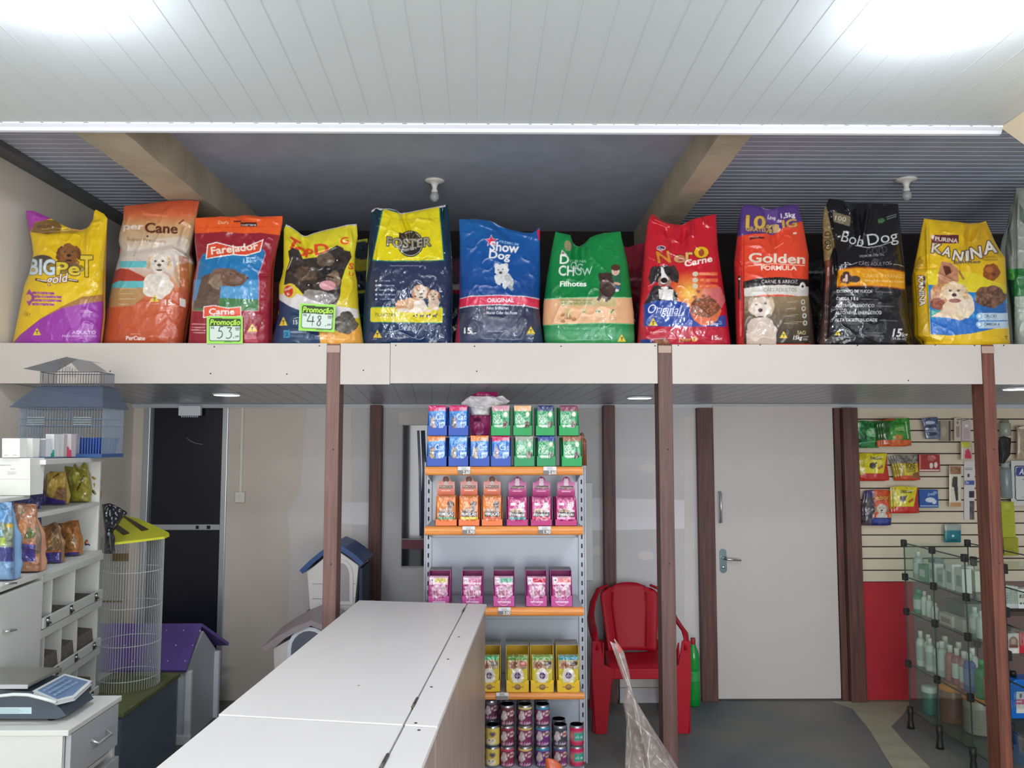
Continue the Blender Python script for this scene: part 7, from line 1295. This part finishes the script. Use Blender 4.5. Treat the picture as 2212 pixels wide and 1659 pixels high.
# green bottle
q = at(1499, 1500, 5.66); Mg = mat('green_pet', (10, 150, 54), .12, alpha=.82, coat=.3)
t = thing('drink_bottle', (q[0], 5.66, 0), 'large green plastic drink bottle on the floor beside the door post', 'bottle')
hb = at(1499, 1378, 5.66)[2]; r = .043
MB().lathe([(r*.8, 0), (r, .012), (r, hb*.34), (r*.94, hb*.37), (r*.94, hb*.52), (r, hb*.56), (r, hb*.70), (r*.82, hb*.80), (r*.4, hb*.90), (r*.34, hb*.93)], (q[0], 5.66, 0), 22).build('bottle_body', Mg, t)
MB().lathe([(r*.985, hb*.37), (r*.985, hb*.38), (r*.96, hb*.50), (r*.985, hb*.515)], (q[0], 5.66, 0), 22).build('label_band', mat('green_band', (60, 170, 90), .4, alpha=.8), t)
MB().lathe([(r*.36, hb*.905), (r*.40, hb*.91), (r*.40, hb*.99), (r*.36, hb)], (q[0], 5.66, 0), 16).build('bottle_cap', mat('red_cap', (150, 44, 44), .5), t)
# clear plastic sheeting standing near the camera
PLM = print_mat('clear_film', .12, .4); PLM.node_tree.nodes['Principled BSDF'].inputs['Alpha'].default_value = .50
def p_wrap(c):
    c.rect(200, 0, 1600, 6000, (150, 142, 136))
    for a in (((560, 1050), (600, 1400), (560, 1700)), ((700, 1100), (760, 1700)), ((830, 1240), (800, 1500), (830, 1700)), ((560, 700), (640, 830), (700, 1100)), ((520, 950), (760, 1190), (900, 1300)), ((340, 90), (560, 640)), ((390, 70), (620, 760), (900, 1180)), ((900, 1500), (1100, 1700))):
        c.line(list(a), 14, (222, 216, 210))
    c.poly([(395, 80), (500, 210), (440, 240)], (206, 110, 100)); c.poly([(600, 1150), (700, 1180), (800, 1560), (760, 1640), (700, 1400)], (96, 84, 78), .8)
sack('plastic_sheet', 'crumpled clear plastic sheeting rising to a point before the red chair', 'plastic sheet', [(500, 4200), (515, 1659), (530, 1200), (540, 1040), (490, 850), (548, 700), (440, 400), (330, 85)], [(2300, 4200), (1180, 1659), (850, 1150), (700, 900), (620, 760), (560, 420), (505, 215), (395, 62)],
     [(330, 86), (352, 110), (372, 118), (383, 62), (396, 66)], 4200, 2.75, p_wrap, T=.05, fr=(1260, 1370, 300/1722), m=PLM, seed=55, wr=.010, step=2.4, folds=[(550, 700, 800, 1500, 40, .03), (620, 760, 560, 1600, 30, -.03), (700, 900, 1100, 1659, 30, .03), (400, 200, 560, 640, 14, .02)])

# ================================================= goods hanging on the slatwall
E1 = (1800, 820, 412/1553); YP = YW-.075
M_hook = mat('hook_wire', (170, 170, 172), .3, .9)
def hang(name, label, cat, L, R, top, yb, paint, bg, Y=YP, T=.022, n=1, group=None, seed=1, m=None, fr=E1):
    t = sack(name, label, cat, L, R, top, yb, Y, paint, T=T, fr=fr, bg=bg, step=1.3, seed=seed, m=m or PSHINE, wr=.005, group=group, lean=0)
    c = t.location; body = t.children[0]
    for k in range(1, n):
        o = body.copy(); COL.objects.link(o); o.name = 'pack_behind'; o.location = (-.012*k, .012*k, -.003*k)
    xs = fr[0]+(top[0][0]+top[-1][0])/2*fr[2]; ys = fr[1]+top[len(top)//2][1]*fr[2]; q = at(xs, ys+3, Y)
    MB().tube([(q[0], YW-.026, q[2]), (q[0], Y-.03, q[2]), (q[0], Y-.034, q[2]+.008)], .0022, 6).build('hook', M_hook, t)
    return t
GH = 'snack packs hooked on the slatwall'
rect4 = lambda x0, y0, x1, y1: ([(x0, y1), (x0, y0)], [(x1, y1), (x1, y0)], [(x0, y0), ((x0*2+x1)/3, y0+5), ((x0+2*x1)/3, y0), (x1, y0+3)], y1)
def gp(c): c.rect(0, 0, 900, 900, (36, 120, 58), tex=.25); c.ell(330, 430, 60, 36, (150, 200, 150), al=.7, tex=.3); c.ell(240, 480, 40, 40, (20, 90, 44), tex=.3); c.text('vidaa', 285, 445, 34, (190, 220, 180), w=70); c.ell(210, 370, 16, 20, (140, 196, 150)); c.line([(200, 520), (360, 500)], 8, (96, 170, 110))
hang('snack_pack', 'dark green leafy snack pack hooked nearest the door post', 'pet snack', [(192, 552), (190, 400), (183, 336)], [(368, 560), (376, 450), (378, 340)], [(183, 340), (240, 334), (320, 342), (378, 338)], 556, gp, (36, 120, 58), group=GH, seed=401)
def gp2(c): c.rect(300, 250, 700, 600, (60, 140, 50), tex=.2); c.poly([(380, 300), (470, 300), (440, 560), (370, 560)], (40, 90, 36)); c.rect(370, 490, 660, 600, (206, 96, 44), tex=.15); c.rect(380, 310, 500, 332, (190, 80, 50)); c.text('vidda', 500, 415, 40, (180, 210, 140), w=80); c.ell(530, 470, 38, 24, (196, 130, 60), tex=.1); c.line([(590, 340), (610, 480)], 8, (200, 226, 190))
hang('snack_pack', 'green and orange snack pack beside the dark green pack', 'pet snack', [(392, 520), (385, 420), (380, 330)], [(636, 525), (626, 420), (618, 312)], [(380, 332), (440, 320), (540, 316), (618, 312)], 538, gp2, (60, 140, 50), Y=YP-.055, n=3, group=GH, seed=402)
def gb(c): c.rect(600, 200, 1000, 600, (104, 116, 138), tex=.15); c.rect(700, 300, 870, 360, (70, 84, 120)); c.ell(790, 350, 40, 14, (190, 200, 214)); c.rect(745, 370, 840, 392, (60, 70, 96)); c.ell(800, 440, 46, 18, (56, 60, 80)); c.lines(760, 400, 90, 2, 20, (170, 180, 190), 6)
hang('snack_pack', 'slightly tilted blue-grey pouch hooked alone on the slatwall', 'pet snack', [(752, 488), (738, 400), (718, 312)], [(872, 470), (866, 400), (846, 304)], [(718, 316), (760, 316), (800, 308), (846, 304)], 484, gb, (104, 116, 138), T=.012, group=GH, seed=403)
def gy(dx, dy):
    def f(c): c.rect(0, 500, 900, 1200, (214, 200, 30), tex=.06); c.rect(180+dx, 762+dy, 480+dx, 860+dy, (190, 44, 34)); c.poly([(408+dx, 770+dy), (438+dx, 600+dy), (470+dx, 600+dy), (470+dx, 860+dy), (400+dx, 860+dy)], (190, 44, 34)); c.text('bassar', 302+dx, 650+dy, 30, (60, 60, 30), w=100); c.ell(320+dx, 700+dy, 26, 26, (70, 60, 50), tex=.3); c.line([(340+dx, 690+dy), (356+dx, 672+dy)], 10, (60, 54, 50)); c.poly([(360+dx, 720+dy), (400+dx, 690+dy), (408+dx, 712+dy), (372+dx, 735+dy)], (170, 100, 40)); c.line([(350+dx, 640+dy), (410+dx, 630+dy)], 12, (240, 236, 200), .7); c.poly([(200+dx, 600+dy), (270+dx, 600+dy), (250+dx, 780+dy), (200+dx, 780+dy)], (180, 166, 30), .8)
    return f
hang('snack_pack', 'yellow and red snack pack in the middle row nearest the door post', 'pet snack', [(205, 820), (198, 700), (210, 598)], [(455, 805), (440, 700), (438, 600)], [(210, 602), (280, 598), (360, 602), (438, 600)], 820, gy(0, 0), (214, 200, 30), n=3, group=GH, seed=404)
def gy3(c): c.rect(400, 550, 800, 900, (206, 184, 50), tex=.1); c.rect(480, 600, 700, 680, (130, 126, 116), tex=.3); c.text('BONE', 592, 722, 44, (60, 50, 30), w=76, bold=.02); c.text('COSTELA', 596, 752, 26, (80, 60, 30), w=76); c.rect(500, 780, 760, 900, (196, 76, 40)); c.poly([(500, 680), (570, 680), (580, 780), (520, 790)], (170, 150, 40)); c.poly([(650, 760), (700, 750), (700, 800), (640, 800)], (140, 90, 50))
hang('snack_pack', 'yellow snack pack with a silver top beside the red box', 'pet snack', [(535, 815), (515, 720), (490, 620)], [(708, 800), (692, 720), (685, 612)], [(490, 622), (540, 612), (620, 618), (685, 612)], 818, gy3, (206, 184, 50), n=3, group=GH, seed=405)
pbox('snack_box', 'small red box with white bone pictures hooked on the slatwall', 'pet snack', 700, 610, 866, 750, YP-.01, .03, lambda c: (c.rect(690, 600, 880, 760, (150, 40, 38)), c.ell(800, 640, 34, 24, (196, 110, 100), tex=.2), c.ell(798, 700, 14, 24, (220, 206, 196)), c.ell(835, 695, 14, 24, (220, 206, 196)), c.rect(700, 735, 866, 742, (226, 216, 206)), c.rect(700, 615, 712, 730, (200, 130, 110))), (150, 40, 38), fr=E1)
pbox('snack_box', 'small blue box with a white bone picture hooked on the slatwall', 'pet snack', 705, 897, 852, 1043, YP-.01, .03, lambda c: (c.rect(690, 880, 880, 1060, (36, 84, 150)), c.ell(790, 980, 40, 20, (206, 214, 226)), c.ell(822, 995, 18, 20, (206, 214, 226)), c.ell(830, 920, 18, 12, (120, 150, 190)), c.rect(705, 1025, 852, 1032, (200, 210, 220)), c.text('pet', 770, 942, 26, (170, 190, 214), w=60)), (36, 84, 150), fr=E1)
def go(c): c.rect(200, 800, 600, 1250, (206, 80, 42)); c.poly([(230, 880), (330, 890), (340, 1060), (310, 1190), (230, 1190)], (70, 60, 66), tex=.35); c.poly([(262, 900), (330, 890), (325, 960), (270, 960)], (60, 44, 96)); c.text('Sabor', 335, 985, 40, (230, 170, 60), w=125, rot=-.1, out=(140, 50, 30), ow=4); dog(c, 395, 1055, 46, (206, 196, 180), (160, 140, 120)); c.ell(395, 1115, 46, 30, (206, 196, 184)); c.rect(310, 1125, 480, 1200, (40, 46, 110)); c.ell(395, 1150, 70, 18, (60, 70, 140)); c.rect(455, 930, 475, 1120, (220, 150, 110))
hang('snack_pack', 'large orange snack pack with a white dog, lowest beside the door post', 'pet snack', [(245, 1175), (240, 1050), (270, 900)], [(470, 1188), (476, 1050), (472, 905)], [(262, 902), (330, 898), (400, 895), (474, 908)], 1186, go, (206, 80, 42), n=2, group=GH, seed=406)
hang('snack_pack', 'yellow and red snack pack in the lowest row beside the blue box', 'pet snack', [(480, 1080), (480, 980), (484, 870)], [(702, 1085), (690, 980), (690, 875)], [(484, 872), (560, 868), (640, 872), (690, 876)], 1086, gy(246, 272), (214, 200, 30), Y=YP-.04, n=2, group=GH, seed=407)
def bl(c): c.rect(900, 650, 1100, 1100, (214, 204, 186)); c.rect(945, 705, 1040, 770, (150, 110, 80), tex=.2); c.poly([(975, 790), (1010, 790), (1018, 980), (1000, 990), (985, 900)], (50, 54, 44)); c.poly([(970, 800), (990, 800), (985, 880), (965, 870)], (60, 62, 54)); c.rect(950, 1000, 1040, 1035, (190, 140, 90))
panel('brush_pack', 945, 700, 1042, 1036, YP, bl, None, 'blister card holding a dark green pet brush', 'pet brush', fr=E1, bulge=.004, m=PGLOSS)
panel('poster_strip', 1065, 665, 1150, 1140, YW-.035, lambda c: (c.rect(1000, 600, 1200, 1200, (206, 202, 198)), c.rect(1070, 820, 1150, 858, (70, 90, 150)), c.rect(1105, 908, 1150, 960, (50, 44, 50)), c.rect(1110, 988, 1150, 1140, (86, 76, 76), tex=.3), c.rect(1092, 768, 1112, 794, (90, 70, 66)), c.lines(1074, 715, 60, 2, 12, (120, 110, 110), 7), c.text('3x', 1078, 848, 22, (226, 226, 232), w=26)), None, 'white paper strip with small dark pictures beside the right post', 'paper sign', fr=E1)
def tl(c): c.rect(800, 1100, 1100, 1400, (150, 160, 150)); c.rect(900, 1228, 1050, 1330, (24, 116, 124)); c.ell(975, 1272, 10, 10, (210, 220, 220)); c.text('Lano', 940, 1315, 26, (16, 70, 84), w=70)
panel('snack_pack', 905, 1178, 1040, 1326, YP, tl, None, 'teal blister pack hanging just above the glass unit', 'pet toy', fr=E1, bulge=.01, m=PGLOSS)
panel('blister_card', 985, 312, 1040, 500, YP, lambda c: (c.rect(900, 200, 1200, 600, (196, 180, 170)), c.rect(1000, 380, 1030, 470, (150, 130, 124)), c.line([(1005, 325), (1035, 325)], 8, (90, 80, 76)), c.ell(1012, 350, 8, 12, (110, 100, 96))), None, 'pale narrow blister card hooked high beside the right post', 'pet toy', fr=E1, m=PGLOSS)
panel('blister_card', 1045, 320, 1118, 500, YP+.005, lambda c: (c.rect(900, 200, 1200, 600, (190, 176, 172)), c.ell(1085, 375, 12, 9, (236, 236, 236)), c.line([(1050, 335), (1105, 322)], 8, (110, 90, 86)), c.rect(1060, 400, 1110, 480, (180, 160, 160))), None, 'pinkish wide blister card hooked beside the narrow one', 'pet toy', fr=E1, m=PGLOSS)
panel('blister_card', 1040, 505, 1130, 655, YP-.01, lambda c: (c.rect(900, 400, 1200, 700, (196, 176, 166)), c.rect(1042, 508, 1112, 552, (190, 190, 60)), c.poly([(1070, 640), (1075, 580), (1100, 560), (1120, 600), (1125, 645)], (196, 50, 76))), None, 'blister card with a yellow and a pink toy beside the right post', 'pet toy', fr=E1, bulge=.008, m=PGLOSS)
panel('blister_card', 872, 335, 955, 500, YP+.01, lambda c: (c.rect(800, 300, 1000, 520, (150, 142, 124)), c.rect(940, 320, 975, 500, (80, 70, 60)), c.ell(900, 420, 20, 40, (170, 160, 140))), None, 'dull grey blister pack behind the tilted blue-grey pouch', 'pet toy', fr=E1, m=PGLOSS)

# ================================================= glass display units
def glass():
    m = bpy.data.materials.new('clear_glass'); m.use_nodes = True; nt = m.node_tree; nt.nodes.remove(nt.nodes['Principled BSDF']); out = nt.nodes['Material Output']
    tr_ = nt.nodes.new('ShaderNodeBsdfTransparent'); tr_.inputs[0].default_value = (.90, .955, .93, 1); gl = nt.nodes.new('ShaderNodeBsdfGlossy'); gl.inputs['Roughness'].default_value = .04
    lw = nt.nodes.new('ShaderNodeLayerWeight'); lw.inputs[0].default_value = .05; mx = nt.nodes.new('ShaderNodeMixShader'); nt.links.new(lw.outputs['Facing'], mx.inputs[0]); nt.links.new(tr_.outputs[0], mx.inputs[1]); nt.links.new(gl.outputs[0], mx.inputs[2]); nt.links.new(mx.outputs[0], out.inputs[0]); return m
MG = glass(); M_edge = mat('glass_edge', (54, 66, 60), .2)
XG0 = (atz(1971, 1573, 0)[0]+atz(2100, 1668, 0)[0])/2; YG = [atz(1971, 1573, 0)[1], atz(2031, 1617, 0)[1], atz(2100, 1668, 0)[1], 4.34]; XG1 = XG0+.42
ZG = [at(1962, y, YG[0])[2] for y in (1173, 1246, 1321, 1434)]+[.115]
gu = thing('glass_shelf_unit', ((XG0+XG1)/2, 4.7, 0), 'clear glass shelf unit with black corner connectors beside the right post', 'glass shelves')
M_con = mat('connector_black', (30, 28, 26), .5)
for z in ZG[1:]: B('glass_shelf', MG, gu, XG0+.004, XG1-.004, YG[-1], YG[0], z-.003, z+.003)
for (a, b) in ((0, 1), (1, 2), (2, 3)):
    for k in range(4): B('glass_pane', MG, gu, XG0-.0025, XG0+.0025, YG[b]+.004, YG[a]-.004, ZG[k+1]+.004, ZG[k]-.004)
for k in range(4): B('glass_pane', MG, gu, XG0+.003, XG1-.003, YG[0]-.002, YG[0]+.003, ZG[k+1]+.004, ZG[k]-.004)
for z in ZG:
    for x in (XG0, XG1): B('edge_line', M_edge, gu, x-.003, x+.003, YG[-1], YG[0], z-.0035, z+.0035)
for y in YG:
    for x in (XG0, XG1): B('edge_line', M_edge, gu, x-.003, x+.003, y-.003, y+.003, ZG[-1], ZG[0])
    for z in ZG[:-1]:
        for x in (XG0, XG1): B('connector', M_con, gu, x-.016, x+.014, y-.016, y+.016, z-.022, z+.022, bevel=.004)
    for x in (XG0, XG1): MB().lathe([(.024, 0), (.02, .02), (.014, .07), (.02, .10), (.018, .135)], (x, y, 0), 12).build('foot', M_con, gu)
def gbox(x, y, z, w_, d, h, col, lb, grp, lab=None):
    y += .14
    t = thing('product_box', (x, y, z), lb, 'box', grp); B('box_body', mat('card_%d_%d_%d' % col, col, .55), t, x-w_/2, x+w_/2, y-d/2, y+d/2, z, z+h, bevel=.001)
    if lab: B('label', mat('card_%d_%d_%d' % lab, lab, .55), t, x-w_/2-.001, x-w_/2-.0001, y-d*.35, y+d*.35, z+h*.25, z+h*.7)
    return t
def gbot(x, y, z, r, h, col, cap, lb, grp, lab=None):
    y += .14
    t = thing('product_bottle', (x, y, z), lb, 'bottle', grp); M_ = mat('bot_%d_%d_%d' % col, col, .35)
    MB().lathe([(r*.9, 0), (r, .005), (r, h*.66), (r*.75, h*.76), (r*.42, h*.80)], (x, y, z), 16).build('bottle_body', M_, t); MB().lathe([(r*.46, h*.80), (r*.46, h*.985), (r*.4, h)], (x, y, z), 14).build('bottle_cap', mat('bot_%d_%d_%d' % cap, cap, .4), t)
    if lab: MB().lathe([(r*1.01, h*.18), (r*1.015, h*.19), (r*1.015, h*.58), (r*1.01, h*.59)], (x, y, z), 16).build('label', mat('bot_%d_%d_%d' % lab, lab, .5), t)
    return t
W1, W2, W3 = (206, 208, 200), (190, 196, 188), (216, 212, 204); x1, x2, x3 = XG0+.055, XG0+.16, XG0+.28
za = ZG[1]+.0035; G1_ = 'products on the upper glass shelf'
gbot(x1, 5.00, za, .032, .17, (170, 176, 170), W1, 'pale bottle at the far end of the upper glass shelf', G1_, W2); gbox(x1, 4.90, za, .06, .09, .10, (110, 160, 130), 'green-white box beside the pale bottle on the upper glass shelf', G1_, W1); gbox(x2, 4.98, za, .06, .08, .13, (120, 140, 134), 'grey-green box at the back of the upper glass shelf', G1_)
for i, (y, h, c_, nm) in enumerate(((4.79, .125, W1, 'tall'), (4.70, .105, W2, 'squat'), (4.60, .15, W3, 'tallest'), (4.50, .14, W1, 'broad'))): gbox(x1, y, za, .055, .07, h, c_, '%s whitish carton in the front row of the upper glass shelf' % nm, G1_, (150, 160, 154))
for i, (y, h, c_, nm) in enumerate(((4.84, .11, (176, 186, 180), 'low greyish'), (4.66, .13, W1, 'plain white'), (4.55, .12, (196, 200, 180), 'cream'))): gbox(x2, y, za, .06, .08, h, c_, '%s carton in the second row of the upper glass shelf' % nm, G1_)
za = ZG[2]+.0035; G2_ = 'products on the second glass shelf'
gbot(x1, 5.01, za, .034, .15, (80, 150, 116), (90, 170, 130), 'green bottle at the far end of the second glass shelf', G2_, W2)
for y, h, nm in ((4.94, .15, 'first'), (4.885, .135, 'second'), (4.82, .10, 'third')): gbot(x1, y, za, .021, h, W1, W3, '%s slim white tube from the green bottle' % nm, G2_)
gbox(x2, 4.68, za, .12, .20, .14, (116, 118, 112), 'dark grey carton deep on the second glass shelf', G2_); gbox(x1, 4.66, za, .05, .14, .065, (196, 186, 178), 'low pinkish-white carton on the second glass shelf', G2_, (150, 130, 126)); gbox(x1, 4.52, za, .05, .08, .07, (176, 166, 156), 'low beige carton on the second glass shelf', G2_)
gbot(x1+.03, 4.455, za, .028, .15, (170, 190, 176), W1, 'pale green-white bottle near the middle frame of the second glass shelf', G2_, W1); gbot(x1, 4.34, za, .03, .15, (190, 196, 190), W3, 'white bottle beside the right post on the second glass shelf', G2_)
za = ZG[3]+.0035; G3_ = 'products on the third glass shelf'
for i, y in enumerate((5.01, 4.955, 4.90, 4.845)): gbot(x1+(i % 2)*.02, y, za, .028, .22-.01*i, W1, W3, '%s white bottle counting from the far end of the third glass shelf' % ('first', 'second', 'third', 'fourth')[i], G3_, (170, 180, 172))
for i, (y, c_, nm) in enumerate(((4.78, (176, 186, 176), 'pale green'), (4.69, (170, 110, 108), 'dusty pink'), (4.62, (160, 96, 96), 'rose'), (4.545, (176, 130, 126), 'light pink'))): gbot(x1+.01, y, za, .03, .21, c_, W3, '%s bottle in the front row of the third glass shelf' % nm, G3_, W2 if i != 1 else None)
gbot(x1, 4.475, za, .033, .22, (86, 104, 156), W2, 'blue bottle near the middle frame of the third glass shelf', G3_, (120, 130, 170)); gbot(x1, 4.36, za, .036, .21, (60, 130, 84), (70, 150, 96), 'green bottle beside the right post on the third glass shelf', G3_); gbot(x1-.005, 4.27, za, .036, .2, (206, 110, 96), W3, 'coral bottle beside the right post on the third glass shelf', G3_)
for i, y in enumerate((4.95, 4.80, 4.66)): gbot(x2+.02, y, za, .034, .2, ((186, 192, 184), (150, 110, 106), (176, 180, 170))[i], W3, '%s bottle in the rear row of the third glass shelf' % ('whitish', 'brown-pink', 'greyish')[i], G3_)
za = ZG[4]+.0035; G4_ = 'tubs on the bottom glass shelf'
def tub(x, y, z, r, h, col, lid, lb, lab=None):
    y += .14
    t = thing('food_tub', (x, y, z), lb, 'tub', G4_); MB().lathe([(r*.92, 0), (r, .006), (r, h*.78), (r*.97, h*.80)], (x, y, z), 24).build('tub_body', mat('tub_%d_%d_%d' % col, col, .3, alpha=.9), t); MB().lathe([(r*1.04, h*.79), (r*1.05, h*.81), (r*1.05, h*.98), (r*1.0, h)], (x, y, z), 24).build('tub_lid', mat('lid_%d_%d_%d' % lid, lid, .4), t)
    if lab: MB().lathe([(r*1.01, h*.15), (r*1.012, h*.16), (r*1.012, h*.6), (r*1.01, h*.61)], (x, y, z), 24).build('label', mat('tub_%d_%d_%d' % lab, lab, .5), t)
tub(XG0+.16, 4.85, za, .075, .24, (130, 90, 70), (214, 130, 40), 'brown tub with an orange lid at the far side of the bottom glass shelf', (110, 70, 56)); tub(XG0+.20, 4.66, za, .078, .24, (150, 140, 126), (206, 120, 44), 'pale tub with an orange lid at the near side of the bottom glass shelf', (120, 116, 104)); tub(XG0+.09, 4.99, za, .045, .17, (70, 116, 106), (196, 200, 192), 'teal tub with a white lid in the far corner of the bottom glass shelf')
# second glass shelf stack to the right of the post
X5, X6, Y5 = at(2172, 1300, 4.95)[0], XR-.12, 4.95
Z5 = [at(2190, y, Y5)[2] for y in (1228.5, 1322, 1416, 1556)]
g2 = thing('glass_shelf_unit', ((X5+X6)/2, Y5+.15, 0), 'glass shelf unit at the far right, behind the last post', 'glass shelves')
M_shd = mat('dark_shelf', (70, 54, 48), .5)
for i, z in enumerate(Z5): B('glass_shelf', M_shd if i == 1 else MG, g2, X5, X6, Y5, Y5+.32, z-(.025 if i == 1 else .006), z)
for x in (X5, X6):
    for y in (Y5, Y5+.32):
        B('edge_line', M_edge, g2, x-.003, x+.003, y-.003, y+.003, .1, Z5[0]); MB().lathe([(.024, 0), (.014, .07), (.018, .12)], (x, y, 0), 12).build('foot', M_con, g2)
        for z in Z5[:3]: B('connector', M_con, g2, x-.016, x+.016, y-.018, y+.018, z-.03, z+.03, bevel=.004)
F1 = (1940, 1160, 272/904); F2 = (2080, 820, 132/521); G5_ = 'boxes on the far right glass shelves'
for i, (a_, b_, y0_, nm) in enumerate(((772, 800, 350, 'narrow white'), (803, 830, 352, 'slim greyish'), (834, 860, 355, 'thin silver'))): pbox('product_box', '%s box on the far right glass unit' % nm, 'box', a_, y0_, b_, 512, Y5+.04, .06, lambda c, a_=a_, b_=b_: (c.rect(a_-3, 300, b_+3, 520, (200-i*10, 202-i*10, 198-i*8)), c.lines(a_+5, 380, 14, 6, 18, (110, 110, 110), 6)), (200-i*10, 202-i*10, 198-i*8), G5_, fr=F1)
pbox('product_box', 'white box with dark lettering beside the thin silver box', 'box', 864, 375, 960, 513, Y5+.03, .07, lambda c: (c.rect(850, 340, 980, 520, (216, 216, 210)), c.rect(872, 415, 960, 438, (44, 44, 54)), c.text('PET', 885, 436, 18, WH, w=50), c.rect(876, 472, 890, 482, (50, 50, 60)), c.rect(898, 472, 912, 482, (50, 50, 60))), (216, 216, 210), G5_, fr=F1)
pbox('product_box', 'white box with a brown animal picture on the far right glass unit', 'box', 790, 692, 866, 836, Y5+.04, .06, lambda c: (c.rect(780, 680, 880, 850, (206, 200, 190)), c.ell(828, 755, 34, 40, (130, 80, 56)), c.ell(828, 750, 18, 22, (190, 150, 110)), c.rect(795, 775, 862, 795, (110, 60, 40)), c.rect(800, 802, 856, 830, (226, 220, 210))), (206, 200, 190), G5_, fr=F1)
pbox('product_box', 'red box beside the animal picture box at the right edge', 'box', 870, 690, 960, 834, Y5+.04, .06, lambda c: (c.rect(860, 680, 980, 850, (190, 30, 40)), c.rect(900, 730, 960, 760, (220, 150, 140))), (190, 30, 40), G5_, fr=F1)
qa, qb = at(2178, 1552, Y5+.02), at(2212, 1468, Y5+.02)
t = thing('plastic_jug', ((qa[0]+qb[0])/2+.05, Y5+.1, Z5[3]+.001), 'bright blue jug with a white label low at the right edge', 'jug')
xj0, xj1, zj0, zj1 = qa[0], qb[0]+.12, Z5[3]+.001, qb[2]
MB().prism([(xj0+.01, zj0), (xj1-.01, zj0), (xj1, zj0+.02), (xj1, zj1-.03), (xj1-.03, zj1), (xj0+.06, zj1), (xj0+.0, zj1-.04), (xj0, zj0+.02)], 1, Y5+.02, Y5+.14).build('jug_body', mat('jug_blue', (20, 104, 190), .3), t, bevel=.008)
MB().lathe([(.02, 0), (.02, .03), (.018, .035)], (xj0+.08, Y5+.08, zj1), 14).build('jug_cap', M_black, t)
panel('jug_label', 850, 1110, 930, 1265, Y5+.0185, lambda c: (c.rect(840, 1100, 940, 1165, (190, 200, 206)), c.rect(840, 1165, 940, 1200, (190, 90, 120)), c.rect(840, 1200, 940, 1270, (214, 212, 206)), c.ell(880, 1140, 10, 16, (40, 50, 70)), c.rect(848, 1178, 890, 1186, (230, 220, 226))), t, fr=F1, th=.001)
# hung above, right of the last post
Y7 = YW-.09
panel('notice_board', 412, 692, 640, 1075, Y7, lambda c: (c.rect(400, 680, 660, 1090, (196, 196, 190)), c.poly([(438, 745), (452, 732), (640, 732), (640, 1034), (462, 1034), (444, 1015)], (50, 50, 70)), c.poly([(448, 750), (458, 742), (640, 742), (640, 1026), (466, 1026), (452, 1010)], (200, 200, 194)), c.poly([(455, 755), (470, 745), (640, 745), (640, 825), (462, 825), (455, 812)], (56, 66, 130)), c.text('A', 478, 808, 50, (220, 222, 228), w=42, shear=.2, bold=.04), c.lines(508, 845, 60, 1, 10, (70, 70, 80), 9), c.lines(500, 1000, 60, 1, 10, (110, 110, 116), 6)), None, 'white notice with a navy border and a letter A at the right edge', 'sign', fr=F2)
pbox('product_pack', 'upper lime-yellow pack hanging right of the last post', 'pet supply', 342, 1042, 436, 1345, Y7, .03, lambda c: (c.rect(330, 1030, 450, 1350, (160, 166, 40)), c.rect(350, 1060, 400, 1100, (176, 180, 70)), c.lines(360, 1120, 60, 4, 40, (140, 146, 36), 8)), (160, 166, 40), 'lime-yellow packs', fr=F2)
pbox('product_pack', 'lower wide lime-yellow pack hanging right of the last post', 'pet supply', 356, 1348, 470, 1500, Y7-.02, .04, lambda c: (c.rect(340, 1340, 480, 1510, (150, 148, 34)), c.lines(365, 1440, 90, 2, 18, (96, 90, 30), 8)), (150, 148, 34), 'lime-yellow packs', fr=F2)
def jar(px0, py0, px1, py1, col, cap, lb, nm='glass_jar'):
    a_, b_ = at(F2[0]+px0*F2[2], F2[1]+py1*F2[2], Y7), at(F2[0]+px1*F2[2], F2[1]+py0*F2[2], Y7); r = (b_[0]-a_[0])/2; h = b_[2]-a_[2]; x = (a_[0]+b_[0])/2
    t = thing(nm, (x, Y7, a_[2]), lb, 'bottle'); MB().lathe([(r*.9, 0), (r, .006), (r, h*.75), (r*.7, h*.85)], (x, Y7, a_[2]), 16).build('bottle_body', mat('jar_%d_%d_%d' % col, col, .2, alpha=.8), t); MB().lathe([(r*.72, h*.85), (r*.72, h*.98), (r*.6, h)], (x, Y7, a_[2]), 16).build('bottle_cap', mat('cap_%d_%d_%d' % cap, cap, .4), t); MB().tube([(x, YW-.026, a_[2]+h*.9), (x, Y7, a_[2]+h*.9)], .003, 6).build('hook', M_hook, t)
jar(318, 345, 400, 478, (150, 156, 140), (110, 110, 96), 'grey-green hanging bottle right of the last post'); jar(332, 705, 404, 1010, (130, 142, 140), (150, 156, 150), 'tall pale hanging bottle left of the navy-bordered notice')
panel('beige_pack', 458, 395, 600, 680, Y7, lambda c: (c.rect(440, 380, 620, 700, (166, 146, 120), tex=.1), c.rect(470, 392, 600, 408, (90, 50, 44)), c.ell(510, 410, 34, 12, (220, 216, 206))), None, 'beige pack hanging above the navy-bordered notice', 'pet supply', fr=F2, bulge=.02, m=PGLOSS)
hang('dark_brush', 'black bristly brush hanging against the last post', 'pet brush', [(325, 715), (312, 600), (308, 490)], [(356, 712), (405, 640), (412, 500)], [(308, 492), (350, 480), (412, 500)], 716, lambda c: c.rect(300, 470, 420, 720, (36, 34, 36), tex=.4), (36, 34, 36), Y=Y7-.02, T=.03, fr=F2, m=PMATT, seed=410)
